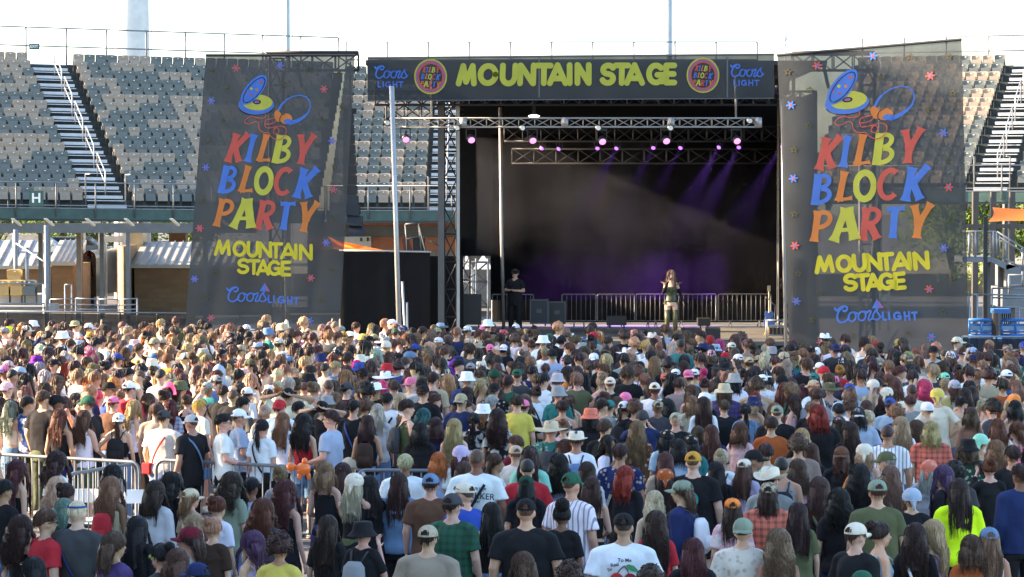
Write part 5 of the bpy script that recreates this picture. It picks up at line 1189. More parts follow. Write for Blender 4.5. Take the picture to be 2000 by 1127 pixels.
def hair_mb(style, seed, lod):
    rr = random.Random(seed*31 + len(style)*7); b = MB(); wf = rr.uniform(.9, 1.15); shrt = style in ('sh', 'bz', 'sb'); mxp = lambda a_: maxpol(a_, shrt); vol = {'bz': .002, 'sh': .014, 'sb': .02, 'bo': .024, 'lo': .018, 'wa': .024, 'cu': .034, 'af': .045, 'pt': .010, 'bn': .012, 'br': .010, 'mu': .018, 'pu': .010}[style]
    nu, nv = ((28, 12), (14, 7))[lod]; vs, fs = [], []
    for j in range(nv+1):
        for i in range(nu):
            az = -math.pi + 2*math.pi*i/nu; mp = mxp(az)
            pol = mp*j/nv; g_ = vol*(1 - .35*(j/nv)**3) * (.75 if abs(az) > 2.3 else 1)
            d = noise.noise(Vector((math.sin(az)*3*math.sin(pol)+seed, math.cos(az)*3*math.sin(pol), math.cos(pol)*3)))*vol*.45 + noise.noise(Vector((math.sin(az)*9+seed, math.cos(az)*9, pol*3)))*vol*.25
            p = scalp(az, pol, g_ + d)
            if j == nv and not (style in ('lo', 'wa', 'cu', 'bo', 'mu') and abs(az) < 1.7): p = scalp(az, pol, -.004)
            elif style in ('lo', 'wa', 'cu', 'bo', 'mu') and abs(az) < 1.7 and j > nv-3: p = scalp(az, pol, g_*.6)
            vs.append(p)
    fs = [(j*nu+i, (j+1)*nu+i, (j+1)*nu+(i+1) % nu, j*nu+(i+1) % nu) for j in range(nv) for i in range(nu)]
    b.add(vs, fs)
    if style in ('bz',): return b
    nl = {'sh': 260, 'sb': 280, 'bo': 300, 'lo': 330, 'wa': 340, 'cu': 340, 'af': 330, 'pt': 110, 'bn': 110, 'br': 110, 'mu': 300, 'pu': 110}[style]
    if lod: nl = int(nl*.16)
    th = (.0040, .0125)[lod]; ns = (3, 3)[lod]
    Lz = {'sh': 1.56, 'sb': 1.545, 'bo': 1.46, 'lo': rr.uniform(1.10, 1.38), 'wa': rr.uniform(1.12, 1.36), 'cu': rr.uniform(1.22, 1.40), 'mu': 1.42, 'af': 1.55}.get(style, 1.5)
    for k in range(nl):
        az = rr.uniform(-math.pi, math.pi); 
        if style in ('lo', 'wa', 'cu', 'bo', 'mu') and abs(az) > 2.5: az *= .8
        p0 = rr.uniform(.02, .55)**1.0 * mxp(az); g_ = vol*rr.uniform(.75, 1.25); pts = []
        if style == 'af':
            c = scalp(az, rr.uniform(0, mxp(az)), vol*rr.uniform(.55, 1.0)); a0 = rr.uniform(0, 6.28); q = Vector((rr.gauss(0, 1), rr.gauss(0, 1), rr.gauss(0, 1))).normalized(); u = q.orthogonal().normalized(); v_ = q.cross(u); r_ = rr.uniform(.010, .02)
            n = 7 if not lod else 4; b.tube([c + u*r_*math.cos(a0+t*5/n) + v_*r_*math.sin(a0+t*5/n) + q*(t*.004) for t in range(n)], [th*1.3]*n, ns); continue
        ends = mxp(az) if style in ('sh', 'sb', 'pt', 'bn', 'br', 'pu') else R(100)
        if style == 'mu' and abs(az) > 1.2: ends = mxp(az)
        m1 = 5 if not lod else 3
        for t in range(m1+1): pol = p0 + (ends-p0)*t/m1; pts.append(scalp(az + rr.gauss(0, .03), pol, g_))
        if style in ('sh', 'sb'):
            cut = rr.randint(3, m1) if m1 > 3 else m1; pts = pts[max(0, cut-3):cut+1]
            e = pts[-1] + (pts[-1]-pts[-2])*.5; o = (e - HCc); pts.append(HCc + o*(1.03 + rr.uniform(-.02, .05)))
        elif style in ('pt', 'bn', 'br', 'pu'): pts = pts[:max(3, len(pts))]
        else:
            hang = style != 'mu' or abs(az) < 1.3
            if hang:
                fly = rr.random() < .16; st = pts[-1]; zend = Lz + rr.uniform(-.09, .09); m2 = (7, 4)[lod]; back = abs(az) < 1.9; ph = rr.uniform(0, 6.28); wv = {'wa': .012, 'cu': .022, 'bo': .004, 'lo': .003, 'mu': .012}.get(style, .003); fr = {'cu': 48, 'wa': 26}.get(style, 20)
                for t in range(1, m2+1):
                    u = t/m2; z = st.z + (zend-st.z)*u; fx = st.x*(1+.25*math.sin(min(1, u*1.3)*math.pi*.5)) * (1 - .18*u*u)
                    by = -(.118+vol) - .024*rr.random()
                    fy = st.y*(1-u)+(by*(1-abs(az)*.1))*u if back else st.y*(1-u)+.12*u
                    if z < 1.50: fy = min(fy, by+.02) if back else max(fy, .105)
                    pts.append(Vector((fx + wv*math.sin(fr*z+ph) + rr.gauss(0, .007 if fly else .002) + (fx*.22*u if fly else 0), fy - vol*.6*math.sin(u*3.14)*(1 if back else -.3) + wv*.7*math.cos(fr*z+ph), z)))
        m = len(pts); ws = [th*(.7 if k % 6 == 0 else 1.15 if style in ('cu', 'wa') else 1)*(1 - .75*(t/(m-1))**2.5) for t in range(m)]; b.tube(pts, ws, ns, cap=False)
    if style in ('lo', 'wa', 'cu', 'bo', 'mu'):   # solid underlayer of the hanging hair
        zt, zb = 1.645, Lz + .05; nr = (14, 6)[lod]; n2 = (36, 14)[lod]; vs = []
        wide = {'cu': 1.22, 'wa': 1.08}.get(style, 1.)*wf
        zt = 1.675
        for j in range(nr+1):
            u = j/nr; z = zt + (zb-zt)*u; hw = (.080+vol + .010*math.sin(min(1, u*1.5)*1.57)*wide - .034*max(0, u-.45))*(1+(wide-1)*min(1, u*2)); dp = .060 - .022*min(1, u*1.4)
            yb = -(.112+vol*.85) - .022*min(1, u*1.5); cy = yb + dp
            for i in range(n2):
                a = 2*math.pi*i/n2; q = noise.noise(Vector((math.cos(a)*6+seed*3, math.sin(a)*3, z*1.5)))*.022*min(1, u*3) + noise.noise(Vector((math.cos(a)*19+seed, math.sin(a)*9, z*2.)))*.006
                if style in ('cu', 'wa'): q += .008*math.sin(z*(60 if style == 'cu' else 34)+math.cos(a)*4)*min(1, u*3)
                vs.append((math.cos(a)*(hw+q) + .012*u*math.sin(seed*2.1), cy + math.sin(a)*(dp+q) , z - (.05*abs(math.cos(a))**2 if j == nr else 0) + (noise.noise(Vector((math.cos(a)*11, seed*2., 5)))*.06 if j == nr else 0)))
        b.add(vs, [(j*n2+i, (j+1)*n2+i, (j+1)*n2+(i+1) % n2, j*n2+(i+1) % n2) for j in range(nr) for i in range(n2)] + [tuple(nr*n2+i for i in range(n2))])
    def clump(c, r_, n, curl=True):
        b.ball(c, r_, 12, 8)
        for k in range(n if not lod else n//4):
            q = Vector((rr.gauss(0, 1), rr.gauss(0, 1), rr.gauss(0, 1))).normalized(); u = q.orthogonal().normalized(); v_ = q.cross(u); R_ = max(r_)*1.02; a0 = rr.uniform(0, 6)
            b.tube([Vector(c) + (u*math.cos(a0+t*.5) + v_*math.sin(a0+t*.5))*R_*rr.uniform(.97, 1.1) for t in range(6)], [th*.8]*5 + [th*.3], ns)
    if style == 'bn': clump((0, -.10, 1.735), (.048, .042, .042), 60)
    if style == 'pu': clump((.02, -.075, 1.765), (.07, .06, .055), 120)
    if style in ('pt', 'br'):
        c = Vector((0, -.118, 1.69)); b.ball(c, (.026, .03, .03), 8, 6); m2 = 9
        for k in range(46 if not lod else 12):
            dx, dy = rr.gauss(0, .011), rr.gauss(0, .009); pts = []
            for t in range(m2): u = t/(m2-1); sp = math.sin(min(1, u*1.6)*math.pi*.5)*(1.6 if style == 'pt' else .9); wob = (.012*math.sin(u*26) if style == 'br' else .003*math.sin(u*14+dx*300)); pts.append(c + Vector((dx*sp*(1.3)+wob, -.02*math.sin(u*3)+dy*sp-.005*u, -u*(.36+dx*2))))
            b.tube(pts, [th*(1.2-.9*(t/(m2-1))**2) for t in range(m2)], ns, cap=False)
    return b
def hat_mb(kind, lod):
    """slots: 0 main colour, 1 second"""
    b = MB(); nu, nv = ((28, 9), (14, 6))[lod]; c = Vector((0, -.012, 1.668)); rx, ry, rz = .093, .112, .099
    def dome(g_=0, hole=False, z0=0., sq=1., top=1.):
        vs, fs = [], []
        for j in range(nv+1):
            pol = R(90)*j/nv
            for i in range(nu): az = 2*math.pi*i/nu; e = math.sin(pol)**sq; vs.append(c + Vector((math.sin(az)*e*(rx+g_), -math.cos(az)*e*(ry+g_), z0 + math.cos(pol)*(rz+g_)*top)))
        for j in range(nv):
            for i in range(nu):
                a = abs(((i+.5)/nu*2*math.pi + math.pi) % (2*math.pi) - math.pi)
                if hole and a < .52*math.cos((nv-1-j)/(nv*.45)*1.2) and nv*.55 <= j < nv-1: continue
                fs.append((j*nu+i, (j+1)*nu+i, (j+1)*nu+(i+1) % nu, j*nu+(i+1) % nu))
        b.add(vs, fs)
    def brim(r_in, r_out, z0, z1, a0=0, a1=2*math.pi, n=30, roll=0., mi=0, th_=.004, m2=3):
        for sgn in (1, -1):
            vs = []
            for k in range(n+1):
                az = a0+(a1-a0)*k/n; s_, co = math.sin(az), math.cos(az)
                for t in range(m2+1):
                    u = t/m2; r_ = r_in+(r_out-r_in)*u; vs.append(c + Vector((s_*r_*rx/.1, co*r_*ry/.1, z0+(z1-z0)*u**1.3 + roll*abs(s_)**2*u*u + sgn*th_/2)))
            b.add(vs, [(k*(m2+1)+t, (k+1)*(m2+1)+t, (k+1)*(m2+1)+t+1, k*(m2+1)+t+1) if sgn > 0 else (k*(m2+1)+t, k*(m2+1)+t+1, (k+1)*(m2+1)+t+1, (k+1)*(m2+1)+t) for k in range(n) for t in range(m2)], mi)
    def visor(sg):
        n = 14; vs = []
        for s_ in (.003, -.003):
            for k in range(n+1):
                a = -1.15+2.3*k/n
                for t in range(4): u = t/3; vs.append(c + Vector((math.sin(a)*(rx*1.0+.0*u)*(1), sg*(math.cos(a)*ry*(1) + u*.082*math.cos(a*1.25)), -.002 - .012*u - .018*u*abs(math.sin(a))*1.2 + s_)))
        K = (n+1)*4; b.add(vs, [(k*4+t, (k+1)*4+t, (k+1)*4+t+1, k*4+t+1) for k in range(n) for t in range(3)] + [(K+k*4+t, K+k*4+t+1, K+(k+1)*4+t+1, K+(k+1)*4+t) for k in range(n) for t in range(3)] + [(k*4+3, K+k*4+3, K+(k+1)*4+3, (k+1)*4+3) for k in range(n)], 1)
    def band(z0, z1, g_, mi=1):
        b.rings([(c.z+z0, 0, -.012, rx+g_, ry+g_), (c.z+(z0+z1)/2, 0, -.012, rx+g_+.002, ry+g_+.002), (c.z+z1, 0, -.012, rx+g_, ry+g_)], nu, mi, cap=False)
    if kind in ('cf', 'cb'):
        dome(0, kind == 'cf', 0, .85, 1.0); b.ball(c+Vector((0, 0, rz)), (.009, .009, .005), 8, 5, 1)
        visor(1 if kind == 'cf' else -1)
        for a in range(6): az = a*math.pi/3+.3; b.tube([c+Vector((math.sin(az)*math.sin(R(p))**.85*(rx+.001), -math.cos(az)*math.sin(R(p))**.85*(ry+.001), math.cos(R(p))*(rz+.001))) for p in range(8, 89, 16)], .0018, 4)
    elif kind == 'bu': b.rings([(c.z-.045, 0, -.012, .150, .165), (c.z-.03, 0, -.012, .135, .15), (c.z+.005, 0, -.012, .104, .120), (c.z+.07, 0, -.012, .092, .108), (c.z+.092, 0, -.012, .082, .098), (c.z+.098, 0, -.012, .04, .05), (c.z+.098, 0, -.012, .002, .002)], nu, 0, cap=False); b.rings([(c.z-.047, 0, -.012, .149, .164), (c.z+.003, 0, -.012, .101, .117)], nu, 0, cap=False)
    elif kind in ('cw', 'st', 'fe'):
        hgt = {'cw': .125, 'st': .10, 'fe': .10}[kind]; vs = []
        prof = [(0, 1.02), (.35, .98), (.7, .93), (.92, .85), (1.0, .6), (.97, .02)]
        for z, f in prof:
            for i in range(nu): az = 2*math.pi*i/nu; dent = -.028*max(0, 1-abs(math.sin(az))*1.6)*(z > .8) + (-.012 if z > .8 else 0)*abs(math.cos(az)); vs.append(c+Vector((math.sin(az)*f*.098*(1-.12*(z > .6)*abs(math.cos(az))**3), -math.cos(az)*f*.116, z*hgt+dent)))
        b.add(vs, [(j*nu+i, (j+1)*nu+i, (j+1)*nu+(i+1) % nu, j*nu+(i+1) % nu) for j in range(len(prof)-1) for i in range(nu)]); band(.002, .022, .002)
        if kind == 'cw': brim(.1, .185, .0, -.006, roll=.062)
        elif kind == 'st': brim(.1, .245, .0, -.03, roll=.03)
        else: brim(.1, .150, .0, -.002, roll=.016)
    elif kind == 'be': dome(.006, False, -.005, .8, 1.05); band(-.03, .012, .010, 0)
    elif kind == 'ba':
        dome(.016, False, -.004, .9, .95); b.rings([(c.z-.03, 0, -.02, rx+.010, ry+.010), (c.z, 0, -.012, rx+.016, ry+.016)], nu, 0, cap=False)
        b.ball((0, -.150, 1.640), (.022, .016, .016), 8, 6)
        b.tube([(0, -.150, 1.64), (.004, -.170, 1.60), (-.003, -.172, 1.57), (.003, -.172, 1.535)], [.012, .018, .018, .006], 8)
        b.add([(-.05, -.135, 1.66), (.05, -.135, 1.66), (0, -.155, 1.56), (0, -.150, 1.655)], [(0, 3, 2), (3, 1, 2)])
    elif kind == 'hb': band(.03, .05, -.008, 0)
    elif kind == 'hd': # raised hood
        vs = []; 
        for j in range(9):
            z = 1.42 + .37*j/8; f = [1.5, 1.25, 1.12, 1.12, 1.15, 1.12, 1.0, .72, .1][j]; vs.append((z, 0, -.02, .105*f, .125*f))
        b.rings(vs, nu, 0)
    return b
PROTO = {}
def proto(key):
    if key in PROTO: return PROTO[key]
    k = key[0]
    if k == 'body': b = body_mb(*key[1:])
    elif k == 'top': b = top_mb(*key[1:])
    elif k == 'bot': b = bot_mb(*key[1:])
    elif k == 'shoe': b = shoe_mb(key[1])
    elif k == 'hair': b = hair_mb(*key[1:])
    elif k == 'hat': b = hat_mb(*key[1:])
    PROTO[key] = b; return b
PMESH = {}
def widen(v, wd):
    v = np.array([tuple(q) for q in v], float); t = np.clip((1.52 - v[:, 2]) / .09, 0, 1); t = t*t*(3-2*t)
    v[:, 0] *= 1 + (wd-1)*t; v[:, 1] *= 1 + (wd-1)*.6*t; return v
def pmesh(key, mats_, wd=1.):
    kk = (key, tuple(m_.name for m_ in mats_), wd)
    if kk not in PMESH:
        me = proto(key).mesh(key[0], mats_, True)
        if wd != 1.: me.vertices.foreach_set('co', widen(proto(key).v, wd).ravel()); me.update()
        PMESH[kk] = me
    return PMESH[kk]
CLR = dict(black=(.014, .014, .016), white=(.74, .75, .78), cream=(.66, .60, .48), gray=(.26, .27, .28), lgray=(.45, .45, .46), charcoal=(.055, .055, .06), navy=(.018, .028, .09), blue=(.035, .075, .26), lblue=(.32, .41, .53), denim=(.12, .20, .33), red=(.42, .025, .035), maroon=(.13, .012, .025), pink=(.72, .18, .32), palepink=(.66, .40, .42), orange=(.80, .24, .05), mustard=(.50, .26, .04), yellow=(.62, .50, .10), neon=(.62, .92, .02), lime=(.40, .60, .08), green=(.025, .10, .06), dgreen=(.015, .055, .035), olive=(.10, .11, .055), sage=(.22, .27, .20), teal=(.03, .17, .16), mint=(.25, .62, .45), purple=(.085, .055, .16), violet=(.16, .02, .30), lilac=(.45, .38, .58), brown=(.12, .06, .035), dbrown=(.05, .028, .02), tan=(.46, .36, .25), rust=(.36, .09, .025), taupe=(.30, .23, .19), khaki=(.34, .30, .19), coral=(.62, .17, .11), sand=(.52, .44, .30), royal=(.03, .07, .34), magenta=(.45, .01, .18))
CN = dict(black='black', white='white', cream='cream', gray='grey', lgray='light grey', charcoal='charcoal', navy='navy', blue='blue', lblue='light blue', denim='denim blue', red='red', maroon='maroon', pink='pink', palepink='pale pink', orange='orange', mustard='mustard', yellow='yellow', neon='neon yellow', lime='lime', green='green', dgreen='dark green', olive='olive', sage='sage', teal='teal', mint='mint', purple='purple', violet='violet', lilac='lilac', brown='brown', dbrown='dark brown', tan='tan', rust='rust', taupe='taupe', khaki='khaki', coral='coral', sand='sand', royal='royal blue', magenta='magenta')
HCL = dict(k=(.012, .010, .010), d=(.040, .020, .015), b=(.085, .042, .026), l=(.21, .115, .062), y=(.40, .26, .14), w=(.55, .42, .29), a=(.11, .036, .018), g=(.42, .15, .035), r=(.22, .022, .012), x=(.36, .34, .32), t=(.02, .10, .09), p=(.60, .06, .15), v=(.085, .035, .085), m=(.14, .21, .155), o=(.075, .016, .018), u=(.55, .36, .08))
HN = dict(k='black', d='dark brown', b='brown', l='light brown', y='blond', w='pale blond', a='auburn', g='ginger', r='bright red', x='grey', t='teal', p='pink', v='purple', m='green tinted', o='dark red', u='bleached yellow')
SN = dict(bz='cropped', sh='short', sb='tousled', bo='chin length', lo='long straight', wa='long wavy', cu='long curly', af='thick curly', pt='ponytailed', bn='bunned', br='braided', mu='collar length', pu='high bunned')
TN = dict(te='T-shirt', ls='long sleeved top', jk='jacket', ta='tank top', tu='strapless top', cr='cropped top', dr='dress', hal='halter top')
PN = dict(plaid='plaid', stripe='striped', floral='floral', tie='tie-dye', camo='mottled', wide='banded')
HTN = dict(cf='cap', cb='backward cap', bu='bucket hat', cw='cowboy hat', st='wide straw hat', fe='fedora', be='beanie', ba='bandana', hb='headband', hd='hood')
PON = dict(f='arms folded', p='holding both hands up', r='both arms raised', h='one hand on hip', H='hands on hips', b='hands behind head', g='hands clasped in front', q='one arm raised', m='hand at mouth')
SK = [(.56, .345, .235), (.52, .32, .215), (.45, .26, .17), (.60, .385, .275), (.40, .22, .14), (.22, .11, .065), (.60, .36, .26)]
def C2(c, j=0., rr=rnd):
    return tuple(max(.004, v*(1+rr.uniform(-j, j))) for v in c)
def child(name, me, parent, color, loc=None):
    o = bpy.data.objects.new(name, me); COL.objects.link(o); o.parent = parent; o.color = (*color, 1)
    return o
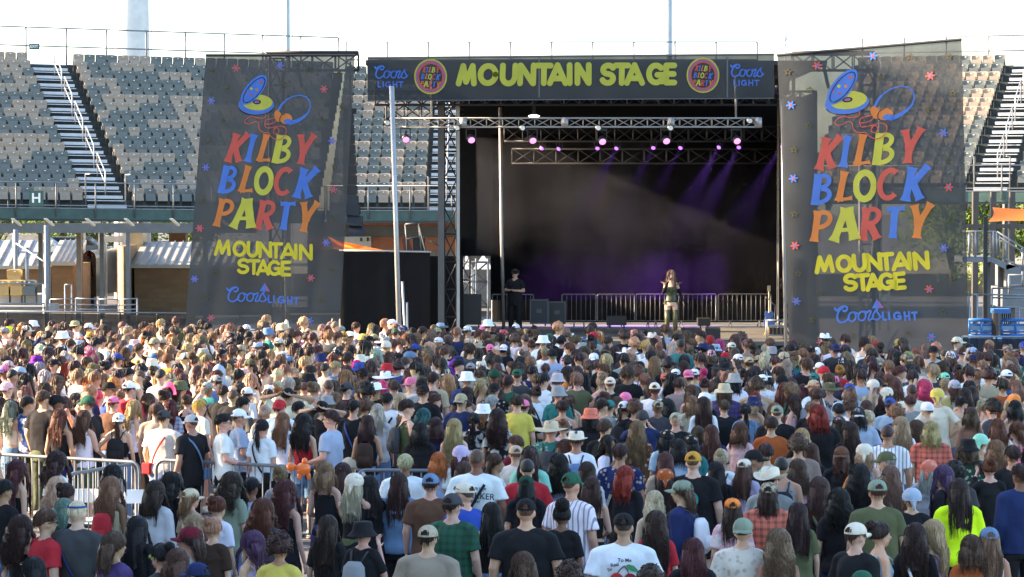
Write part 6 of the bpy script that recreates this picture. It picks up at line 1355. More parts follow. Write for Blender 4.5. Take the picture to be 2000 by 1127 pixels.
# x ytop H yaw sex hair+colour hat:colour[:pattern] top:colour[:pattern] pose extras(bp=backpack colour, st=strap colour, ph phone, sg sunglasses)
HERO = '''
38 1013 1.62 10 f cud - ta:black d
60 1092 1.6 -60 f lok - te:navy d sg
88 998 1.72 60 m sbb - te:red d sg:black
150 975 1.82 8 m bzw hb:blue jk:charcoal d st:navy
33 902 1.66 30 f wao - tu:black d st:orange
5 940 1.68 20 m sbk - te:black d
110 887 1.68 45 f cud - te:white d
110 935 1.62 10 f waw - ta:cream d
128 946 1.64 20 f bnd - ta:tan d
124 977 1.62 10 f mum - te:black d
220 911 1.62 50 f bok - ta:tan g
215 935 1.67 5 f wal - ta:sand d bp:red
302 942 1.7 10 f lod - jk:lgray d
335 928 1.68 20 f cuk - te:black d
372 952 1.6 50 f mul cf:sand te:tan d
267 1012 1.66 5 f lok - ls:black d
222 1042 1.72 35 m mub - te:purple d st:orange
312 1064 1.66 -60 f bnk - te:charcoal d sg:lime
368 1027 1.76 -75 m mud cf:maroon te:gray d sg:black
415 1013 1.62 10 f bny - te:dbrown d
424 972 1.64 15 f bna - te:white d st:blue
378 1008 1.6 0 f boy - ta:sand d
452 928 1.7 15 f cud - te:sage d
382 1097 1.7 -60 m shk cf:navy te:charcoal d
345 1077 1.62 0 f bob - te:olive d
490 1042 1.65 -60 f bov - ta:lilac g sg:black
490 935 1.6 0 f sbk - te:lblue d
20 785 1.66 0 f lom - hal:cream d
52 775 1.74 15 m shk - te:blue:tie d
84 764 1.86 10 m shb - te:black d
116 801 1.68 0 f loa - ta:black d
110 769 1.8 50 m shk cf:black te:gray d
163 803 1.66 5 f lob - ta:white f
169 771 1.84 -60 m shb cf:green te:black d sg:black
147 766 1.62 15 f wad cf:white:camo te:lilac d
231 805 1.62 -15 f ptb cb:white:camo hal:black h bp:black
252 743 1.84 10 m shk cf:white te:red d
222 736 1.74 10 f bog be:orange te:lilac:tie d
289 770 1.64 0 f bob - te:palepink d st:black
327 759 1.64 10 f bob - te:maroon d
352 742 1.76 30 m mub bu:olive te:olive:camo p
319 799 1.74 5 m shd cf:charcoal te:cream d st:red
304 790 1.68 -10 m sbb - te:taupe d
372 808 1.74 -50 m bzb cf:lgray te:black d st:denim
390 781 1.7 30 m shu - te:cream d
436 809 1.76 75 m shk - te:white g sg:black
467 797 1.76 70 m shb cf:white te:lblue g
365 772 1.62 0 f bnb - ta:black d
435 754 1.72 0 m shd - te:black d
455 761 1.7 0 m bzb - te:black d
475 777 1.68 30 m sbk - te:charcoal d
483 755 1.66 40 f ptb cf:white te:white d
175 738 1.66 60 f cug - te:tan d sg:black
152 722 1.8 10 m shl - te:lgray d
88 725 1.66 60 f waw - te:white d sg:black
110 727 1.78 -60 m bzb cf:black te:white d
87 751 1.62 0 f boo - te:charcoal d
39 727 1.72 0 m cub cf:tan te:charcoal d
27 722 1.62 0 f low - te:lgray d
50 755 1.62 10 f lol - ta:palepink d
200 732 1.68 0 f wal - te:tan d
250 720 1.74 70 m shk - te:cream d sg:black
275 712 1.8 0 m sbk - te:black d
297 699 1.74 0 m shb bu:cream te:teal:floral d
347 712 1.72 0 m sbk - te:white d
386 716 1.64 0 f mub - te:white:stripe d
407 710 1.64 20 m shb cf:red te:black d
428 712 1.72 0 f bob hd:lblue jk:lblue d
420 731 1.74 -50 m shd cf:gray te:denim d
476 718 1.7 40 m shb cf:palepink te:palepink d
490 733 1.62 10 f cuy - te:cream d
395 742 1.68 0 m sbl - te:lilac d
71 693 1.72 0 f wak bu:violet te:black d
16 703 1.7 40 m shb cf:palepink te:charcoal d
77 710 1.66 30 f box - te:charcoal d
104 700 1.74 0 m bzb cf:black te:black d
131 710 1.66 0 f mur - te:black d
229 688 1.78 0 m shd cf:blue te:black:tie d
220 668 1.78 20 m bzb - te:navy d
241 664 1.78 50 m bzb - te:navy d
165 669 1.76 10 m shd - te:white:floral d
186 661 1.82 0 m sbk - te:charcoal d
147 625 1.82 40 m shb st:khaki te:lgray d
174 630 1.8 70 m shb cf:white te:white:tie d
17 637 1.72 60 m shd bu:neon te:black d
155 663 1.7 10 f bob bu:lblue te:lblue d
117 644 1.8 20 m sbk - te:mustard:wide d
317 659 1.76 60 m shb cf:tan te:lblue d
285 652 1.64 0 f low - te:black d
181 711 1.62 0 f bol - te:green d
442 671 1.62 30 f wal cf:cream te:tan d
462 675 1.66 20 f bob bu:orange te:white d
297 688 1.7 -40 m shb cf:denim te:lilac d
521 628 1.74 0 m shb cf:lblue te:gray d
554 629 1.72 30 m shb cf:cream te:gray d
584 645 1.66 0 f bob cf:pink te:pink d
601 640 1.66 0 f wab cf:coral te:gray d
647 630 1.72 10 f loy - te:black r
671 646 1.7 10 m shb cf:mustard te:white d
709 651 1.7 20 m shb be:yellow te:tan d
731 651 1.7 20 m shb cf:khaki te:cream d
772 640 1.74 0 m shb cf:green te:charcoal d
760 659 1.64 0 f bob cb:white:camo te:black d
777 660 1.66 0 f bnv be:violet te:purple d
794 652 1.76 20 m shg - te:black d
861 631 1.72 50 f wal cw:lblue te:white d
914 635 1.8 60 m shd cf:white te:black d
894 640 1.68 0 f low - te:gray d
944 633 1.66 0 f lob be:pink te:blue:tie d
714 672 1.66 20 m shb cf:white te:palepink d
916 659 1.7 50 m shb cf:sand te:cream d
930 671 1.66 0 m shb cf:rust te:black d
984 671 1.66 0 m shk cb:white te:black d
880 675 1.66 10 f bob cf:lime te:pink d
887 702 1.7 0 f lov hd:violet jk:violet d
965 687 1.68 -30 m shg cf:orange te:cream d
697 702 1.64 0 f bnp be:magenta te:olive d
872 717 1.76 0 m bok cb:cream ls:dbrown d
920 707 1.78 0 m shd cf:gray te:gray d
965 720 1.82 0 m bzd be:dgreen ls:dbrown d
970 711 1.76 0 m shb - jk:cream:wide d
635 709 1.74 0 m bzk - te:gray d
655 707 1.7 20 m shy - te:denim d
537 706 1.76 0 m shd - te:charcoal d
511 686 1.78 0 m sbd - te:charcoal d
564 694 1.7 0 m shb cf:denim te:gray d
562 756 1.78 0 m shk cb:black te:cream b
546 779 1.78 0 m shb cb:red te:white d
552 808 1.64 0 f lol - te:white d
512 820 1.68 10 f ptk - te:white d st:black
592 812 1.7 0 f cuk - tu:red d st:black
645 802 1.82 -70 m shd - te:lblue g sg:black
630 785 1.7 0 f bnk - te:black b
690 782 1.76 0 m shk - te:black d st:blue
717 813 1.68 0 f lod - ta:black g bp:dbrown
737 791 1.66 0 f low - te:lgray d
795 782 1.8 65 m sbd - ta:olive g bp:charcoal
782 770 1.64 0 f bow - te:lgray d
827 750 1.82 10 m shb cf:black te:black d
850 771 1.66 60 f sbb - te:palepink d
901 767 1.78 20 m shd cb:khaki te:navy d
945 787 1.68 30 f bol bu:white te:black d
827 800 1.64 20 f bot - te:black d
820 827 1.68 0 f bok - te:black d
850 818 1.68 0 f bod - te:navy d st:blue
887 821 1.68 0 f way - ta:palepink:floral d
972 803 1.72 0 f cud - te:black:tie d
925 807 1.68 0 f ptk - te:black:tie d
747 746 1.64 0 f afp - te:palepink d
600 732 1.66 0 f cul - te:lgray d
571 720 1.66 0 f boy - te:gray d
656 768 1.64 0 f lol - te:gray d
705 745 1.66 10 f lol - te:cream d
652 745 1.66 -20 f bob - te:orange d
677 745 1.74 40 m shk cf:charcoal jk:maroon d
755 768 1.74 0 m shk - te:white d st:black
777 705 1.7 0 m afd - te:blue d
730 702 1.68 20 m afl - te:lgray d
835 679 1.68 10 f afl - te:palepink d
860 676 1.7 0 f mul - te:gray d
800 721 1.66 0 f bob - te:cream d
707 727 1.66 20 f wad - te:black d
712 780 1.66 0 f afb - te:olive d
547 914 1.62 0 f bnl - te:gray d
557 944 1.72 15 f cuo - ta:black d
512 980 1.66 0 f cua - te:charcoal d
545 1045 1.66 0 f afd - te:yellow d
635 906 1.68 0 f bol - ta:black g
670 904 1.64 40 f lod hb:cream ls:black d
692 923 1.7 0 f low ba:cream:floral ta:black p
709 1016 1.66 20 f afk bu:black te:black m bp:gray
779 927 1.68 0 f lod - te:denim d
791 889 1.68 0 m shw - te:white:tie d
841 923 1.76 0 m shd cf:denim te:brown d
836 1024 1.74 10 m shd cf:khaki:camo te:taupe d
884 962 1.8 20 m shd cf:charcoal te:green:plaid d
907 940 1.8 -45 m bzb cf:cream ls:royal d sg
931 878 1.86 5 m bzb - te:white d st:black
856 887 1.6 0 f bog - te:lblue d
900 869 1.7 0 f loo ba:lilac:floral te:white:wide d
720 932 1.66 -20 f lok - te:black p
1028 972 1.86 0 m bzb cf:black te:black d
1098 983 1.68 10 f puk - te:black d
1117 921 1.88 30 m bzb cf:green te:white:stripe d
1028 927 1.66 0 f lok cf:dgreen te:black d
1030 897 1.74 0 m bzk - te:red d
1036 870 1.78 10 f wad cf:taupe te:mint d bp:charcoal
1126 840 1.8 0 m shb fe:cream te:white d bp:denim
1077 820 1.78 10 m shy st:sand te:teal:floral d bp:charcoal
1092 891 1.64 0 f cuk - te:lilac d
1155 934 1.68 0 f lod - hal:black g
1147 905 1.68 0 f lod - te:lgray d
1212 868 1.78 10 m shd - te:navy:floral d
1222 913 1.72 20 f mur - jk:black d
1219 1000 1.84 0 m bzd cf:black te:white d
1282 1003 1.66 0 f wad - te:red d
1279 962 1.64 0 f low - ta:black d
1300 886 1.66 0 f lob - te:tan d
1300 914 1.62 0 f wad ba:rust:floral ta:black d
1332 936 1.78 -70 m mub cf:sage jk:navy d bp:white
1355 880 1.82 10 m bzb cf:mustard te:black h
1350 848 1.68 0 f bok be:black:floral te:teal d
1302 838 1.72 -10 f bok be:black:floral te:lblue d bp:navy
1325 861 1.68 0 m bok - te:lblue d
1410 879 1.7 10 f bnw - te:white d bp:navy
1455 894 1.68 20 f lob cf:cream te:lilac d
1497 868 1.74 0 m shd - te:mint d
1432 971 1.66 0 f lod cf:orange te:palepink:tie d
1453 1010 1.78 10 m bzb cb:sage te:cream:floral d
1355 1055 1.66 0 f loo - te:black d
1020 1082 1.62 -40 f lob - te:black d
1112 1102 1.62 0 f afd - te:gray d
1272 1110 1.62 0 f afd - te:black d
1190 852 1.66 130 f lok - te:white m
1107 862 1.66 100 f wab - te:cream d
1475 877 1.76 100 m shk cf:black te:black d
1507 914 1.8 30 m shd cw:cream te:gray d bp:black
1447 828 1.66 20 f boa - te:palepink d st:palepink
1245 825 1.7 10 f wal - te:brown:floral d
1010 772 1.78 0 m shd - te:yellow d
1090 752 1.82 0 f puk bu:gray te:teal d
1062 730 1.82 50 m shk - te:white d
1154 795 1.76 0 m bok bu:coral te:black d
1089 727 1.74 0 m shb bu:lgray te:lblue:plaid d
1192 735 1.78 0 m bzb cf:cream te:black d
1222 765 1.64 0 f bnp ba:pink te:black d
1220 782 1.68 30 f ptd cf:white te:white d bp:black
1240 783 1.68 0 m afb - te:black d
1177 780 1.7 40 m sbd - te:gray d
1182 820 1.82 20 m shb - te:black d
1321 804 1.72 10 m bzy cf:sage:camo te:black d
1375 777 1.74 0 f lod - te:white d
1415 747 1.76 0 m bob bu:sand te:purple:plaid d
1377 765 1.66 0 f bow ba:white te:black d
1475 767 1.66 20 f lor - te:black d
1467 741 1.66 0 f bob cf:pink te:black d
1490 730 1.74 0 m shd cf:white te:white:floral d
1357 719 1.74 0 m shb cf:white te:lblue d
1300 727 1.68 0 m shb cf:coral te:white d
1320 719 1.72 0 m shk cf:white te:red d
1389 682 1.74 0 f bob be:palepink te:black d
1464 696 1.72 0 m shb cf:tan te:gray d
1387 654 1.7 0 f bor be:red te:black d
1125 727 1.68 0 f lob - te:dgreen d
1337 695 1.74 -30 m sbk - te:white:floral d
1312 732 1.66 0 f cuk - te:gray d
1272 742 1.7 0 f mub - te:tan d
1325 740 1.7 0 m shd - te:taupe d
1247 716 1.7 0 m afb - te:white d
1271 674 1.74 0 m bzb - te:white d
1232 685 1.7 0 m afy - te:white d
1074 650 1.74 0 m shb cf:green te:black d
1091 630 1.82 30 m afy - te:white d bp:black
1112 669 1.66 0 f bob hd:palepink te:pink d
1037 715 1.7 0 m shk - te:navy d bp:lgray
1364 835 1.64 0 f lob - te:black d
1390 832 1.68 0 f lob - te:navy d
1285 780 1.68 0 m bzb cf:olive:camo te:charcoal d
1255 800 1.66 0 m bzb be:charcoal te:navy p
1140 690 1.66 0 f bnl - te:black d
1627 665 1.76 0 m afd - te:white d
1650 671 1.72 0 m shk cf:purple te:charcoal d
1706 680 1.72 20 f wad cf:white te:white d
1711 666 1.72 0 f bor be:red te:black d
1646 697 1.7 0 f bok cf:white te:dgreen d
1592 727 1.72 20 m shd cf:teal te:teal d
1632 733 1.62 10 f bod be:pink te:maroon d
1619 730 1.78 0 m sbb - te:charcoal d
1660 747 1.78 0 m mul cf:blue te:lblue d
1681 715 1.76 0 m shb cf:black te:tan d bp:black
1845 726 1.72 -20 m shk cf:mint te:black d
1857 685 1.76 0 f bob be:white te:violet:tie d
1824 674 1.8 180 m shk cf:black te:lgray d
1865 741 1.74 0 f mub be:lgray te:yellow:tie d
1932 720 1.84 0 m afd - te:khaki d
1960 742 1.74 0 m sbd - te:rust d
1895 745 1.74 20 m sbk - te:lblue:plaid d
1832 757 1.8 10 f bny ba:yellow:floral te:cream H
1599 794 1.84 -10 m bor - te:black d
1595 760 1.78 0 m sbb - te:gray d
1519 790 1.74 10 m bzb cf:sage te:black d
1550 772 1.68 -60 f lod - ta:palepink d
1677 794 1.74 0 m bok cb:lgray te:lblue d
1640 812 1.64 0 f bod cf:palepink te:black d
1740 775 1.74 20 m shb cf:blue te:lblue d
1752 792 1.68 0 f afl - te:navy d
1761 817 1.74 0 f way - te:white d
1735 830 1.82 10 m bzd - te:white:stripe d
1820 826 1.74 10 m boy - te:coral:plaid d
1897 794 1.7 0 f bob cf:navy hal:black d st:black
1940 782 1.74 -50 m afd - te:charcoal d sg:black
1982 768 1.68 0 f way ba:orange:floral ta:white d
1987 827 1.64 -60 f boa - ta:pink d
1950 820 1.7 0 f loa - te:cream d
1507 815 1.74 0 m shd - te:rust d
1560 852 1.76 0 m afb - te:taupe d
1567 840 1.66 0 f boy - te:black d
1662 827 1.68 0 f wad - te:black d
1690 865 1.7 10 f boy ba:cream ta:gray d st:navy
1912 690 1.72 0 f cub - te:black:camo r
1777 692 1.72 20 m shb cf:teal:camo te:black p
1585 868 1.66 0 f lob - te:black d
1715 935 1.84 -5 m shb cf:sage te:olive d
1875 938 1.74 0 f lod - ls:neon g
1675 1019 1.76 50 m shb cf:cream te:black d
1722 1022 1.7 75 f bnd - ta:lblue g
1790 1027 1.66 10 f wad - te:black d st:white
1822 1015 1.68 -65 f loy hb:white ta:lilac d
1935 1028 1.68 0 f lol cf:denim ta:white d
1522 1040 1.68 0 f cul - ta:white d st:brown
1602 936 1.72 0 f wab - jk:black d st:olive
1503 940 1.78 10 m mud cf:olive:camo te:coral:plaid d
1680 912 1.7 10 f cuk - te:blue d
1732 880 1.76 -60 m afx cf:olive te:brown:camo d
1783 952 1.68 0 f bnb ba:lblue:floral ls:black d
1842 913 1.7 -70 f wav - te:black d sg:black
1817 897 1.66 20 f lox ba:coral:floral te:lgray d
1935 897 1.68 0 f bna - ls:black p
1995 908 1.82 -20 m shd - jk:navy d
1865 905 1.66 -20 m afk - te:charcoal d
1892 855 1.74 0 m bob bu:black te:dgreen:floral d
1917 846 1.68 20 f bnk ba:mint:floral te:tan d
1947 862 1.66 0 f cul hb:charcoal te:tan d
1645 870 1.72 10 f mub cb:brown ls:black d st:orange
1527 893 1.76 0 m bzk - ta:gray d bp:black
1560 900 1.66 0 f wab - ta:palepink d
1686 1114 1.66 0 m bzb be:green te:black d
1742 914 1.68 10 f wal - jk:brown:floral d
1980 872 1.76 0 m shd - te:black d
1100 820 1.66 0 f bnl - te:palepink d
905 905 1.6 0 f wab - te:charcoal d
640 1010 1.6 0 f lod - te:black d
960 985 1.66 -10 f lok - ta:black h
1400 905 1.64 0 f lok - te:black d
1560 985 1.64 0 f lod - te:olive d
1640 960 1.66 0 f cuk - te:black d
1900 1050 1.6 0 f bob - te:rust d
'''
# ---------------------------------------------------------------- crowd
class Pn: pass
def parse(line):
    t = line.split(); p = Pn(); p.px, p.py, p.H, p.yaw, p.sex = float(t[0]), float(t[1]), float(t[2]), float(t[3]), t[4]
    p.hair, p.hc = t[5][:2], t[5][2]; p.hat = None if t[6] == '-' else (t[6].split(':') + [None])[:3]
    p.top = (t[7].split(':') + [None])[:3]; p.pose = t[8]; p.ex = t[9:]; p.hero = True
    p.Ht = p.H + (.03 if p.hat or p.hair in ('af', 'pu') else .012)
    p.D = FPX * (HC - p.Ht) / (p.py - HOR); p.x = (p.px - CX) / FPX * p.D; return p
ppl = [parse(l) for l in HERO.strip().splitlines()]
def front(px): return np.interp(px, [0, 700, 1100, 1500, 2000], [69.5, 68.5, 66, 61, 58.5])
grid = {}
def near(x, y, r):
    for i in range(int(x//1)-1, int(x//1)+2):
        for j in range(int(y//1)-1, int(y//1)+2):
            for q in grid.get((i, j), ()):
                if (q[0]-x)**2 + (q[1]-y)**2 < (r+q[2])**2: return True
    return False
def occ(x, y, r): grid.setdefault((int(x//1), int(y//1)), []).append((x, y, r))
for p in ppl: occ(p.x, p.D, .24 if p.D > 42 else .29)
# people must not stand inside the barriers
BARR = [((-7.4, 39.9), (-5.12, 38.6)), ((-5.83, 36.9), (-5.15, 38.5)), ((-4.94, 39.0), (-2.73, 37.85)), ((-2.08, 37.5), (-.95, 37.4)), ((-1.98, 37.2), (-1.75, 34.9)), ((-1.73, 34.8), (-1.55, 32.5))]
for a, c in BARR:
    for k in range(9): occ(a[0]+(c[0]-a[0])*k/8, a[1]+(c[1]-a[1])*k/8, .02)
cr = random.Random(21)
hw = ['d']*26 + ['k']*14 + ['b']*28 + ['l']*18 + ['y']*9 + ['w']*4 + ['a']*3 + ['g'] + ['x', 'o', 'p']
tops_m = ['black']*18 + ['white']*22 + ['charcoal']*8 + ['gray']*7 + ['navy']*6 + ['lblue']*5 + ['cream']*6 + ['olive']*4 + ['tan']*4 + ['green', 'dgreen', 'maroon', 'red', 'rust', 'teal', 'denim', 'blue', 'mustard', 'brown', 'khaki', 'sage']
tops_f = ['black']*18 + ['white']*22 + ['cream']*8 + ['palepink']*4 + ['sand']*4 + ['lgray']*4 + ['pink']*2 + ['palepink']*4 + ['lilac']*3 + ['denim']*3 + ['brown']*3 + ['green']*2 + ['red']*2 + ['gray']*4 + ['yellow', 'orange', 'teal', 'lblue', 'maroon', 'purple', 'mint']
hats = ['cf']*11 + ['cb']*4 + ['bu']*3 + ['be']*2 + ['ba']*2 + ['cw', 'st', 'fe']
hatc = ['black']*5 + ['white']*6 + ['cream']*4 + ['navy']*2 + ['gray']*2 + ['white']*3 + ['khaki']*2 + ['tan', 'green', 'red', 'pink', 'lblue', 'denim', 'olive', 'brown', 'palepink', 'teal', 'mustard', 'royal']
def rand_person(x, D, px):
    p = Pn(); p.x, p.D, p.hero = x, D, False; p.sex = 'f' if cr.random() < .57 else 'm'
    p.H = max(1.5, min(1.92, cr.gauss(1.66 if p.sex == 'f' else 1.77, .06)))
    if D < 44: p.H = min(p.H, 1.64)
    p.yaw = cr.gauss(6 if px < 1000 else -6, 16) if cr.random() < .8 else cr.choice((-70, 70, 110, -50, 50, -100, 90, -35, 35))
    p.hair = cr.choice(['lo', 'wa', 'wa', 'cu', 'bo', 'bo', 'bn', 'pt', 'mu', 'cu', 'bn', 'af', 'pu', 'pt', 'bo', 'bn'] if p.sex == 'f' else ['sh', 'sh', 'sh', 'bz', 'sb', 'sb', 'mu', 'af', 'sb', 'sh']); p.hc = cr.choice(hw)
    if p.sex == 'm' and p.hc in 'wtpvr': p.hc = 'd'
    p.hat = [cr.choice(hats), cr.choice(hatc), cr.choice([None]*6 + ['camo', 'floral'])] if cr.random() < (.34 if p.sex == 'm' else .17) else None
    if p.hat and p.hair in ('af', 'pu', 'bn'): p.hair = 'bo' if p.sex == 'f' else 'sh'
    p.top = [cr.choice(['te', 'te', 'ta', 'ta', 'ta', 'cr', 'tu', 'tu', 'dr', 'hal', 'hal', 'te'] if p.sex == 'f' else ['te']*8 + ['ls', 'jk', 'ta']), cr.choice(tops_f if p.sex == 'f' else tops_m), cr.choice([None]*9 + ['floral', 'plaid', 'tie', 'stripe'])]
    p.pose = cr.choice('dddddffggxhpmsd' + ('q' if D > 45 and cr.random() < .25 else 'd')); p.ex = []
    if cr.random() < .08: p.ex.append('st:' + cr.choice(('black', 'brown', 'navy')))
    p.Ht = p.H; return p
tries = 0; rp = []
while tries < 60000 and len(rp) < 800:
    tries += 1; u = cr.random(); D = 25.0 + (69.5-25.0) * u ** .62; px = cr.uniform(-30, 2030)
    if D > front(px): continue
    x = (px-CX)/FPX*D
    if D < 38 and px < 720: continue
    r = .30 if D < 38 else .27 if D < 46 else .215
    if near(x, D, r): continue
    if 36.6 < D < 40.3 and x < .4 and cr.random() < .8: continue
    if D < 42:
        # keep clear views of the people copied from the photo
        bad = False; sp_ = 391 + FPX*(HC-1.66)/D
        for q in ppl:
            if q.D > D and abs(q.px - px) < (34 if D > 33 else 40) and -25 < (sp_ - q.py) < (75 if D > 33 else 95): bad = True; break
        if bad: continue
    occ(x, D, r); rp.append(rand_person(x, D, px))
ppl += rp
for p in ppl:
    p.px = CX + FPX*p.x/p.D; p.yaw += (math.degrees(math.atan2(4.0-p.x, 80-p.D)) + (10 if p.px < 700 else 0)) * (1 if abs(p.yaw) < 40 else 0); p.sk = SK[cr.randrange(len(SK))] if cr.random() < .8 else SK[0]
    p.bk = cr.choice(['je']*5 + ['sh']*3 + (['ss', 'sk'] if p.sex == 'f' else [])); p.bc = cr.choice(['denim']*5 + ['black']*6 + ['navy', 'khaki', 'cream', 'charcoal', 'olive']); p.seed = cr.randrange(5 if p.hair in ('lo', 'wa') else 3)
    p.sc = p.H/1.75; p.wd = (cr.uniform(.98, 1.22) if p.sex == 'm' else cr.uniform(.92, 1.12))
    if p.py_hero if False else False: pass
ppl.sort(key=lambda p: p.D)
def keyline(p): return None
SPECIAL = {(635, 906): ('ss', 'purple', 1.04), (836, 1024): (None, None, 1.3), (1028, 972): (None, None, 1.3), (931, 878): ('sh', 'charcoal', 1.25), (1219, 1000): (None, None, 1.22), (884, 962): ('sh', 'tan', 1.12), (150, 975): (None, None, 1.22), (84, 764): ('je', 'olive', 1.2), (222, 1042): (None, None, 1.15), (1875, 938): ('je', 'black', 1.22), (1715, 935): ('sh', 'olive', 1.15), (779, 927): ('je', 'black', 1.2), (1602, 936): (None, None, 1.2), (841, 923): (None, None, 1.1), (20, 785): ('je', 'denim', 1.), (717, 813): ('je', 'denim', 1.05), (1453, 1010): (None, None, 1.15), (1503, 940): (None, None, 1.15), (169, 771): (None, None, 1.15), (252, 743): (None, None, 1.1), (1355, 880): (None, None, 1.2), (1117, 921): (None, None, 1.1)}
HROW = [l.split() for l in HERO.strip().splitlines()]
hp_ = {}
for l in HROW: hp_[(float(l[0]), float(l[1]))] = 1
def label_words(p):
    h = SN[p.hair] + ' ' + HN[p.hc] + ' hair'
    t = ' '.join(q for q in (CN[p.top[1]], PN.get(p.top[2] or '', ''), TN[p.top[0]]) if q)
    if p.hat:
        hw_ = ' '.join(q for q in (CN[p.hat[1]], 'patterned' if p.hat[2] else '', HTN[p.hat[0]]) if q)
        s_ = 'person in %s and %s' % (hw_, t)
    else: s_ = 'person with %s in %s' % (h, t)
    return s_
def side(p):
    a = (p.yaw + 180) % 360 - 180
    return 'facing the camera' if abs(a) > 120 else 'turned right' if a > 40 else 'turned left' if a < -40 else ''
used = {}
IND = ppl[:298]; 
def zone(p):
    X = 'far left' if p.px < 330 else 'left' if p.px < 760 else 'middle' if p.px < 1240 else 'right' if p.px < 1680 else 'far right'
    return X
body_objs = 0
def mk_strap(root, col, sex, wdt=.016, pouch=True, lab=None, flip=1):
    """cross-body bag: loop of webbing over one shoulder to the opposite hip, plus a pouch"""
    T = thing('crossbody_bag', lab, 'bag', root.location); m_ = mat('webbing ' + col, CLR[col], .7, spec=.2)
    sx = 1. if sex == 'm' else .88; path = []
    for a in range(24):
        th = 2*math.pi*a/24; z = 1.20 + .27*math.sin(th); x = -flip*.125*math.sin(th)*sx*1.0; y = .172*math.cos(th)*(1 if abs(math.sin(th)) < .8 else .75)
        if z > 1.42: z = 1.42 + (z-1.42)*1.25
        path.append(Vector((x*(1.0), y-.005, z)))
    vs = []; 
    for i, p_ in enumerate(path):
        n_ = Vector((p_.x*.4, p_.y, 0)).normalized(); t_ = (path[(i+1) % 24]-path[i-1]).normalized(); w_ = t_.cross(n_).normalized(); vs += [p_ + w_*wdt, p_ - w_*wdt, p_ - w_*wdt + n_*.004, p_ + w_*wdt + n_*.004]
    b = MB(); b.add(vs, [(4*i+j, 4*i+(j+1) % 4, 4*((i+1) % 24)+(j+1) % 4, 4*((i+1) % 24)+j) for i in range(24) for j in range(4)])
    o = bpy.data.objects.new('strap', b.mesh('strap', [m_], True)); COL.objects.link(o); o.parent = T
    b = MB(); b.box((flip*.10*sx, -.16, .86), (flip*.22*sx, -.08, 1.02)); me = b.mesh('pouch', [m_]); o = bpy.data.objects.new('pouch', me); COL.objects.link(o); o.parent = T
    bv = o.modifiers.new('bevel', 'BEVEL'); bv.width = .015; bv.segments = 2
    T.rotation_euler = root.rotation_euler; T.scale = root.scale; T.scale = (root.scale[0]*WDN, root.scale[1]*(.5+.5*WDN), root.scale[2]); return T
def mk_pack(root, col, lab):
    T = thing('backpack', lab, 'backpack', root.location); m_ = mat('pack ' + col, CLR[col], .75, spec=.2, bump=.2, bs=20); m2 = mat('pack trim', (.03, .03, .035), .6)
    b = MB(); b.rings([(1.02, 0, -.20, .10, .05), (1.05, 0, -.205, .125, .07), (1.2, 0, -.205, .130, .075), (1.33, 0, -.195, .115, .065), (1.38, 0, -.185, .07, .045)], 16)
    o = bpy.data.objects.new('pack_body', b.mesh('pack_body', [m_], True)); COL.objects.link(o); o.parent = T
    b = MB(); b.rings([(1.06, 0, -.262, .085, .03), (1.12, 0, -.270, .09, .035), (1.2, 0, -.268, .085, .03)], 14)
    o = bpy.data.objects.new('pocket', b.mesh('pocket', [m_], True)); COL.objects.link(o); o.parent = T
    for sx in (-1, 1):
        b = MB(); b.tube([(sx*.06, -.15, 1.38), (sx*.085, -.09, 1.462), (sx*.10, 0, 1.49), (sx*.11, .09, 1.44), (sx*.115, .135, 1.34), (sx*.12, .11, 1.18), (sx*.125, -.10, 1.08)], .011, 6)
        o = bpy.data.objects.new('shoulder_strap', b.mesh('shoulder_strap', [m2], True)); COL.objects.link(o); o.parent = T
    T.rotation_euler = root.rotation_euler; T.scale = (root.scale[0]*WDN, root.scale[1]*(.4+.6*WDN), root.scale[2]); return T
def shirt_print(root, txts):
    for txt, size, z, x, m_, rz in txts:
        me = text_mesh(txt, size, 'print', .0015, .001); me.materials.clear(); me.materials.append(m_)
        o = bpy.data.objects.new('shirt_print', me); COL.objects.link(o); o.parent = root; o.location = (x, -.182, z); o.rotation_euler = (R(90-5), R(rz), 0)
shared_lab = {}
for p in IND:
    key = None
    for l in hp_:
        if p.hero and abs(p.px - l[0]) < .2 and abs((HOR + FPX*(HC-p.Ht)/p.D) - l[1]) < .2: key = (int(l[0]), int(l[1]))
    sp_ = SPECIAL.get(key)
    if sp_:
        if sp_[0]: p.bk, p.bc = sp_[0], sp_[1]
        p.wd = sp_[2]
    lab = label_words(p); sd = side(p); po = PON.get(p.pose, '')
    p.lab0 = lab; p.cands = [lab] + [c for c in (lab + ', ' + sd if sd else '', lab + ', ' + po if po else '') if c]
from collections import Counter
cnt = Counter(p.lab0 for p in IND); distinct = [p for p in IND if cnt[p.lab0] == 1 and p.hero]
taken = set(p.lab0 for p in IND if cnt[p.lab0] == 1)
for p in IND:
    if cnt[p.lab0] == 1: p.lab = p.lab0; continue
    ok = None
    ns_ = sorted((q for q in distinct if q is not p), key=lambda q: (q.px-p.px)**2 + ((HOR+FPX*3/q.D)-(HOR+FPX*3/p.D))**2)[:8]
    for q in ns_:
        dx = q.px-p.px; rel = 'just left of' if dx > 14 else 'just right of' if dx < -14 else 'right behind' if p.D < q.D else 'right in front of'
        ref = (CN[q.hat[1]] + ' ' + HTN[q.hat[0]]) if q.hat else (CN[q.top[1]] + ' ' + TN[q.top[0]])
        base = p.lab0.replace('person with ', 'person, ').replace(' hair in ', ' hair, ')
        c = '%s, %s the %s' % (base, rel, ref)
        if c not in taken and len(c.replace('-', ' ').split()) <= 16: ok = c; break
    p.lab = ok or (p.lab0 + ', ' + zone(p)); taken.add(p.lab)
LBAGS = []
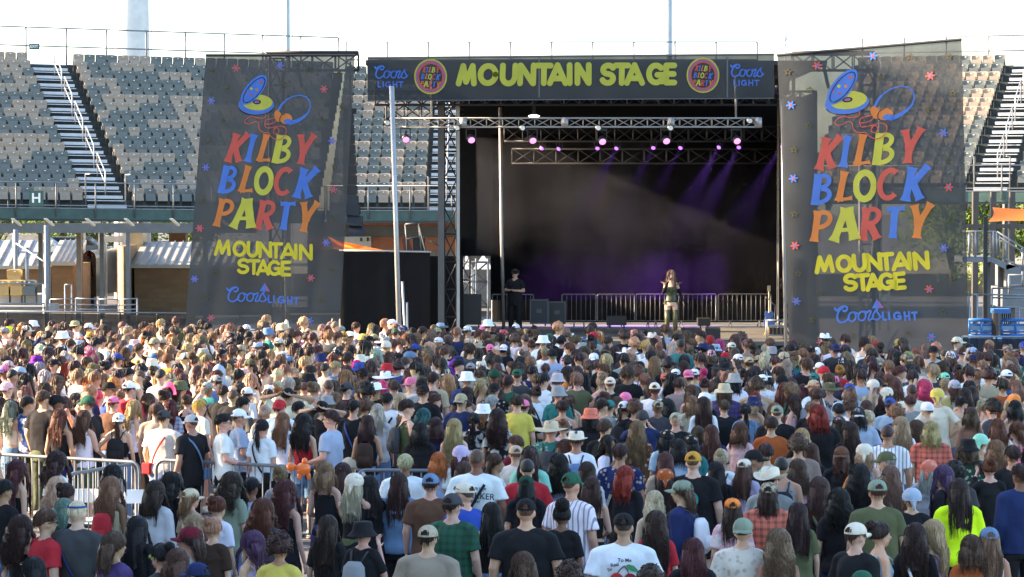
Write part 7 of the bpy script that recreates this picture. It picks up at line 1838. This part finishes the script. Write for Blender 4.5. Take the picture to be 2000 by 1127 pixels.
for p in IND:
    root = thing('person', p.lab, 'person', (p.x, p.D, 0), 'people standing in the crowd')
    root.rotation_euler = (0, 0, -R(p.yaw) - math.atan2(p.x, p.D)*.0); root.scale = (p.sc,)*3; p.wd = min((1.0, 1.1, 1.22), key=lambda q: abs(q-p.wd)); wd = p.wd
    child('body', pmesh(('body', p.sex, p.pose, 0), [PMAT['skin'], M_eye, M_lip], wd), root, C2(p.sk, .08, cr))
    hc = C2(HCL[p.hc], .15, cr); hs = p.hair if not (p.hat and p.hair in ('af', 'pu', 'bn', 'sb') and p.hat[0] not in ('hb', 'ba')) else 'sh'
    if p.hat and p.hat[0] == 'hd': hs = None
    if p.hat and p.hat[0] == 'ba' and hs == 'bn': hs = 'sh'
    if hs:
        h = child('hair', pmesh(('hair', hs, p.seed, 0), [PMAT['hair']]), root, hc)
        if p.hat and p.hat[0] in ('ba', 'cf', 'cb', 'be', 'fe', 'bu', 'cw', 'st'): h.scale = (.92, .92, .92); h.location = (0, -.012*.08, 1.655*.08 - .004)
    if p.hat:
        sec = p.hat[1] if p.hat[0] in ('cf', 'cb') else 'black' if p.hat[0] in ('fe', 'st', 'cw') else p.hat[1]
        m1 = PMAT[p.hat[2] or 'cloth']; m2 = mat('hat band dark', (.03, .025, .02), .7) if p.hat[0] in ('fe', 'st', 'cw') else PMAT['cloth']
        child('hat', pmesh(('hat', p.hat[0], 0), [m1, m2]), root, CLR[p.hat[1]])
    tk = p.top[0]; tp = p.pose
    if tk in ('ta', 'tu', 'hal', 'dr'): tp = 'd'
    top = child('top', pmesh(('top', tk, p.sex, tp, 0, p.seed % 2), [PMAT[p.top[2] or 'cloth']], wd), root, C2(CLR[p.top[1]], .06, cr))
    if tk != 'dr': child('trousers' if p.bk == 'je' else 'skirt' if p.bk == 'sk' else 'shorts', pmesh(('bot', p.bk, p.sex, 0), [PMAT['cloth']], wd), root, C2(CLR[p.bc], .1, cr))
    child('shoes', pmesh(('shoe', 0), [PMAT['cloth'], M_soleb]), root, CLR[cr.choice(('white', 'black', 'cream', 'charcoal'))])
    p.root = root
    for e in p.ex:
        WDN = wd; k, _, c = e.partition(':'); c = c or 'black'; who = (CN[p.top[1]] + ' ' + TN[p.top[0]]); hh = SN[p.hair] + ' ' + HN[p.hc] + ' hair'
        if p.hat: hh = CN[p.hat[1]] + ' ' + HTN[p.hat[0]]
        if k == 'st': mk_strap(root, c, p.sex, .013, True, '%s crossbody bag on person with %s in %s' % (CN[c], hh.replace(' hair', '') + (' hair' if not p.hat else ''), who), 1 if p.px % 2 < 1 else -1)
        if k == 'bp': mk_pack(root, c, '%s backpack on the person with %s in %s' % (CN[c], hh, who))
        if k == 'sg':
            b = MB(); head_up = p.hat is not None and c == 'black' and False; z, y = 1.640, .098
            if c == 'black' and e == 'sg': z, y = 1.70, .10
            for sx in (-1, 1): b.ball((sx*.033, y, z), (.027, .006, .019), 12, 6); b.tube([(sx*.058, y-.004, z+.004), (sx*.084, .02, z+.004), (sx*.088, -.02, z-.004)], .004, 5)
            b.tube([(-.012, y+.003, z+.005), (.012, y+.003, z+.005)], .004, 5)
            o = bpy.data.objects.new('sunglasses', b.mesh('sunglasses', [mat('lens ' + c, CLR[c], .12)], True)); COL.objects.link(o); o.parent = root
# special prints
def by(x, y):
    return min(IND, key=lambda p: abs(p.px-x) + abs(HOR+FPX*(HC-p.Ht)/p.D-y) + (0 if p.hero else 500)).root
M_ink = mat('print ink dark', (.03, .03, .05), .7); M_inkw = mat('print ink pale', (.6, .6, .62), .7)
r_ = by(931, 878); shirt_print(r_, [('THE BREAKER TOUR', .030, 1.36, 0, M_ink, 4), ('BREAKKER', .092, 1.28, .01, M_ink, 4), ('EVENT', .034, 1.215, .02, M_ink, 4)])
r_ = by(1219, 1000); shirt_print(r_, [('To Me', .044, 1.375, .01, M_ink, 0), ('Real', .042, 1.335, -.075, M_ink, -10), ('So', .038, 1.295, -.118, M_ink, -16)])
M_ch1 = mat('cherry print red', (.50, .02, .02), .7); M_ch2 = mat('cherry print dark red', (.28, .01, .02), .7); M_gr = mat('leaf print green', (.04, .28, .12), .7); M_brn = mat('stem print', (.12, .05, .05), .7)
def flat(root, name, pts, y, m_, slots=0):
    b = MB(); k = len(pts); b.add([(x, y, z) for x, z in pts] + [(x, y+.0025, z) for x, z in pts], [tuple(range(k)), tuple(range(2*k-1, k-1, -1))] + [(i, i+k, (i+1) % k + k, (i+1) % k) for i in range(k)])
    o = bpy.data.objects.new(name, b.mesh(name, [m_])); COL.objects.link(o); o.parent = root
def circ(cx, cz, rx, rz, n=22): return [(cx+rx*math.cos(2*math.pi*k/n), cz+rz*math.sin(2*math.pi*k/n)*(1-.08*math.cos(2*math.pi*k/n))) for k in range(n)]
flat(r_, 'cherry_print', circ(-.056, 1.20, .062, .066), -.186, M_ch1); flat(r_, 'cherry_print', circ(.062, 1.195, .062, .068), -.189, M_ch2)
flat(r_, 'leaf_print', [(.018, 1.330), (.045, 1.342), (.09, 1.328), (.125, 1.292), (.136, 1.270), (.09, 1.278), (.042, 1.298)], -.186, M_gr)
b = MB(); b.tube([(-.052, -.189, 1.262), (-.03, -.189, 1.295), (.004, -.189, 1.325)], .006, 5); b.tube([(.045, -.189, 1.258), (.036, -.189, 1.295), (.004, -.189, 1.33)], .006, 5); o = bpy.data.objects.new('stem_print', b.mesh('stem_print', [M_brn])); COL.objects.link(o); o.parent = r_
r_ = by(1715, 935); shirt_print(r_, [('HOPE', .040, 1.36, .0, M_ink, 0)])
r_ = by(972, 803); shirt_print(r_, [('\n'.join(['AND THE MOUNTAIN', 'SANG BACK TO US', 'ALL NIGHT LONG', 'UNTIL THE SUN', 'CAME UP AGAIN', 'OVER THE LAKE']), .020, 1.25, .03, M_inkw, 0)]) if False else None
r_ = by(1355, 880); flat(r_, 'circle_print', circ(.0, 1.25, .085, .095, 30), -.186, mat('teal print', (.03, .28, .25), .7))
o = [q for q in r_.children if q.name.startswith('circle_print')][0]
flat(r_, 'circle_print', circ(.0, 1.25, .055, .062, 26), -.190, mat('shirt black print', (.012, .012, .014), .8)); flat(r_, 'circle_print', circ(.0, 1.25, .03, .035, 20), -.194, MATS['teal print'])
# ombre and two-tone hair, track stripes
r_ = by(1222, 913)
for dx in (-.012, 0, .012):
    b = MB(); b.tube([(-.150+dx, -.07, 1.45), (-.195+dx, -.075, 1.33), (-.215+dx, -.085, 1.2)], .003, 5); o = bpy.data.objects.new('sleeve_stripe', b.mesh('sleeve_stripe', [M_white])); COL.objects.link(o); o.parent = r_
# held things
def held(kind, root, label, cat, build, loc):
    T = thing(kind, label, cat, root.location); T.rotation_euler = root.rotation_euler; T.scale = root.scale; build(T); return T
def phone(T, x=0., y=.42, z=1.60, m_=None):
    b = MB(); b.box((x-.038, y, z-.075), (x+.038, y+.009, z+.075)); o = bpy.data.objects.new('case', b.mesh('case', [m_ or M_blackpl])); COL.objects.link(o); o.parent = T
    b = MB(); b.box((x-.033, y-.002, z-.068), (x+.033, y-.0005, z+.068)); o = bpy.data.objects.new('screen', b.mesh('screen', [MATS['dark glass']])); COL.objects.link(o); o.parent = T
M_pinkpl = mat('pink phone case', (.75, .25, .45), .4)
hold = [p for p in IND if p.pose == 'p']
for i, p in enumerate(hold):
    held('mobile_phone', p.root, '%s phone held up by %s' % ('pink' if i == 0 else 'dark', 'person with %s %s hair, %s %s' % (SN[p.hair], HN[p.hc], CN[p.top[1]], TN[p.top[0]]) + ((', %s' % HTN[p.hat[0]].split()[-1]) if p.hat else '')), 'phone', lambda T, i=i: phone(T, m_=M_pinkpl if i == 0 else None), None)
fp = by(386, 716)
def fan(T):
    b = MB(); n = 16
    for k in range(n):
        a0, a1 = R(10+160*k/n), R(10+160*(k+1)/n); am = (a0+a1)/2
        for r0, r1, mi in ((.05, .15, 1), (.152, .24, 0)): b.add([(-math.cos(a0)*r0, -.2, 1.52+math.sin(a0)*r0), (-math.cos(am)*r0, -.212, 1.52+math.sin(am)*r0), (-math.cos(a1)*r0, -.2, 1.52+math.sin(a1)*r0), (-math.cos(a1)*r1, -.2, 1.52+math.sin(a1)*r1), (-math.cos(am)*r1, -.212, 1.52+math.sin(am)*r1), (-math.cos(a0)*r1, -.2, 1.52+math.sin(a0)*r1)], [(0, 1, 4, 5), (1, 2, 3, 4)], mi)
    o = bpy.data.objects.new('fan_leaf', b.mesh('fan_leaf', [mat('pink fan silk', (.75, .05, .22), .6), M_drape])); COL.objects.link(o); o.parent = T
held('hand_fan', fp, 'pink and black open hand fan raised in the left crowd', 'fan', fan, None)

# crowd barriers
names = ['far left straight crowd barrier in front of the bare backed woman', 'angled crowd barrier jutting towards the camera at the left', 'crowd barrier in front of the man in white and the man in light blue', 'crowd barrier behind the bleached blond person mid left', 'angled crowd barrier beside the person with the headscarf', 'nearest crowd barrier end beside the black bucket hat']
M_bar = mat('galvanised barrier tube', (.15, .165, .18), .55, .2, var=.1, vs=8)
for (a, c), lab in zip(BARR, names): barrier((*a, 0), (*c, 0), 1.1, lab, 'steel crowd barriers in the crowd', m_=M_bar, gap=.125, r=.024)
# folding chairs by the angled barrier
q = Vector((-4.95, 37.2, 0))
for i, (dx, dy, lab) in enumerate(((0, 0, 'white folding chair right of the red backpack'), (-.75, .1, 'white folding chair left of the red backpack'))):
    t = thing('folding_chair', lab, 'chair', q + Vector((dx, dy, 0)), 'white folding chairs beside the angled barrier'); X, Y = q.x+dx, q.y+dy
    b = MB()
    for sx in (-.2, .2): b.tube([(X+sx, Y-.18, 0), (X+sx, Y+.22, .82)], .014, 6); b.tube([(X+sx*.92, Y+.2, 0), (X+sx*.92, Y-.18, .45)], .014, 6)
    b.build('frame', M_white, t, True); b = MB(); b.box((X-.2, Y-.2, .44), (X+.2, Y+.18, .47)); b.build('seat', M_white, t)
    b = MB(); vs = []
    for k in range(9): u = -1+2*k/8; vs += [(X+u*.22, Y+.20+.04*(1-u*u), .66), (X+u*.22, Y+.23+.04*(1-u*u), .84), (X+u*.22, Y+.215+.04*(1-u*u), .66), (X+u*.22, Y+.245+.04*(1-u*u), .84)]
    b.add(vs, [f for k in range(8) for f in ((4*k, 4*k+1, 4*k+5, 4*k+4), (4*k+2, 4*k+6, 4*k+7, 4*k+3), (4*k+1, 4*k+3, 4*k+7, 4*k+5), (4*k, 4*k+4, 4*k+6, 4*k+2))]); b.build('backrest', M_white, t)
# orange toy balloon dog at the barrier
t = thing('inflatable_toy', 'orange inflatable toy held above the barrier left of the black tank top', 'toy', (-2.95, 37.0, .9)); m_ = mat('orange vinyl', (.80, .16, .02), .25)
b = MB(); b.ball((-2.75, 37.0, 1.16), (.10, .09, .085), 14, 10); b.ball((-2.91, 37.0, 1.19), (.065, .065, .06), 12, 8); b.ball((-2.73, 37.0, 1.26), (.04, .04, .05), 10, 8); b.build('inflated_body', m_, t, True)
for x in (-2.80, -2.68): b = MB(); b.ball((x, 36.98, 1.07), (.03, .03, .05), 8, 6); b.build('leg', m_, t, True)

# ---- the rest of the crowd: one mass
V, F, MI, CO = [], [], [], []; off = 0; LODC = {}
def lodp(key):
    if key not in LODC:
        b = proto(key); LODC[key] = (np.array([tuple(v) for v in b.v]), b.f, b.m)
    return LODC[key]
NSTUFF = 0
for p in ppl[298:]:
    NSTUFF += 1
    a = -R(p.yaw); c_, s_ = math.cos(a), math.sin(a); M3 = np.array([[c_*p.sc, -s_*p.sc, 0], [s_*p.sc, c_*p.sc, 0], [0, 0, p.sc]]); T3 = np.array([p.x, p.D, 0])
    hs = p.hair if not (p.hat and p.hair in ('af', 'pu', 'bn', 'sb') and p.hat[0] not in ('hb', 'ba')) else 'sh'
    tk = p.top[0]; tp = 'd' if tk in ('ta', 'tu', 'hal', 'dr') else p.pose
    items = [(('body', p.sex, p.pose, 1), 0, C2(p.sk, .1, cr), None), (('top', tk, p.sex, tp, 1), 2, C2(CLR[p.top[1]], .08, cr), p.top[2])]
    if not (p.hat and p.hat[0] == 'hd'): items.append((('hair', hs, p.seed, 1), 1, C2(HCL[p.hc], .25, cr), None))
    if p.hat: items.append((('hat', p.hat[0], 1), 2, C2(CLR[p.hat[1]], .05, cr), p.hat[2]))
    if tk != 'dr': items.append((('bot', 'je', p.sex, 1), 2, CLR[p.bc], None))
    for key, mi, col, pat in items:
        v, f, m_ = lodp(key)
        if key[0] == 'hair' and p.hat and p.hat[0] not in ('hb', 'hd'): v = (v - np.array([0, -.012, 1.659]))*.92 + np.array([0, -.012, 1.655])
        V.append(v @ M3.T + T3); F += [tuple(q+off for q in g_) for g_ in f]; MI += [mi]*len(f); off += len(v)
        cc = np.tile(np.array([*col, 1.]), (len(v), 1))
        if pat:
            rs_ = np.random.RandomState(int(p.D*1000) % 9999)
            if pat in ('floral', 'tie', 'camo'): k_ = rs_.rand(len(v)) < .3; cc[k_, :3] = np.array([.5, .42, .38])*.6 + cc[k_, :3]*.4
            else: k_ = (np.floor(v[:, 0 if pat == 'stripe' else 2]*18) % 2) == 0; cc[k_, :3] = cc[k_, :3]*.45 + .02
        CO.append(cc)
me = bpy.data.meshes.new('crowd'); b = MB(); b.v = np.concatenate(V).tolist(); b.f = F; b.m = MI
me = b.mesh('crowd', [pmat('crowd skin', 'attr', 'skin'), pmat('crowd hair', 'attr', 'hair'), pmat('crowd cloth', 'attr', 'cloth')], True)
at = me.color_attributes.new('Col', 'FLOAT_COLOR', 'POINT'); at.data.foreach_set('color', np.concatenate(CO).astype(np.float32).ravel())
o = bpy.data.objects.new('crowd', me); COL.objects.link(o); tag(o, 'dense mass of people standing further back towards the stage', None, None, 'stuff')
print('people', len(ppl), 'stuff', NSTUFF, 'verts', off)

# ---------------------------------------------------------------- singer and stage hand
def figure(x, y, z, H, yaw, sex, pose, label, parts, wd=1.):
    t = thing('person', label, 'person', (x, y, z)); t.rotation_euler = (0, 0, R(yaw)); s_ = H/1.75; t.scale = (s_*wd, s_, s_)
    for nm, key, mats_, col in parts: child(nm, pmesh(key, mats_), t, col)
    return t
q = P(1311, 655, 75.15)
t = figure(q.x, 75.15, DK+.08, 1.76, 172, 'f', 's', 'singer with long hair in green corset and thigh boots at a microphone', [('body', ('body', 'f', 's', 0), [PMAT['skin'], M_eye, M_lip], (.60, .38, .28)), ('hair', ('hair', 'cu', 1, 0), [PMAT['hair']], (.12, .065, .035))])
M_cors = mat('green corset satin', (.035, .048, .015), .4, var=.3, vs=12); M_boot = mat('green sequin boot', (.075, .075, .03), .4, .2, var=.4, vs=40)
b = MB(); b.rings([(.95, 0, 0, .165, .13), (1.0, 0, 0, .150, .118), (1.09, 0, 0, .130, .102), (1.2, 0, 0, .138, .108), (1.30, 0, .01, .154, .125), (1.34, 0, .01, .150, .12)], 24)
b.add([(-.16, -.1, .98), (.16, -.1, .98), (.2, -.14, .86), (-.2, -.14, .86)], [(0, 1, 2, 3)]); b.ball((0, -.005, .93), (.14, .12, .09), 16, 10)
for sx in (-1, 1): b.add([(sx*.12, .08, 1.0), (sx*.165, 0, 1.0), (sx*.23, .0, .88), (sx*.2, .1, .9)], [(0, 1, 2, 3)]); b.ball((sx*.06, .09, 1.29), (.065, .055, .06), 12, 8)
o = bpy.data.objects.new('corset', b.mesh('corset', [M_cors], True)); COL.objects.link(o); o.parent = t
for sx in (-1, 1):
    b = MB(); b.tube([(sx*.10, 0, .74), (sx*.105, .015, .49), (sx*.108, -.01, .3), (sx*.11, -.015, .1)], [.084, .066, .064, .046], 12); b.ball((sx*.118, .06, .02), (.046, .125, .05), 10, 6); b.box((sx*.118-.045, -.06, -.08), (sx*.118+.045, .17, -.02))
    o = bpy.data.objects.new('boot', b.mesh('boot', [M_boot], True)); COL.objects.link(o); o.parent = t
for (side, c, s_, e, w_) in arms_of('s', 'f'):
    b = MB(); limb(b, s_.lerp(e, .55), e, .045, .042); b.tube([e, w_], [.042, .030], 10); o = bpy.data.objects.new('glove', b.mesh('glove', [M_drape], True)); COL.objects.link(o); o.parent = t
    b = MB(); b.ball(s_ + Vector((side*.015, 0, .015)), (.055, .055, .034), 12, 8)
    for k in range(5): b.tube([s_ + Vector((side*.03*k*.6, .02-.02*k, .03)), s_ + Vector((side*(.06+.02*k), .02-.02*k, .075))], [.012, .003], 5)
    o = bpy.data.objects.new('shoulder_piece', b.mesh('shoulder_piece', [mat('thorny shoulder', (.16, .12, .06), .6)], True)); COL.objects.link(o); o.parent = t
b = MB(); mp_ = arms_of('s', 'f')[1][4]
for k in range(5): b.tube([Vector((-.04+.02*k, .04, 1.755)), Vector((-.05+.025*k, .04, 1.80))], [.008, .002], 5)
o = bpy.data.objects.new('crown', b.mesh('crown', [MATS['thorny shoulder']], True)); COL.objects.link(o); o.parent = t
T = thing('microphone', 'black microphone held at the singer\'s mouth', 'microphone', t.location); T.rotation_euler = t.rotation_euler; T.scale = t.scale
b = MB(); b.tube([(.06, .25, 1.49), (.015, .13, 1.565)], [.014, .017], 8); b.ball((.012, .125, 1.57), .025, 10, 8); o = bpy.data.objects.new('mic_body', b.mesh('mic_body', [M_blackpl], True)); COL.objects.link(o); o.parent = T
t = figure(XP(1006, 79), 79, DK, 1.80, 150, 'm', 'f', 'stage hand in black cap and black clothes with arms folded behind the slim pole', [('body', ('body', 'm', 'f', 0), [PMAT['skin'], M_eye, M_lip], (.5, .31, .22)), ('hair', ('hair', 'sh', 0, 0), [PMAT['hair']], (.03, .02, .015)), ('hat', ('hat', 'cf', 0), [PMAT['cloth'], PMAT['cloth']], CLR['black']), ('top', ('top', 'te', 'm', 'f', 0, 0), [PMAT['cloth']], CLR['black']), ('trousers', ('bot', 'je', 'm', 0), [PMAT['cloth']], CLR['black']), ('shoes', ('shoe', 0), [PMAT['cloth'], M_soleb], CLR['black'])], 1.15)
